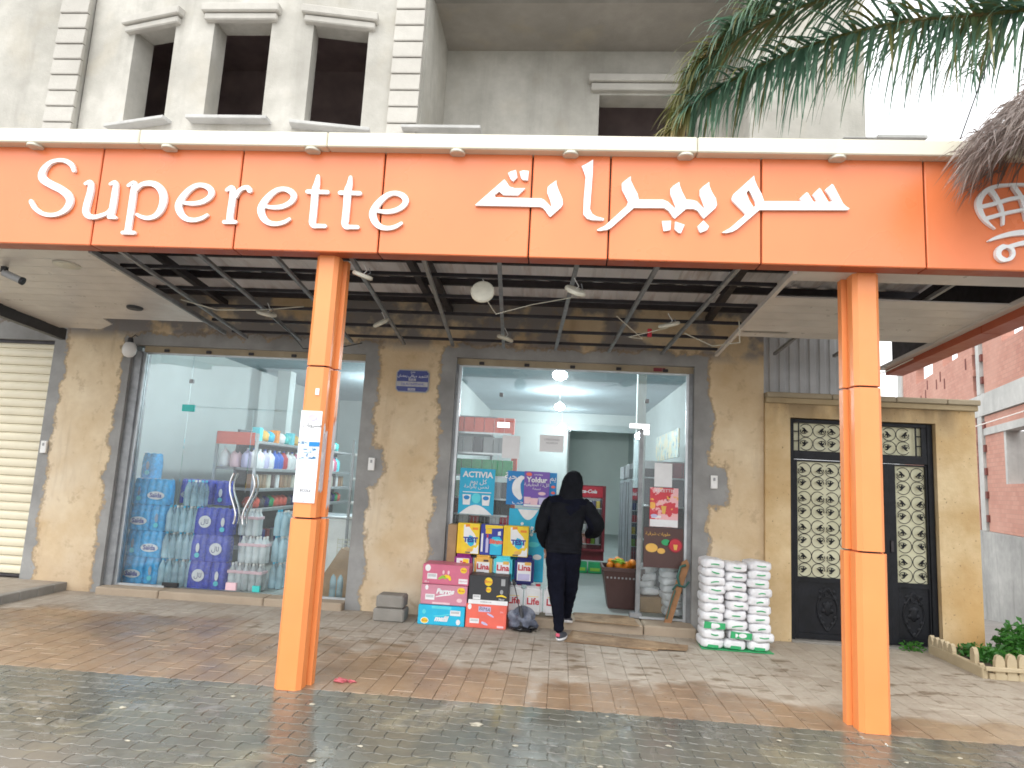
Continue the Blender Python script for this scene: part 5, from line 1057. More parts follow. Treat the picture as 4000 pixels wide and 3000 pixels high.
# ================================================================== SACKS
protos = []
def sack_mesh(seed):
    bm = bmesh.new(); bmesh.ops.create_cube(bm, size=2); bmesh.ops.subdivide_edges(bm, edges=bm.edges[:], cuts=7, use_grid_fill=True); r = random.Random(seed); p = [r.uniform(0, 6) for _ in range(6)]
    for v in bm.verts:
        x, y, z = v.co; n = 4.6; q = (abs(x) ** n + abs(y) ** n + abs(z) ** n) ** (1 / n); x, y, z = x / q, y / q, z / q
        edge = max(0, abs(x) - .80) * .7
        k = 1 + .025 * math.sin(p[0] + 5 * x + 3 * y) + .02 * math.sin(p[1] + 11 * y + 4 * x)
        v.co = Vector((x * .115 * k, y * .17 * k, z * .0485 * k * (1 - edge) + .046 + .004 * math.sin(p[2] + 4 * x) + .003 * math.sin(p[3] + 9 * x + 3 * y)))
    me = MB().bm(bm).mesh('sack_body', True, 80); me.materials.append(M['sack']); return me
protos = [sack_mesh(s) for s in range(5)]
def sack(x, y, z, rz, label, seed, green=1, name='flour_sack', group='white sacks stacked on the paving', sc=1.):
    r = random.Random(seed); t = thing(name, label, 'sack', (x, y, z), group, world=False, rz=rz); t.scale = (sc, 1, 1)
    link('sack_body', protos[seed % 5], None, t)
    w = r.uniform(.03, .05)
    if green == 1: obj('green_print', MB().ribbon([(-w, .046 + r.uniform(-.012, .012), .010), (0, .046, .012), (w, .046 + r.uniform(-.006, .006), .010)], -.176, -.166), M['green'], t, fix=True)
    elif green == 2: obj('green_print', MB().prism([(-.06, .01), (.05, .008), (.05, .036), (-.05, .040)], -.174, -.160, 'y'), M['green'], t, fix=True)
    elif green == 3: obj('green_print', MB().prism([(-.108, .02), (.10, .016), (.105, .075), (-.10, .085)], -.172, -.150, 'y'), M['green'], t, fix=True); obj('white_ring', MB().ellipse(.01, .05, .04, .022, -.176, -.1721), M['sack'], t)
ordn = ['lowest', 'second from the bottom', 'third from the bottom', 'fourth from the bottom', 'fifth from the bottom', 'fifth from the top', 'fourth from the top', 'third from the top', 'second from the top', 'topmost']
rr = random.Random(21)
for ci, (cx, cn) in enumerate(((1.625, 'left'), (1.855, 'middle'), (2.085, 'right'))):
    n = 10 if ci != 1 else 9; z = .012; st = .0875 if ci != 1 else .095
    for k in range(n):
        lab = ordn[k] if n == 10 else (['lowest', 'second from the bottom', 'third from the bottom', 'fourth from the bottom', 'middle one', 'fourth from the top', 'third from the top', 'second from the top', 'topmost'][k])
        if n == 9: pass
        gk = 2 if k == 0 else 3 if (ci == 0 and k == 2) or (ci == 1 and k == 1) else 1
        off = (.04 if ci > 0 and k == 1 else 0) + rr.uniform(-.012, .012)
        sack(cx + off, 7.33 + rr.uniform(-.012, .012), z, R(rr.uniform(-2.5, 2.5)), 'white sack in the %s column of the outdoor stack, %s' % (cn, lab), ci * 13 + k, gk)
        z += st
sack_back = 0
for ci, cx in enumerate((1.63, 1.86, 2.08)):
    pass
tag(obj('green_tarp', MB().prism([(1.50, 7.15), (2.21, 7.14), (2.20, 7.48), (1.52, 7.50)], .004, .010, 'z'), M['green'], fix=True), 'thin green plastic sheet under the outdoor sack stack', 'sheet')
# sacks inside, behind the right pane
for k in range(7): sack(1.37 + rr.uniform(-.02, .02), 8.32, .115 + k * .085, R(rr.uniform(-5, 5)), 'white sack with red print behind the right glass pane, %s of that pile' % ['lowest', 'second', 'third', 'middle', 'fifth', 'sixth', 'topmost'][k], 40 + k, 0, 'rice_sack', 'white sacks piled behind the right glass pane')
for k in range(4): sack(1.12 + rr.uniform(-.02, .02), 8.55, .30 + k * .085, R(rr.uniform(-25, 25)), 'crumpled white sack nearer the door behind the glass, %s one' % ['lowest', 'second', 'third', 'top'][k], 60 + k, 0, 'rice_sack', 'white sacks piled behind the right glass pane')
tag(obj('crate', MB().cbox(1.02, 8.35, .106, 1.45, 8.8, .285, .01), M['cardboard']), 'brown carton under the crumpled sacks behind the right pane', 'box')
t = thing('leaning_board', 'narrow wooden board with green tape leaning on the right glass pane', 'board', (1.33, 7.75, .10))
obj('plank', MB().prism([(1.235, .10), (1.315, .10), (1.505, .74), (1.475, .80), (1.42, .77)], 7.86, 7.885, 'y'), M['wood'], t, fix=True); obj('tape_band', MB().tube([(1.32, 7.85, .46), (1.36, 7.84, .52), (1.45, 7.84, .50), (1.50, 7.85, .56)], .012, 8), M['green_tape'], t, smooth=True)
obj('tape_band', MB().tube([(1.40, 7.85, .50), (1.37, 7.84, .60), (1.40, 7.84, .72), (1.46, 7.85, .74)], .014, 8), M['green_tape'], t, smooth=True); obj('tape_band', MB().tube([(1.26, 7.855, .14), (1.30, 7.85, .30), (1.35, 7.85, .46)], .008, 8), M['green_tape'], t, smooth=True)

# ================================================================== POSTERS ON THE RIGHT SHOPFRONT
PY = 7.968
a = sheet('poster', 'cyan yoghurt poster with white lettering on the left glass pane', 'poster', -1.185, 1.16, -.765, 1.70, PY, 'poster_cyan', .004)
text('ACTIVIA', .095, M['white'], a, -.97, PY - .008, 1.625, bold=.003); text(ar('كل يوم'), .075, M['white'], a, -.96, PY - .008, 1.545); text(ar('تحس بالراحة'), .06, M['white'], a, -.98, PY - .008, 1.485)
obj('printed_dome', MB().prism([(-1.17 + .39 * k / 14, 1.163 + .11 * math.sin(math.pi * k / 14)) for k in range(15)], PY - .009, PY - .0065, 'y'), M['white'], a, fix=True)
for x in (-1.09, -.86): obj('printed_pot', MB().prism([(x - .05, 1.39), (x + .05, 1.39), (x + .04, 1.27), (x - .04, 1.27)], PY - .009, PY - .0065, 'y'), M['white'], a, fix=True); obj('printed_fruit', MB().ellipse(x, 1.355, .036, .025, PY - .0105, PY - .0092), M['poster_blue'], a)
obj('printed_berry', MB().ellipse(-.975, 1.35, .055, .06, PY - .009, PY - .0065), M['cyan'], a); obj('printed_line', MB().box(-1.14, PY - .009, 1.415, -.80, PY - .0065, 1.425), M['white'], a)
a = sheet('poster', 'deep blue poster with white circle on the closed door leaf', 'poster', -.62, 1.30, -.03, 1.695, PY, 'poster_blue', .003)
text(ar('صحية'), .10, M['white'], a, -.53, PY - .008, 1.63, bold=.002); obj('printed_face', MB().ribbon([(-.45, 1.62, .05), (-.50, 1.55, .09), (-.50, 1.46, .10), (-.46, 1.39, .06)], PY - .008, PY - .005), M['white'], a, fix=True); text(ar('حب'), .08, M['white'], a, -.48, PY - .008, 1.335)
text(ar('يم'), .09, M['white'], a, -.075, PY - .008, 1.63)
for z in (1.53, 1.46): obj('printed_dot', MB().ellipse(-.07, z, .025, .015, PY - .008, PY - .005), M['coral'], a)
a = sheet('poster', 'purple dessert poster overlapping the deep blue one', 'poster', -.415, 1.285, -.115, 1.70, PY - .012, 'purple', .003)
text('Yoldur', .085, M['white'], a, -.265, PY - .019, 1.60, bold=.003); text(ar('اللذة الحقيقية'), .052, M['white'], a, -.265, PY - .019, 1.545); text(ar('نسمة'), .045, M['white'], a, -.265, PY - .019, 1.50); text('nouveau', .03, M['white'], a, -.25, PY - .019, 1.665)
obj('printed_badge', MB().ellipse(-.36, 1.665, .035, .022, PY - .019, PY - .016), M['coral'], a); obj('printed_badge', MB().ellipse(-.20, 1.445, .045, .02, PY - .019, PY - .016), M['pink_pale'], a)
for x, z, w_ in ((-.37, 1.36, .04), (-.29, 1.35, .05), (-.19, 1.36, .05)): obj('printed_pot', MB().prism([(x - w_, z + .04), (x + w_, z + .04), (x + w_ * .8, z - .04), (x - w_ * .8, z - .04)], PY - .019, PY - .016, 'y'), M['pink_pale' if x < -.2 else 'lilac'], a, fix=True)
obj('printed_band', MB().box(-.41, PY - .0175, 1.29, -.12, PY - .016, 1.315), M['white'], a)
sheet('paper_sheet', 'blank white sheet taped high on the glass left of the lamps', 'paper', -.70, 1.84, -.49, 2.11, PY, 'paper', .002)
a = sheet('sticker', 'faint printed notice stuck high on the closed door leaf', 'sticker', -.255, 1.94, .03, 2.14, PY, M['glass_paper'] if 'glass_paper' in M else 'paper', 0)
text('2 PERSONNES', .03, M['grey'], a, -.11, PY - .002, 2.085); text('MAXIMUM', .03, M['grey'], a, -.11, PY - .002, 2.045)
a = sheet('paper_sheet', 'blank white sheet taped on the right pane above the red poster', 'paper', 1.105, 1.60, 1.31, 1.875, PY, 'paper', .002)
a = sheet('poster', 'red and pink recipe poster on the right glass pane', 'poster', 1.06, 1.14, 1.385, 1.59, PY, m_print('food_print', (.62, .06, .08), [((.85, .48, .50), .50), ((.85, .45, .10), .60), ((.12, .02, .02), .64)], 9), .003)
obj('printed_band', MB().box(1.063, PY - .007, 1.143, 1.382, PY - .005, 1.225), M['white'], a); obj('printed_text', MB().box(1.08, PY - .009, 1.24, 1.19, PY - .0068, 1.27), M['white'], a); text('RECETTES', .05, M['white'], a, 1.23, PY - .009, 1.555)
obj('printed_glass', MB().prism([(1.19, 1.38), (1.25, 1.38), (1.235, 1.29), (1.205, 1.29)], PY - .009, PY - .006, 'y'), M['gold'], a, fix=True); obj('printed_seal', MB().ellipse(1.11, 1.265, .04, .02, PY - .010, PY - .0092), M['lilac'], a)
a = sheet('poster', 'dark brown poster with pastries and round red seal low on the right pane', 'poster', 1.0, .68, 1.45, 1.13, PY - .003, 'brown', .002)
for x, z, rx, rz, mt in ((1.09, .90, .07, .05, 'gold'), (1.20, .87, .045, .032, 'gold'), (1.25, .97, .05, .035, 'green'), (1.36, .94, .085, .085, 'dark_red'), (1.36, .94, .07, .07, 'red')): obj('printed_motif', MB().ellipse(x, z, rx, rz, PY - (.010 if mt != 'red' else .012), PY - .0075), M[mt], a)
obj('printed_cup', MB().prism([(1.335, .95), (1.385, .95), (1.375, .89), (1.345, .89)], PY - .015, PY - .0125, 'y'), M['gold'], a, fix=True); text(ar('حلويات شرقية'), .05, M['gold'], a, 1.16, PY - .010, 1.06)
tag(obj('sticker', MB().box(1.06, 7.925, 2.955, 1.16, 7.929, 3.0).box(1.165, 7.925, 2.955, 1.20, 7.929, 3.0), M['dark_red']), 'small red and dark sticker on the shutter box above the door', 'sticker')
tag(obj('sticker', MB().box(-1.9, 4.958, 2.16, -1.87, 4.9605, 2.21), M['white']), 'tiny white round sticker above the papers on the left column', 'sticker')

# litter and pebbles
t = tag(obj('litter', lump((-1.60, 5.25, .01), .05, .035, .016, 3, .4), simple('pink_litter', (.50, .12, .14), .6), smooth=True), 'crumpled pink plastic scrap on the paving right of the left column', 'litter')
tag(obj('litter', lump((-1.52, 5.26, .006), .04, .02, .010, 5, .5), MATS['pink_litter'], smooth=True), 'flat pink plastic scrap lying beside the crumpled one', 'litter')
mk('pebble_grey', (.42, .39, .31), .8, 0, .3, 30)
rr = random.Random(9)
spots = [(-.474, 4.59, .035, 'pale stone larger than the others in the wet paving'), (-2.756, 4.383, .02, 'white paper scrap on the wet paving left of the left column'), (-1.62, 4.72, .018, 0), (-1.1, 4.1, .014, 0), (.2, 4.8, .013, 0), (.75, 4.5, .016, 0), (1.5, 4.75, .014, 0), (1.9, 4.3, .016, 0), (.3, 4.1, .014, 0), (-1.3, 3.85, .02, 0), (2.6, 4.7, .013, 0), (-2.2, 4.75, .015, 0), (-3.1, 4.1, .014, 0), (1.1, 4.0, .013, 0), (-.2, 4.3, .015, 0), (0.4, 4.95, .012, 0), (-.9, 4.75, .011, 0), (2.2, 4.55, .012, 0), (-2.4, 3.9, .014, 0)]
for x, y, r, lab in spots:
    tag(obj('pebble', lump((x, y, .002), r * 1.2, r * .8, r * .3, int(abs(x * 100)), .3, 10, 8), M['pebble_grey'], smooth=True), lab or 'small pale pebble scattered on the wet grey paving', 'pebble', None if lab else 'small pale pebbles on the wet paving')
# ================================================================== LEFT SHOP: water packs, shelves
def bottle_mesh(h=.315, r=.042, mt='bottle_clear', cap='white', name='bottle'):
    b = MB().lathe([(r * .9, 0), (r, .02), (r, h * .28), (r * .92, h * .34), (r, h * .40), (r, h * .62), (r * .8, h * .76), (r * .38, h * .90), (r * .34, h * .95)], 0, 0, 10)
    me = b.mesh(name, True, 50); me.materials.append(M[mt]); return me
bm_clear = bottle_mesh(r=.0455); bm_white = bottle_mesh(r=.0455, mt='bottle_white'); bm_blue = bottle_mesh(mt='bottle_blue')
capm = MB().lathe([(.016, .296), (.017, .318), (.014, .322)], 0, 0, 8).mesh('bottle_cap', True); capm.materials.append(M['white_plastic'])
capb = MB().lathe([(.016, .296), (.017, .318), (.014, .322)], 0, 0, 8).mesh('bottle_cap', True); capb.materials.append(M['sky_box'])
bandm = MB().cbox(-.131, -.046, .08, .131, .136, .20, .03).mesh('label_band', True)
def wrap_mesh(w, nb, mt, name='shrink_wrap'):
    """film drawn tight over nb bottles side by side"""
    m = MB(); rows = [0, .03, .12, .20, .25, .29, .312]; wid = [1, 1, 1, 1, .86, .55, .42]; n = nb * 6 + 1; vs_ = []; d = .095
    for z, k in zip(rows, wid):
        ring_ = []
        for side, sg in ((-1, -1), (1, 1)):
            for i in range(n):
                u = i / (n - 1) * (1 if side < 0 else -1) + (0 if side < 0 else 1); x = (u - .5) * w
                ph = abs(math.sin(math.pi * u * nb)); yy = sg * (d * (k * .5 + .5) * (.82 + .18 * ph) if k < 1 else d * (.88 + .12 * ph))
                ring_.append((x, yy + .05, z + (.012 * ph if z > .28 else 0)))
        vs_ += ring_
    N = 2 * n; fs = [(j * N + i, j * N + (i + 1) % N, (j + 1) * N + (i + 1) % N, (j + 1) * N + i) for j in range(len(rows) - 1) for i in range(N)]
    fs.append(tuple((len(rows) - 1) * N + i for i in range(N))); m.add(vs_, fs); me = m.mesh(name, True, 70); me.materials.append(M[mt]); return me
wb3, wb2 = wrap_mesh(.27, 3, 'film_blue'), wrap_mesh(.18, 2, 'film_blue'); wn3 = wrap_mesh(.27, 3, 'film_navy'); wn2 = wrap_mesh(.18, 2, 'film_navy')
def blue_pack(x, z, y, wide, label, navy=0, round_=0):
    t = thing('water_pack', label, 'water pack', (x, y, z), 'shrink wrapped water packs in the left shop window', world=False)
    link('shrink_wrap', (wn3 if wide else wn2) if navy else (wb3 if wide else wb2), None, t)
    if round_: 
        obj('printed_disc', MB().ellipse(0, .155, .078, .074, -.056, -.050), M['white'], t); text(ar('لال'), .08, M['navy'], t, 0, -.058, .155)
    elif wide:
        obj('printed_label', MB().ellipse(0, .115, .112, .050, -.056, -.050), M['white'], t); text('Saïda', .078, M['deep_blue'], t, 0, -.058, .115, bold=.002)
    else:
        obj('printed_bottle', MB().ellipse(0, .16, .022, .055, -.056, -.050), M['bottle_blue'] if not navy else M['white'], t); obj('printed_label', MB().ellipse(0, .07, .03, .03, -.056, -.050), M['cyan'], t)
def clear_pack(x, z, y, label, nx=4, pinkish=0, mesh=None):
    t = thing('water_pack', label, 'water pack', (x, y, z), 'clear water bottle packs in the left shop window', world=False)
    for i in range(nx):
        for j in range(2):
            o = link('bottle', bm_white if pinkish else bm_clear, None, t); o.location = ((i - (nx - 1) / 2) * .088, j * .088, 0)
            o = link('bottle_cap', capm if pinkish or i % 2 else capb, None, t); o.location = ((i - (nx - 1) / 2) * .088, j * .088, 0)
    if pinkish: obj('label_band', MB().cbox(-nx * .044, -.048, .20, nx * .044, .135, .235, .004), M['pink_pale'], t)
ro = ['bottom', 'second', 'third', 'top']
for k in range(4):
    z = .075 + k * .322; s = k % 2
    blue_pack(-5.25 if not s else -5.06, z, 8.22, 1, 'bright blue water pack with white oval label, %s row at the left frame' % ro[k])
    blue_pack(-5.02 if not s else -5.29, z, 8.23, 0, 'narrow end of a bright blue water pack, %s row at the left frame' % ro[k])
blue_pack(-5.30, .075 + 4 * .322, 8.35, 0, 'bluish pack peeping over the top of the bright blue water packs')
for k in range(3): clear_pack(-4.70 + .01 * k, .075 + k * .325, 8.2, 'pack of clear bottles beside the bright blue packs, %s row' % ro[k], 5)
clear_pack(-4.60, .075 + 3 * .325, 8.25, 'pack of clear bottles standing on top of the clear bottle column', 3)
blue_pack(-4.36, .075, 8.16, 1, 'navy water pack with white disc, bottom row', 1, 1); blue_pack(-4.125, .075, 8.16, 0, 'end of a navy water pack, bottom row', 1)
blue_pack(-4.18, .075 + .322, 8.17, 1, 'navy water pack with white disc, middle row shifted right', 1, 1); blue_pack(-4.41, .397, 8.17, 0, 'end of a navy water pack, middle row', 1)
blue_pack(-4.36, .719, 8.18, 1, 'navy water pack with white disc, top row', 1, 1); blue_pack(-4.13, .719, 8.18, 0, 'end of a navy water pack, top row', 1)
for k, (x, n) in enumerate(((-3.80, 5), (-3.76, 4), (-3.86, 3))): clear_pack(x, .075 + k * .325, 8.2 + .04 * k, 'pack of clear bottles with pale pink band right of the navy packs, %s row' % ro[k], n, 1)
for k in range(3): clear_pack(-3.52, .075 + k * .325, 8.45, 'bluish bottle pack deeper in the shop left of the white cabinet, %s row' % ro[k], 2)
for x in (-4.9, -4.68, -4.47): blue_pack(x, 1.05, 8.7, 1 if x < -4.8 else 0, 'dim bluish pack behind the clear bottles, %s of three' % {-4.9: 'left', -4.68: 'middle', -4.47: 'right'}[x], 1)
# gondola shelving seen from its end and aisle side
GS = thing('gondola_shelf', 'long white shelf unit running back into the left shop with red header', 'shelf', (-4.2, 9.4, .07))
y0, y1, gx0, gx1 = 9.3, 13.6, -4.95, -4.32
obj('end_frame', MB().box(gx0, y0 - .03, .07, gx0 + .04, y0, 2.05).box(gx1 - .04, y0 - .03, .07, gx1, y0, 2.05), M['alu'], GS)
obj('back_panel', MB().box((gx0 + gx1) / 2 - .02, y0, .07, (gx0 + gx1) / 2 + .02, y1, 2.1), M['dark_grey'], GS)
obj('header_panel', MB().box(gx0 + .02, y0 - .05, 1.88, gx1 - .05, y0 - .032, 2.06), M['coral'], GS)
lv = (.45, .98, 1.27, 1.56, 1.95)
for z in lv: obj('shelf_board', MB().cbox(gx0, y0, z - .04, gx1, y1, z, .006), M['grey'], GS); 
for z in lv[1:4]: obj('price_rail', MB().box(gx1 + .001, y0, z - .045, gx1 + .012, y1, z - .005), M['alu'], GS)
def prod_mesh(kind):
    m = MB()
    if kind == 'bottle': m.lathe([(.045, 0), (.055, .02), (.055, .16), (.035, .20), (.02, .225), (.02, .25)], 0, 0, 10)
    elif kind == 'round': m.lathe([(.07, 0), (.082, .03), (.082, .17), (.05, .22), (.022, .24), (.022, .26)], 0, 0, 12)
    elif kind == 'box': m.cbox(-.06, -.05, 0, .06, .05, .20, .004)
    elif kind == 'bag': m = lump((0, 0, .08), .09, .07, .09, 3, .2, 12, 8)
    elif kind == 'can': m.lathe([(.033, 0), (.035, .01), (.035, .11), (.03, .12)], 0, 0, 10)
    return m
PCache = {}
ORD = ['first', 'second', 'third', 'fourth', 'fifth', 'sixth', 'seventh', 'eighth', 'ninth', 'tenth', 'eleventh', 'twelfth', 'thirteenth', 'fourteenth', 'fifteenth', 'sixteenth', 'seventeenth', 'eighteenth', 'nineteenth', 'twentieth', 'twenty-first', 'twenty-second', 'twenty-third', 'twenty-fourth', 'twenty-fifth', 'twenty-sixth', 'twenty-seventh', 'twenty-eighth', 'twenty-ninth', 'thirtieth']
def product(kind, mt, loc, name, label, cat, group, cap=None):
    k = (kind, mt)
    if k not in PCache: me = prod_mesh(kind).mesh(name, kind != 'box', 50); me.materials.append(M[mt]); PCache[k] = me
    o = link(name, PCache[k], None); o.location = loc; tag(o, label, cat, group)
    if cap:
        kc = ('cap', cap)
        if kc not in PCache: mc = MB().lathe([(.022, .0), (.022, .03)], 0, 0, 8).mesh('cap'); mc.materials.append(M[cap]); PCache[kc] = mc
        c = link('cap', PCache[kc], None, o); c.location = (0, 0, .25)
    return o
rr = random.Random(4)
cols = ['white', 'white', 'lilac', 'white', 'blue', 'blue', 'red', 'white', 'white', 'pink', 'cyan']
for k in range(22): product('round', cols[k % 11], (gx1 - .10, y0 + .10 + k * .17, 1.56), 'detergent_bottle', 'rounded %s detergent bottle, %s from the near end of the aisle shelf' % (cols[k % 11].replace('_', ' '), ORD[k]), 'bottle', 'detergent bottles on the gondola in the left shop', 'white' if k % 2 else 'blue')
for k in range(3): product('round', ('white', 'pink_pale', 'lilac')[k], (gx0 + .12 + k * .17, y0 + .05, 1.56), 'detergent_bottle', '%s detergent bottle at the near end of the shelf in the left shop' % ('white', 'pale pink', 'lilac')[k], 'bottle', 'detergent bottles on the gondola in the left shop', 'white')
for k in range(18): product('bag' if k % 3 else 'box', ('cyan', 'gold', 'sky_box', 'orange_fruit', 'white', 'teal')[k % 6], (gx1 - .13, y0 + .2 + k * .2, 1.95), 'packet', 'crumpled %s packet, %s from the near end of the top shelf' % (('turquoise', 'golden', 'sky blue', 'orange', 'white', 'teal')[k % 6], ORD[k]), 'packet', 'packets on the top of the gondola')
for k in range(26): product('box', ('wood', 'cardboard', 'cardboard', 'off_white', 'brown', 'white')[k % 6], (gx1 - .10, y0 + .1 + k * .155, 1.27), 'packet', '%s packet, %s from the near end of the third shelf' % (('brown', 'tan', 'tan', 'cream', 'dark brown', 'white')[k % 6], ORD[k]), 'packet', 'packets on the third shelf of the gondola')
for k in range(24): product('bag', ('coral', 'coral', 'dark_grey', 'navy', 'green', 'coral')[k % 6], (gx1 - .12, y0 + .12 + k * .165, .98), 'packet', '%s bag, %s from the near end of the low shelf behind the handles' % (('orange red', 'orange red', 'dark grey', 'navy', 'green', 'orange red')[k % 6], ORD[k]), 'packet', 'bags on the low shelf of the gondola')
for k in range(20): product('box', ('navy', 'dark_red', 'dark_grey')[k % 3], (gx1 - .12, y0 + .12 + k * .16, .45), 'packet', '%s carton, %s from the near end of the bottom shelf' % (('navy', 'dark red', 'dark grey')[k % 3], ORD[k]), 'packet', 'cartons on the bottom shelf of the gondola')
# second shelf against the divider, white cabinet, brown carton
SS = thing('wall_shelf', 'wall shelving stocked with small goods at the right of the left shop window', 'shelf', (-2.35, 9.5, .07))
obj('back_panel', MB().box(-2.14, 8.7, .07, -2.105, 12.5, 2.0), M['off_white'], SS)
for z in (1.0, 1.19, 1.5, 1.82): obj('shelf_board', MB().cbox(-2.75, 8.7, z - .03, -2.14, 12.5, z, .005), M['white_plastic'], SS)
obj('upright', MB().box(-2.75, 8.68, .07, -2.72, 8.71, 2.0), M['grey'], SS)
for j, z in enumerate((1.0, 1.19, 1.5, 1.82)):
    for q, c in enumerate([[('red', 'dark_grey', 'grey'), ('yellow', 'lime', 'white'), ('pink', 'white', 'green'), ('cyan', 'sky_box', 'white')][j][i] for i in range(3)]):
        product('box' if j != 1 else 'can', c, (-2.46 + q * .14, 8.78, z), 'packet', '%s item at the near end of the %s wall shelf, %s from the aisle' % (c.replace('_', ' '), ['lowest', 'second', 'third', 'top'][j], ORD[q]), 'packet', 'small goods on the wall shelf of the left shop')
    for k in range(20):
        c = [('red', 'dark_grey', 'red', 'grey'), ('yellow', 'off_white', 'lime', 'white'), ('pink', 'off_white', 'white', 'green'), ('cyan', 'sky_box', 'white', 'cyan')][j][k % 4]
        product('can' if j == 1 else 'box' if j != 3 else 'bag', c, (-2.62, 8.8 + k * .14, z), 'packet', 'small %s item, %s from the near end of the %s wall shelf' % (c.replace('_', ' '), ORD[k], ['lowest', 'second', 'third', 'top'][j]), 'packet', 'small goods on the wall shelf of the left shop')
t = thing('white_cabinet', 'white chest cabinet standing behind the left orange column', 'cabinet', (-3.0, 9.0, .07)); obj('cabinet_body', MB().cbox(-3.72, 8.8, .12, -2.30, 9.4, .96, .01), M['white_plastic'], t)
obj('cabinet_door', MB().cbox(-3.70, 8.785, .14, -3.02, 8.799, .93, .006), M['white_plastic'], t); obj('cabinet_door', MB().cbox(-3.00, 8.785, .14, -2.32, 8.799, .93, .006), M['white_plastic'], t); obj('cabinet_top', MB().cbox(-3.74, 8.78, .962, -2.28, 9.42, .99, .006), M['alu'], t)
t = tag(obj('carton', MB().prism([(-2.80, .085), (-2.45, .085), (-2.45, .62), (-2.60, .66), (-2.78, .36)], 8.1, 8.3, 'y'), M['cardboard'], fix=True), 'brown cardboard carton standing at the right end of the left window', 'box')
clear_pack(-2.62, .075, 8.12 - .0, 'blue capped bottles low at the right end of the left window', 2)
cr = thing('wire_basket', 'cream wire basket on the floor at the right of the left window', 'basket', (-2.6, 8.6, .5)); 
for k in range(5): obj('basket_wire', MB().tube([(-2.78, 8.5, .52 + k * .05), (-2.46, 8.5, .52 + k * .05)], .006, 5), M['off_white'], cr)
for k in range(6): obj('basket_wire', MB().tube([(-2.78 + k * .064, 8.5, .50), (-2.78 + k * .064, 8.5, .74)], .005, 5), M['off_white'], cr)

# ================================================================== RIGHT SHOP
RK = thing('wire_rack', 'dark wire shelf rack with red post inside the right shop', 'shelf', (-1.5, 8.9, .1))
obj('rack_post', MB().cbox(-.66, 9.0, .1, -.58, 9.08, 2.12, .005), M['coral'], RK, label='red corner post of the rack')
for x, y in ((-1.86, 8.3), (-1.40, 8.22), (-.95, 9.0)): obj('rack_post', MB().cbox(x, y, .1, x + .03, y + .03, 2.3, .003), M['zinc'], RK)
for z in (.65, .95, 1.15, 1.35, 1.62, 1.90, 2.15): obj('rack_shelf', MB().cbox(-1.88, 8.25, z - .012, -.9, 9.0, z, .003), M['dark_grey'], RK); 
for z in (.65, .95, 1.15, 1.35, 1.62, 1.90, 2.15): obj('shelf_edge', MB().box(-1.86, 8.235, z - .018, -.62, 8.249, z + .004), M['alu'], RK)
for k in range(15): obj('rack_wire', MB().tube([(-1.25 + k * .045, 8.22, 1.0), (-1.25 + k * .045, 8.22, 1.12)], .003, 4), M['alu'], RK)
for j, (z, cs_) in enumerate(((2.15, ('coral', 'coral', 'coral')), (1.90, ('dark_grey', 'grey', 'grey')), (1.62, ('green', 'green', 'green')), (1.35, ('charcoal', 'green', 'grey')), (1.15, ('charcoal', 'dark_red', 'charcoal')), (.95, ('red', 'charcoal', 'white')), (.65, ('charcoal', 'navy', 'grey')))):
    for k in range(7):
        product('box', cs_[k % 3], (-1.42 + k * .128, 8.36, z), 'packet', '%s packet, %s from the left on the %s rack shelf' % (cs_[k % 3].replace('_', ' '), ORD[k], ['topmost', 'second', 'third', 'fourth', 'fifth', 'sixth', 'lowest'][j]), 'packet', 'packets on the wire rack in the right shop')
tag(obj('storage_bin', MB().cbox(-1.28, 8.30, 2.14 + .205, -.80, 8.6, 2.14 + .22, .005).cbox(-.98, 8.35, 1.905, -.7, 8.5, 2.06, .01), M['grey']), 'grey plastic lid and bin on the rack', 'bin')
# drinks fridge at the back
F = thing('drinks_fridge', 'red glass door drinks fridge with cola lettering at the back of the shop', 'fridge', (.6, 11.75, .105))
FX0, FX1, FYY = .13, .80, 11.7
obj('fridge_body', MB().cbox(FX0, FYY + .02, .30, FX1, FYY + .6, 1.56, .012), M['dark_red'], F); obj('header_panel', MB().box(FX0 + .03, FYY + .005, 1.36, FX1 - .04, FYY + .019, 1.54), M['red'], F)
text('Coca-Cola', .085, M['white'], F, (FX0 + FX1) / 2, FYY + .003, 1.455, shear=.3, bold=.003)
obj('fridge_inside', MB().box(FX0 + .05, FYY + .012, .56, FX1 - .06, FYY + .019, 1.34), M['dark_grey'], F)
for z in (.58, .78, .98, 1.18): obj('fridge_shelf', MB().box(FX0 + .05, FYY - .05, z - .012, FX1 - .06, FYY + .01, z), M['white_plastic'], F)
obj('fridge_door', MB().box(FX0 + .04, FYY - .085, .50, FX1 - .05, FYY - .08, 1.35), M['glass_clean'], F)
obj('door_frame', MB().box(FX0, FYY - .09, .46, FX0 + .04, FYY + .02, 1.56).box(FX1 - .045, FYY - .09, .46, FX1, FYY + .02, 1.56).box(FX0 + .04, FYY - .09, .46, FX1 - .045, FYY + .0, .50), M['dark_red'], F)
obj('kick_panel', MB().box(FX0, FYY - .0, .30, FX1, FYY + .018, .45), M['dark_red'], F)
for j, z in enumerate((.58, .78, .98, 1.18)):
    for k in range(7):
        c = ('navy', 'lemon', 'charcoal', 'coral', 'red', 'lime', 'white')[(k + j * 3) % 7]
        product('can', c, (FX0 + .10 + k * .075, FYY - .025, z), 'drink_bottle', '%s drink, %s from the left on the %s shelf of the cola fridge' % (c.replace('_', ' '), ORD[k], ['bottom', 'second', 'third', 'top'][j]), 'drink', 'drinks in the red fridge')
CR = thing('green_crates', 'green crates on the floor under the drinks fridge', 'crate', (.5, 11.6, .1))
for k in range(4): obj('crate_side', MB().cbox(.06 + k * .24, 11.5, .11, .28 + k * .24, 11.66, .29, .01), M['green'], CR)
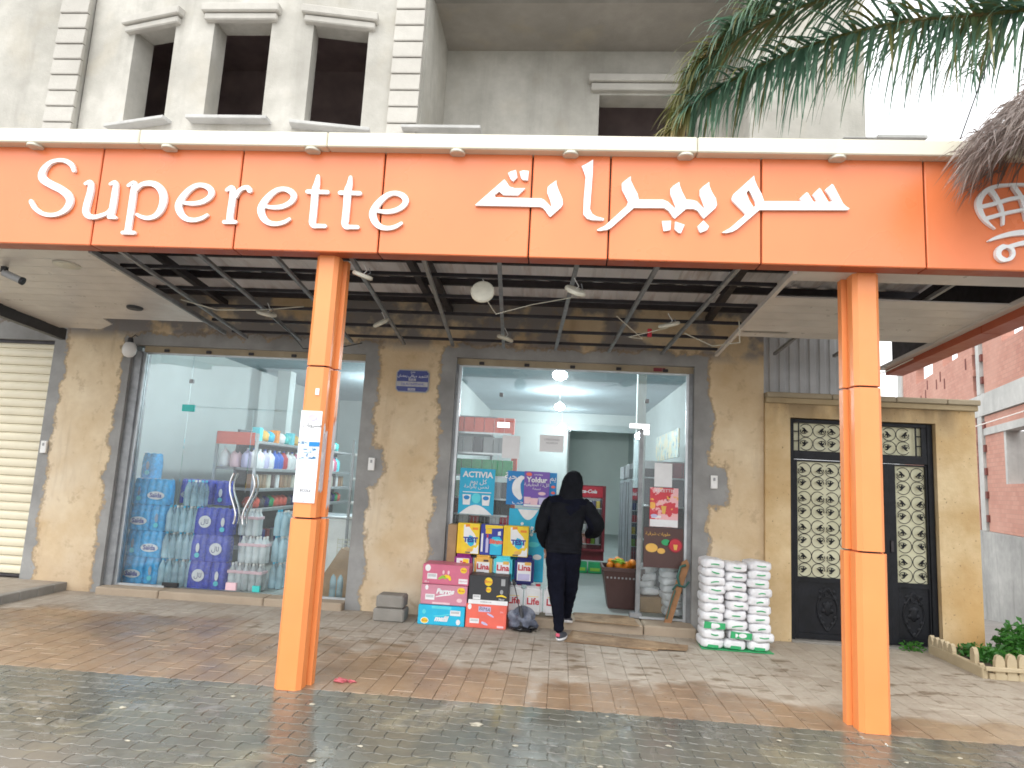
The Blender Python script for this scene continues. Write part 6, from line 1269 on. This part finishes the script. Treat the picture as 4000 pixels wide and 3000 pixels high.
for k in range(4): obj('crate_slot', MB().box(.09 + k * .24, 11.494, .15, .25 + k * .24, 11.499, .20), M['lime'], CR)
# row of upright coolers along the right wall
for k, (y, z1, h) in enumerate(((12.6, 1.70, .8), (11.55, 1.72, .8), (10.45, 1.75, .85))):
    F = thing('upright_cooler', 'grey glass-door upright cooler along the right wall, %s one' % ['farthest', 'middle', 'nearest grey'][k], 'cooler', (1.6, y, .105))
    obj('cooler_body', MB().cbox(1.22, y, .11, 2.0, y + h, z1, .01), M['alu'], F); obj('cooler_header', MB().cbox(1.19, y + .01, z1 + .003, 1.95, y + h - .01, z1 + .24, .006), M['grey'], F)
    for q in (0, .5):
        obj('door_frame', MB().box(1.19, y + .02 + q * h, .18, 1.219, y + .06 + q * h, z1 - .03).box(1.19, y + h * (.5 + q) - .06, .18, 1.219, y + h * (.5 + q) - .02, z1 - .03).box(1.19, y + .06 + q * h, z1 - .07, 1.219, y + h * (.5 + q) - .06, z1 - .03), M['alu'], F)
        obj('door_glass', MB().box(1.205, y + .06 + q * h, .2, 1.215, y + h * (.5 + q) - .06, z1 - .07), M['dark_grey'], F)
F = thing('dark_display_fridge', 'dark brown framed display fridge near the open door', 'fridge', (1.6, 9.3, .105))
obj('fridge_body', MB().cbox(1.26, 9.35, .11, 2.0, 10.25, 1.60, .01), M['brown'], F); obj('door_frame', MB().box(1.15, 9.33, .11, 1.255, 9.42, 1.72).box(1.15, 10.17, .11, 1.255, 10.25, 1.72).box(1.15, 9.42, 1.56, 1.255, 10.17, 1.72), M['brown'], F)
obj('awning', MB().prism([(9.3, 1.72), (10.3, 1.72), (10.3, 1.84), (9.3, 1.84)], 1.05, 1.9, 'x'), M['black_plastic'], F)
for j in range(5): obj('fridge_shelf', MB().box(1.20, 9.42, .35 + j * .26, 1.258, 10.17, .362 + j * .26), M['white_plastic'], F)
for j in range(5):
    for k in range(6):
        c = ('lemon', 'white', 'lime', 'white', 'off_white', 'pink_pale')[(k + j) % 6]
        product('can', c, (1.215, 9.48 + k * .12, .362 + j * .26), 'dairy_carton', '%s tub, %s from the near end of the %s board of the dark fridge' % (c.replace('_', ' '), ORD[k], ['lowest', 'second', 'third', 'fourth', 'highest'][j]), 'drink', 'goods in the dark display fridge')
F = tag(obj('wall_poster', MB().cbox(1.62, 9.4, 2.02, 1.64, 11.6, 2.42, .004), m_print('mural_print', (.50, .60, .55), [((.70, .62, .40), .48), ((.15, .30, .40), .60)], 5)), 'long printed banner over the coolers on the right wall', 'banner')
F = tag(obj('support_column', MB().cbox(1.0, 9.0, .1, 1.12, 9.12, 3.38, .006), M['interior_wall']), 'pale steel column just inside the open door', 'column')
SH = thing('side_shelf', 'narrow shelf unit behind the right pane with dark red boxes on top', 'shelf', (1.8, 8.9, .1))
for z in (.9, 1.35, 1.72): obj('shelf_board', MB().cbox(1.15, 8.95, z - .02, 2.05, 9.3, z, .004), M['alu'], SH)
obj('back_panel', MB().box(1.15, 9.305, .1, 2.05, 9.325, 1.70), M['dark_grey'], SH); obj('shelf_side', MB().box(1.78, 8.93, .1, 1.82, 9.30, 1.95), M['dark_red'], SH)
for k in range(5): product('box', 'dark_red', (1.42 + k * .13, 9.05, 1.72), 'packet', 'dark red packet, %s from the left on the side shelf' % ORD[k], 'packet', 'dark red packets on the side shelf')
for k in range(6): product('box', ('navy', 'grey', 'dark_grey')[k % 3], (1.28 + k * .14, 9.05, 1.35), 'packet', '%s packet, %s from the left on the middle board of the side shelf' % (('navy', 'grey', 'dark grey')[k % 3], ORD[k]), 'packet', 'packets on the side shelf')
# fruit basket
t = thing('fruit_crate', 'dark brown ribbed plastic crate heaped with oranges inside the doorway', 'crate', (.82, 8.55, .105))
def frus(x0, x1, y0, y1, z0, z1, f): return [(x0 + f, y0 + f, z0), (x1 - f, y0 + f, z0), (x1 - f, y1 - f, z0), (x0 + f, y1 - f, z0), (x0, y0, z1), (x1, y0, z1), (x1, y1, z1), (x0, y1, z1)]
m = MB(); m.add(frus(.58, 1.06, 8.38, 8.86, .11, .56, .07), [(0, 3, 2, 1), (0, 1, 5, 4), (1, 2, 6, 5), (2, 3, 7, 6), (3, 0, 4, 7)]); obj('crate_body', m, M['brown'], t)
obj('crate_inner', MB().box(.62, 8.42, .44, 1.02, 8.82, .50), M['black_plastic'], t); obj('crate_rim', MB().cbox(.565, 8.365, .55, 1.075, 8.39, .60, .004).cbox(.565, 8.85, .55, 1.075, 8.875, .60, .004).cbox(.565, 8.392, .55, .59, 8.848, .60, .004).cbox(1.05, 8.392, .55, 1.075, 8.848, .60, .004), M['brown'], t)
for k in range(9): obj('crate_slot', MB().box(.62 + k * .045, 8.378, .47, .64 + k * .045, 8.392, .49), M['grey'], t)
rr = random.Random(2); om = MB().ball((0, 0, 0), .042, 12, 8).mesh('orange', True); om.materials.append(M['orange_fruit'])
for k in range(26):
    o = link('orange', om, None); o.location = (.66 + rr.random() * .32, 8.44 + rr.random() * .3, .57 + rr.random() * .09); tag(o, 'orange heaped in the dark brown crate inside the doorway', 'fruit', 'oranges in the brown crate')
tag(obj('leaf_bunch', lump((.78, 8.5, .66), .07, .05, .025, 2, .5), M['lime'], smooth=True), 'yellow green leaves on top of the oranges', 'leaves')
tag(obj('counter', MB().cbox(.0, 10.0, .106, .22, 10.5, .75, .01), M['wood']), 'brown wooden counter end behind the walking person', 'counter')

# shop lamps (lit)
for x, y, z in ((-.055, 9.22, 3.07), (-.06, 13.26, 3.07), (-3.28, 9.1, 3.07), (-3.45, 12.6, 3.0), (.0, 16.5, 2.92)):
    lab = 'bright white bulb hanging from the %s shop ceiling, %s one' % ('left' if x < -2 else 'right', 'front' if y < 11 else 'middle' if y < 15 else 'farthest')
    t = thing('light_bulb', lab, 'lamp', (x, y, z)); obj('bulb', MB().ball((x, y, z), .088, 16, 12, (1.15, 1.15, .8)), M['lamp_on'], t, smooth=True)
    obj('cord', MB().tube([(x, y, z + .09), (x, y, 3.378)], .006, 5), M['white_plastic'], t); obj('socket', MB().lathe([(.03, .05), (.04, .07), (.03, .11)], x, y, 12, z), M['white_plastic'], t, smooth=True)
    ld = bpy.data.lights.new('bulb_light', 'POINT'); ld.energy = LAMP_W if y < 15 else LAMP_W * .35; ld.shadow_soft_size = .09; ld.color = (.86, .97, 1.0)
    lo = bpy.data.objects.new('bulb_light', ld); COL.objects.link(lo); lo.parent = t; lo.location = (0, 0, -.10)

# ================================================================== PERSON
t = thing('person', 'person in black hooded puffer jacket and black trousers walking into the shop, seen from behind', 'person', (.07, 7.1, 0))
def skin(name, joints, edges, mt, parent, sub=2, root=0):
    me = bpy.data.meshes.new(name); me.from_pydata([j[:3] for j in joints], edges, []); o = bpy.data.objects.new(name, me); COL.objects.link(o)
    md = o.modifiers.new('skin', 'SKIN'); md.use_smooth_shade = True
    for i, j in enumerate(joints):
        sv = me.skin_vertices[0].data[i]; r = j[3]; sv.radius = r if isinstance(r, tuple) else (r, r); sv.use_root = (i == root)
    sb = o.modifiers.new('sub', 'SUBSURF'); sb.levels = sb.render_levels = sub
    me2 = bpy.data.meshes.new_from_object(o.evaluated_get(bpy.context.evaluated_depsgraph_get())); bpy.data.objects.remove(o)
    me2.materials.clear(); me2.materials.append(M[mt]); me2.polygons.foreach_set('use_smooth', [True] * len(me2.polygons))
    return link(name, me2, None, parent)
PX, PYY = .0, 7.12
# one continuous body: pelvis, torso, neck, arms, legs
J = [(.075, 7.12, .93, (.150, .115)), (.085, 7.13, 1.08, (.152, .115)), (.095, 7.14, 1.24, (.175, .125)), (.105, 7.15, 1.37, (.165, .11)), (.125, 7.17, 1.46, (.075, .075)), (.14, 7.18, 1.55, (.07, .08)),
     (-.075, 7.14, 1.365, .082), (-.165, 7.10, 1.13, .068), (-.115, 7.22, .95, .052), (-.10, 7.25, .88, .036),
     (.275, 7.14, 1.355, .082), (.385, 7.10, 1.16, .068), (.345, 7.26, 1.07, .052), (.315, 7.33, 1.055, .034),
     (-.005, 7.12, .84, (.105, .105)), (.015, 7.12, .48, .080), (.055, 7.105, .12, .046), (.06, 7.09, .07, .04),
     (.145, 7.14, .84, (.110, .105)), (.160, 7.26, .50, .078), (.140, 7.36, .24, .05), (.135, 7.40, .16, .042)]
E_ = [(0, 1), (1, 2), (2, 3), (3, 4), (4, 5), (3, 6), (6, 7), (7, 8), (8, 9), (3, 10), (10, 11), (11, 12), (12, 13), (0, 14), (14, 15), (15, 16), (16, 17), (0, 18), (18, 19), (19, 20), (20, 21)]
skin('body', J, E_, 'trousers', t)
# jacket and hood over it
bm = bmesh.new()
def rings_tube(rows, n=28, seed=0, quilt=.0, close=True):
    """rows = (cx, cy, z, rx, ry)"""
    m = MB(); vs_ = []
    for r_i, (cx, cy, z, rx, ry) in enumerate(rows):
        for k in range(n):
            a = 2 * math.pi * k / n; w = 1 + .012 * math.sin(5 * a + r_i * 1.3 + seed); e = .85
            ca, sa = math.cos(a), math.sin(a); vs_.append((cx + rx * w * math.copysign(abs(ca) ** e, ca), cy + ry * w * math.copysign(abs(sa) ** e, sa), z))
    fs = [(j * n + k, j * n + (k + 1) % n, (j + 1) * n + (k + 1) % n, (j + 1) * n + k) for j in range(len(rows) - 1) for k in range(n)]
    fs += [tuple(range(n))[::-1], tuple((len(rows) - 1) * n + k for k in range(n))]; m.add(vs_, fs); return m
def interp(keys, n):
    out = []
    for i in range(n):
        u = i / (n - 1) * (len(keys) - 1); a = min(int(u), len(keys) - 2); f = u - a; f = f * f * (3 - 2 * f); out.append([keys[a][q] * (1 - f) + keys[a + 1][q] * f for q in range(5)])
    return out
keys = [(.072, 7.12, .895, .188, .135), (.072, 7.12, .97, .196, .142), (.080, 7.125, 1.10, .176, .135), (.092, 7.135, 1.25, .200, .148), (.100, 7.145, 1.36, .228, .140), (.112, 7.155, 1.42, .165, .115), (.125, 7.165, 1.47, .09, .09)]
rows = interp(keys, 45)
for i, r_ in enumerate(rows):
    q = .5 + .5 * math.cos(2 * math.pi * (r_[2] - .90) / .055); k = 1 - .022 * (q ** 3) if r_[2] < 1.40 else 1; r_[3] *= k; r_[4] *= k
obj('jacket_body', rings_tube(rows), M['jacket'], t, smooth=True)
def sleeve(pts, rad, name):
    P = []; Rr_ = []
    for i in range(len(pts) - 1):
        for k in range(8):
            f = k / 8; P.append(Vector(pts[i]).lerp(Vector(pts[i + 1]), f)); Rr_.append((rad[i] * (1 - f) + rad[i + 1] * f) * (1 - .05 * ((math.cos((i * 8 + k) * 1.55) * .5 + .5) ** 2)))
    P.append(Vector(pts[-1])); Rr_.append(rad[-1])
    Q = [P[0]] + [(P[i - 1] + P[i] * 2 + P[i + 1]) / 4 for i in range(1, len(P) - 1)] + [P[-1]]
    obj(name, MB().tube(Q, Rr_, 18), M['jacket'], t, smooth=True)
sleeve([(-.045, 7.15, 1.40), (-.10, 7.13, 1.34), (-.17, 7.10, 1.13), (-.145, 7.17, 1.00), (-.115, 7.22, .93)], [.070, .086, .074, .062, .050], 'sleeve')
sleeve([(.245, 7.15, 1.39), (.305, 7.13, 1.33), (.425, 7.10, 1.175), (.395, 7.20, 1.085), (.33, 7.30, 1.06)], [.070, .084, .072, .060, .048], 'sleeve')
hood = interp([(.118, 7.16, 1.40, .150, .115), (.122, 7.16, 1.45, .128, .120), (.130, 7.17, 1.52, .118, .128), (.140, 7.175, 1.60, .112, .130), (.146, 7.18, 1.66, .094, .115), (.150, 7.18, 1.705, .060, .08), (.15, 7.18, 1.722, .02, .03)], 22)
obj('hood', rings_tube(hood, seed=2), M['jacket'], t, smooth=True); obj('head', MB().ball((.145, 7.255, 1.575), .082, 20, 14, (.9, 1.05, 1.25)), M['skin'], t, smooth=True)
obj('hem_band', rings_tube([(.072, 7.12, .875, .180, .128), (.072, 7.12, .88, .186, .134), (.072, 7.12, .905, .186, .134), (.072, 7.12, .91, .18, .13)]), M['jacket'], t, smooth=True)
# trousers as loose cloth over the legs
def leg(pts, rad):
    P, Q = [], []
    for i in range(len(pts) - 1):
        for k in range(7): f = k / 7; P.append(Vector(pts[i]).lerp(Vector(pts[i + 1]), f)); Q.append(rad[i] * (1 - f) + rad[i + 1] * f + .0035 * math.sin((i * 7 + k) * 1.9))
    P.append(Vector(pts[-1])); Q.append(rad[-1]); P = [P[0]] + [(P[i - 1] + P[i] * 2 + P[i + 1]) / 4 for i in range(1, len(P) - 1)] + [P[-1]]
    obj('trouser_leg', MB().tube(P, Q, 18), M['trousers'], t, smooth=True)
leg([(.02, 7.12, .95), (.005, 7.12, .80), (.012, 7.115, .50), (.045, 7.11, .26), (.058, 7.10, .095)], [.122, .116, .086, .060, .050])
leg([(.135, 7.12, .95), (.145, 7.14, .80), (.155, 7.24, .50), (.140, 7.34, .30), (.132, 7.40, .19)], [.122, .114, .084, .060, .050])
def shoe(x, y, z, rz, tilt):
    s = obj('shoe', MB(), M['shoe_grey'], t) if False else None
    m = lump((0, 0, 0), 1, 1, 1, 1, 0, 16, 12); m = MB()
    bm = bmesh.new(); bmesh.ops.create_uvsphere(bm, u_segments=18, v_segments=12, radius=1)
    for v in bm.verts:
        u = (v.co.y + 1) / 2; v.co = Vector((v.co.x * (.040 + .010 * math.sin(u * 2.6)), v.co.y * .138 + .085, .030 + v.co.z * (.048 - .020 * u) + (.014 if v.co.y < -.2 and v.co.z > 0 else 0)))
        if v.co.z < .018: v.co.z = .018
    m.bm(bm); sole = MB(); bm = bmesh.new(); bmesh.ops.create_uvsphere(bm, u_segments=18, v_segments=8, radius=1)
    for v in bm.verts:
        u = (v.co.y + 1) / 2; v.co = Vector((v.co.x * (.044 + .009 * math.sin(u * 2.6)), v.co.y * .146 + .085, max(-.0, min(.030, .014 + v.co.z * .03))))
    sole.bm(bm)
    T_ = Matrix.Translation((x, y, z)) @ Matrix.Rotation(rz, 4, 'Z') @ Matrix.Rotation(tilt, 4, 'X')
    for q, mt, nm in ((m, 'shoe_grey', 'shoe_upper'), (sole, 'shoe_sole', 'shoe_sole'), (MB().cbox(-.030, -.056, .040, .012, -.040, .075, .007), 'shoe_pink', 'heel_tab')):
        q.v = [tuple(T_ @ Vector(v)) for v in q.v]; obj(nm, q, M[mt], t, smooth=True)
shoe(.068, 7.085, .004, R(-14), R(0)); shoe(.145, 7.43, .112, R(-6), R(-12))
def hand(wrist, d, up, side):
    d, up = Vector(d).normalized(), Vector(up).normalized(); s = d.cross(up).normalized() * side; w = Vector(wrist)
    J = [(*w, .026), (*(w + d * .045), (.038, .018)), (*(w + d * .085), (.036, .016))]; E2 = [(0, 1), (1, 2)]
    for k, (o_, L) in enumerate(((-.028, .062), (-.009, .072), (.010, .068), (.028, .052))):
        b = w + d * .088 + s * o_; i = len(J); J += [(*b, .0095), (*(b + d * L * .5 - up * .012), .0088), (*(b + d * L * .75 - up * .034), .0078)]; E2 += [(2, i), (i, i + 1), (i + 1, i + 2)]
    b = w + d * .03 - s * .036; i = len(J); J += [(*b, .012), (*(b + d * .035 - s * .018 - up * .01), .0105), (*(b + d * .062 - s * .014 - up * .02), .009)]; E2 += [(1, i), (i, i + 1), (i + 1, i + 2)]
    skin('hand', J, E2, 'skin', t, 1)
hand((-.108, 7.24, .91), (.1, .5, -1), (1, 0, 0), 1); hand((.322, 7.315, 1.055), (-.35, 1, -.05), (0, 0, 1), -1)

# ================================================================== PALM
PT = thing('palm_tree', 'palm with green fronds arching over the canopy and a grey dead skirt', 'palm', (4.35, 4.5, 0))
obj('trunk', MB().tube([(4.35, 4.5, -.1), (4.36, 4.5, 1.5), (4.33, 4.48, 3.2), (4.3, 4.46, 5.2)], [.30, .26, .25, .28], 16), M['bark'], PT, smooth=True)
def frond(path, seed, leafL, mt='palm_leaf', n=110, droop=.55, width=.022, name='frond', tipmt=None, start=.06, spread=1.0, hang=0):
    r = random.Random(seed); P = [Vector(p) for p in path]
    def cr(t):
        u = t * (len(P) - 1); i = min(int(u), len(P) - 2); f = u - i; a, b, c, d = P[max(i - 1, 0)], P[i], P[i + 1], P[min(i + 2, len(P) - 1)]
        return .5 * ((2 * b) + (c - a) * f + (2 * a - 5 * b + 4 * c - d) * f * f + (3 * b - a - 3 * c + d) * f ** 3)
    pts = [cr(k / 30) for k in range(31)]
    rc = obj(name, MB().tube(pts, [.028 * (1 - .82 * k / 30) for k in range(31)], 7), M['palm_tip' if mt != 'palm_dead' else mt], PT, smooth=True)
    m, mt2 = MB(), MB()
    for k in range(n):
        u = start + (1 - start) * k / n; p = cr(u); tg = (cr(min(1, u + .02)) - cr(max(0, u - .02))).normalized()
        sd = tg.cross(Vector((0, 0, 1))).normalized(); L = leafL * (math.sin(math.pi * min(1, (.25 + .75 * u) * .93)) ** .6) * r.uniform(.62, 1.25)
        for sg in (-1, 1):
            up = sd.cross(tg).normalized(); d = (sd * sg * spread * r.uniform(.55, 1.0) + tg * r.uniform(.5, 1.0) + up * r.uniform(-.15, .55)).normalized()
            if hang and r.random() < .45: d = (sd * sg * .35 + tg * r.uniform(.1, .45) - Vector((0, 0, r.uniform(.5, 1.1)))).normalized()
            q = p.copy(); pr = []; segs = 5; dr = droop * r.uniform(.6, 1.3)
            wv = d.cross(Vector((r.uniform(-.3, .3), r.uniform(-.3, .3), 1))).normalized()
            for s in range(segs + 1):
                w = width * r.uniform(.8, 1.1) * (1 - (s / segs) ** 1.6) * .5 + .0012; pr.append((q - wv * w, q + wv * w)); d = (d + Vector((0, 0, -dr * (s + 1) / segs))).normalized(); q = q + d * L / segs
            base = [a for pair in pr for a in pair]; tgt = mt2 if (tipmt and (u > .86 or r.random() < .10)) else m
            tgt.add(base, [(2 * s, 2 * s + 1, 2 * s + 3, 2 * s + 2) for s in range(segs)])
    if m.v: o = obj('leaflets', m, M[mt], rc); o['kind'] = 'stuff'
    if mt2.v: o = obj('dry_leaflets', mt2, M[tipmt], rc); o['kind'] = 'stuff'
frond([(4.3, 4.7, 5.45), (3.75, 5.2, 5.62), (3.3, 5.35, 5.66), (2.7, 5.45, 5.66), (2.06, 5.5, 5.50), (1.53, 5.5, 5.25), (1.03, 5.5, 4.92), (.80, 5.5, 4.62)], 1, .72, n=300, tipmt='palm_tip', droop=.42, width=.025, hang=1, start=.14)
frond([(4.3, 4.6, 5.6), (3.7, 5.0, 6.1), (3.0, 5.2, 6.35), (2.3, 5.3, 6.25), (1.75, 5.4, 5.95), (1.30, 5.4, 5.55), (1.0, 5.45, 5.20)], 2, .85, n=230, tipmt='palm_tip', droop=.42, width=.026, start=.18)
frond([(4.2, 4.6, 5.5), (3.4, 5.1, 5.86), (2.8, 5.3, 5.95), (2.2, 5.4, 5.88), (1.6, 5.45, 5.66), (1.15, 5.5, 5.30), (.92, 5.5, 4.95)], 12, .70, n=120, tipmt='palm_tip', droop=.45, width=.022, start=.4)
frond([(4.3, 4.5, 5.5), (4.2, 4.9, 6.2), (4.1, 5.4, 6.3), (3.95, 5.9, 6.1), (3.85, 6.3, 5.75)], 3, .60, n=60, droop=.6, width=.02)
frond([(4.3, 4.5, 5.5), (4.15, 4.9, 5.8), (4.0, 5.3, 5.6), (3.85, 5.6, 5.15)], 7, .50, n=60, droop=.6, width=.02)
frond([(4.3, 4.4, 5.5), (4.0, 3.6, 6.4), (3.7, 2.8, 6.6), (3.4, 2.2, 6.2)], 4, .6, n=80)
frond([(4.3, 4.5, 5.5), (5.0, 4.6, 6.3), (5.8, 4.7, 6.2), (6.4, 4.8, 5.5)], 5, .6, n=80)
frond([(4.3, 4.5, 5.5), (4.6, 5.2, 6.5), (4.9, 6.2, 6.5), (5.1, 7.0, 5.8)], 6, .6, n=80)
# dead skirt: matted dry strands sloping out and down from the crown
r = random.Random(8); m = MB()
for k in range(9000):
    a = r.uniform(R(95), R(300)); u = r.random() ** .6; rad = .35 + 1.25 * u; zc = 4.88 - .95 * u ** 1.25 + r.uniform(-.12, .26) * (1.15 - .6 * u)
    p = Vector((4.3 + rad * math.cos(a), 4.42 + .62 * rad * math.sin(a) * .8, zc)); d = Vector((math.cos(a) * .9 + r.gauss(0, .3), math.sin(a) * .5 + r.gauss(0, .3), -.9 + r.gauss(0, .35))).normalized(); L = r.uniform(.12, .28)
    w = Vector((r.gauss(0, 1), r.gauss(0, 1), r.gauss(0, 1))).normalized() * r.uniform(.003, .008); e = p + d * L + Vector((0, 0, -.06))
    m.add([p - w, p + w, p + d * L * .5 + w * .8, p + d * L * .5 - w * .8, e], [(0, 1, 2, 3), (3, 2, 4)])
o = obj('dead_skirt', m, M['palm_dead'], PT, label='matted grey brown skirt of dead fronds'); o['kind'] = 'stuff'
obj('skirt_core', lump((4.3, 4.42, 4.34), .85, .40, .30, 5, .18), M['palm_dead'], PT, smooth=True)
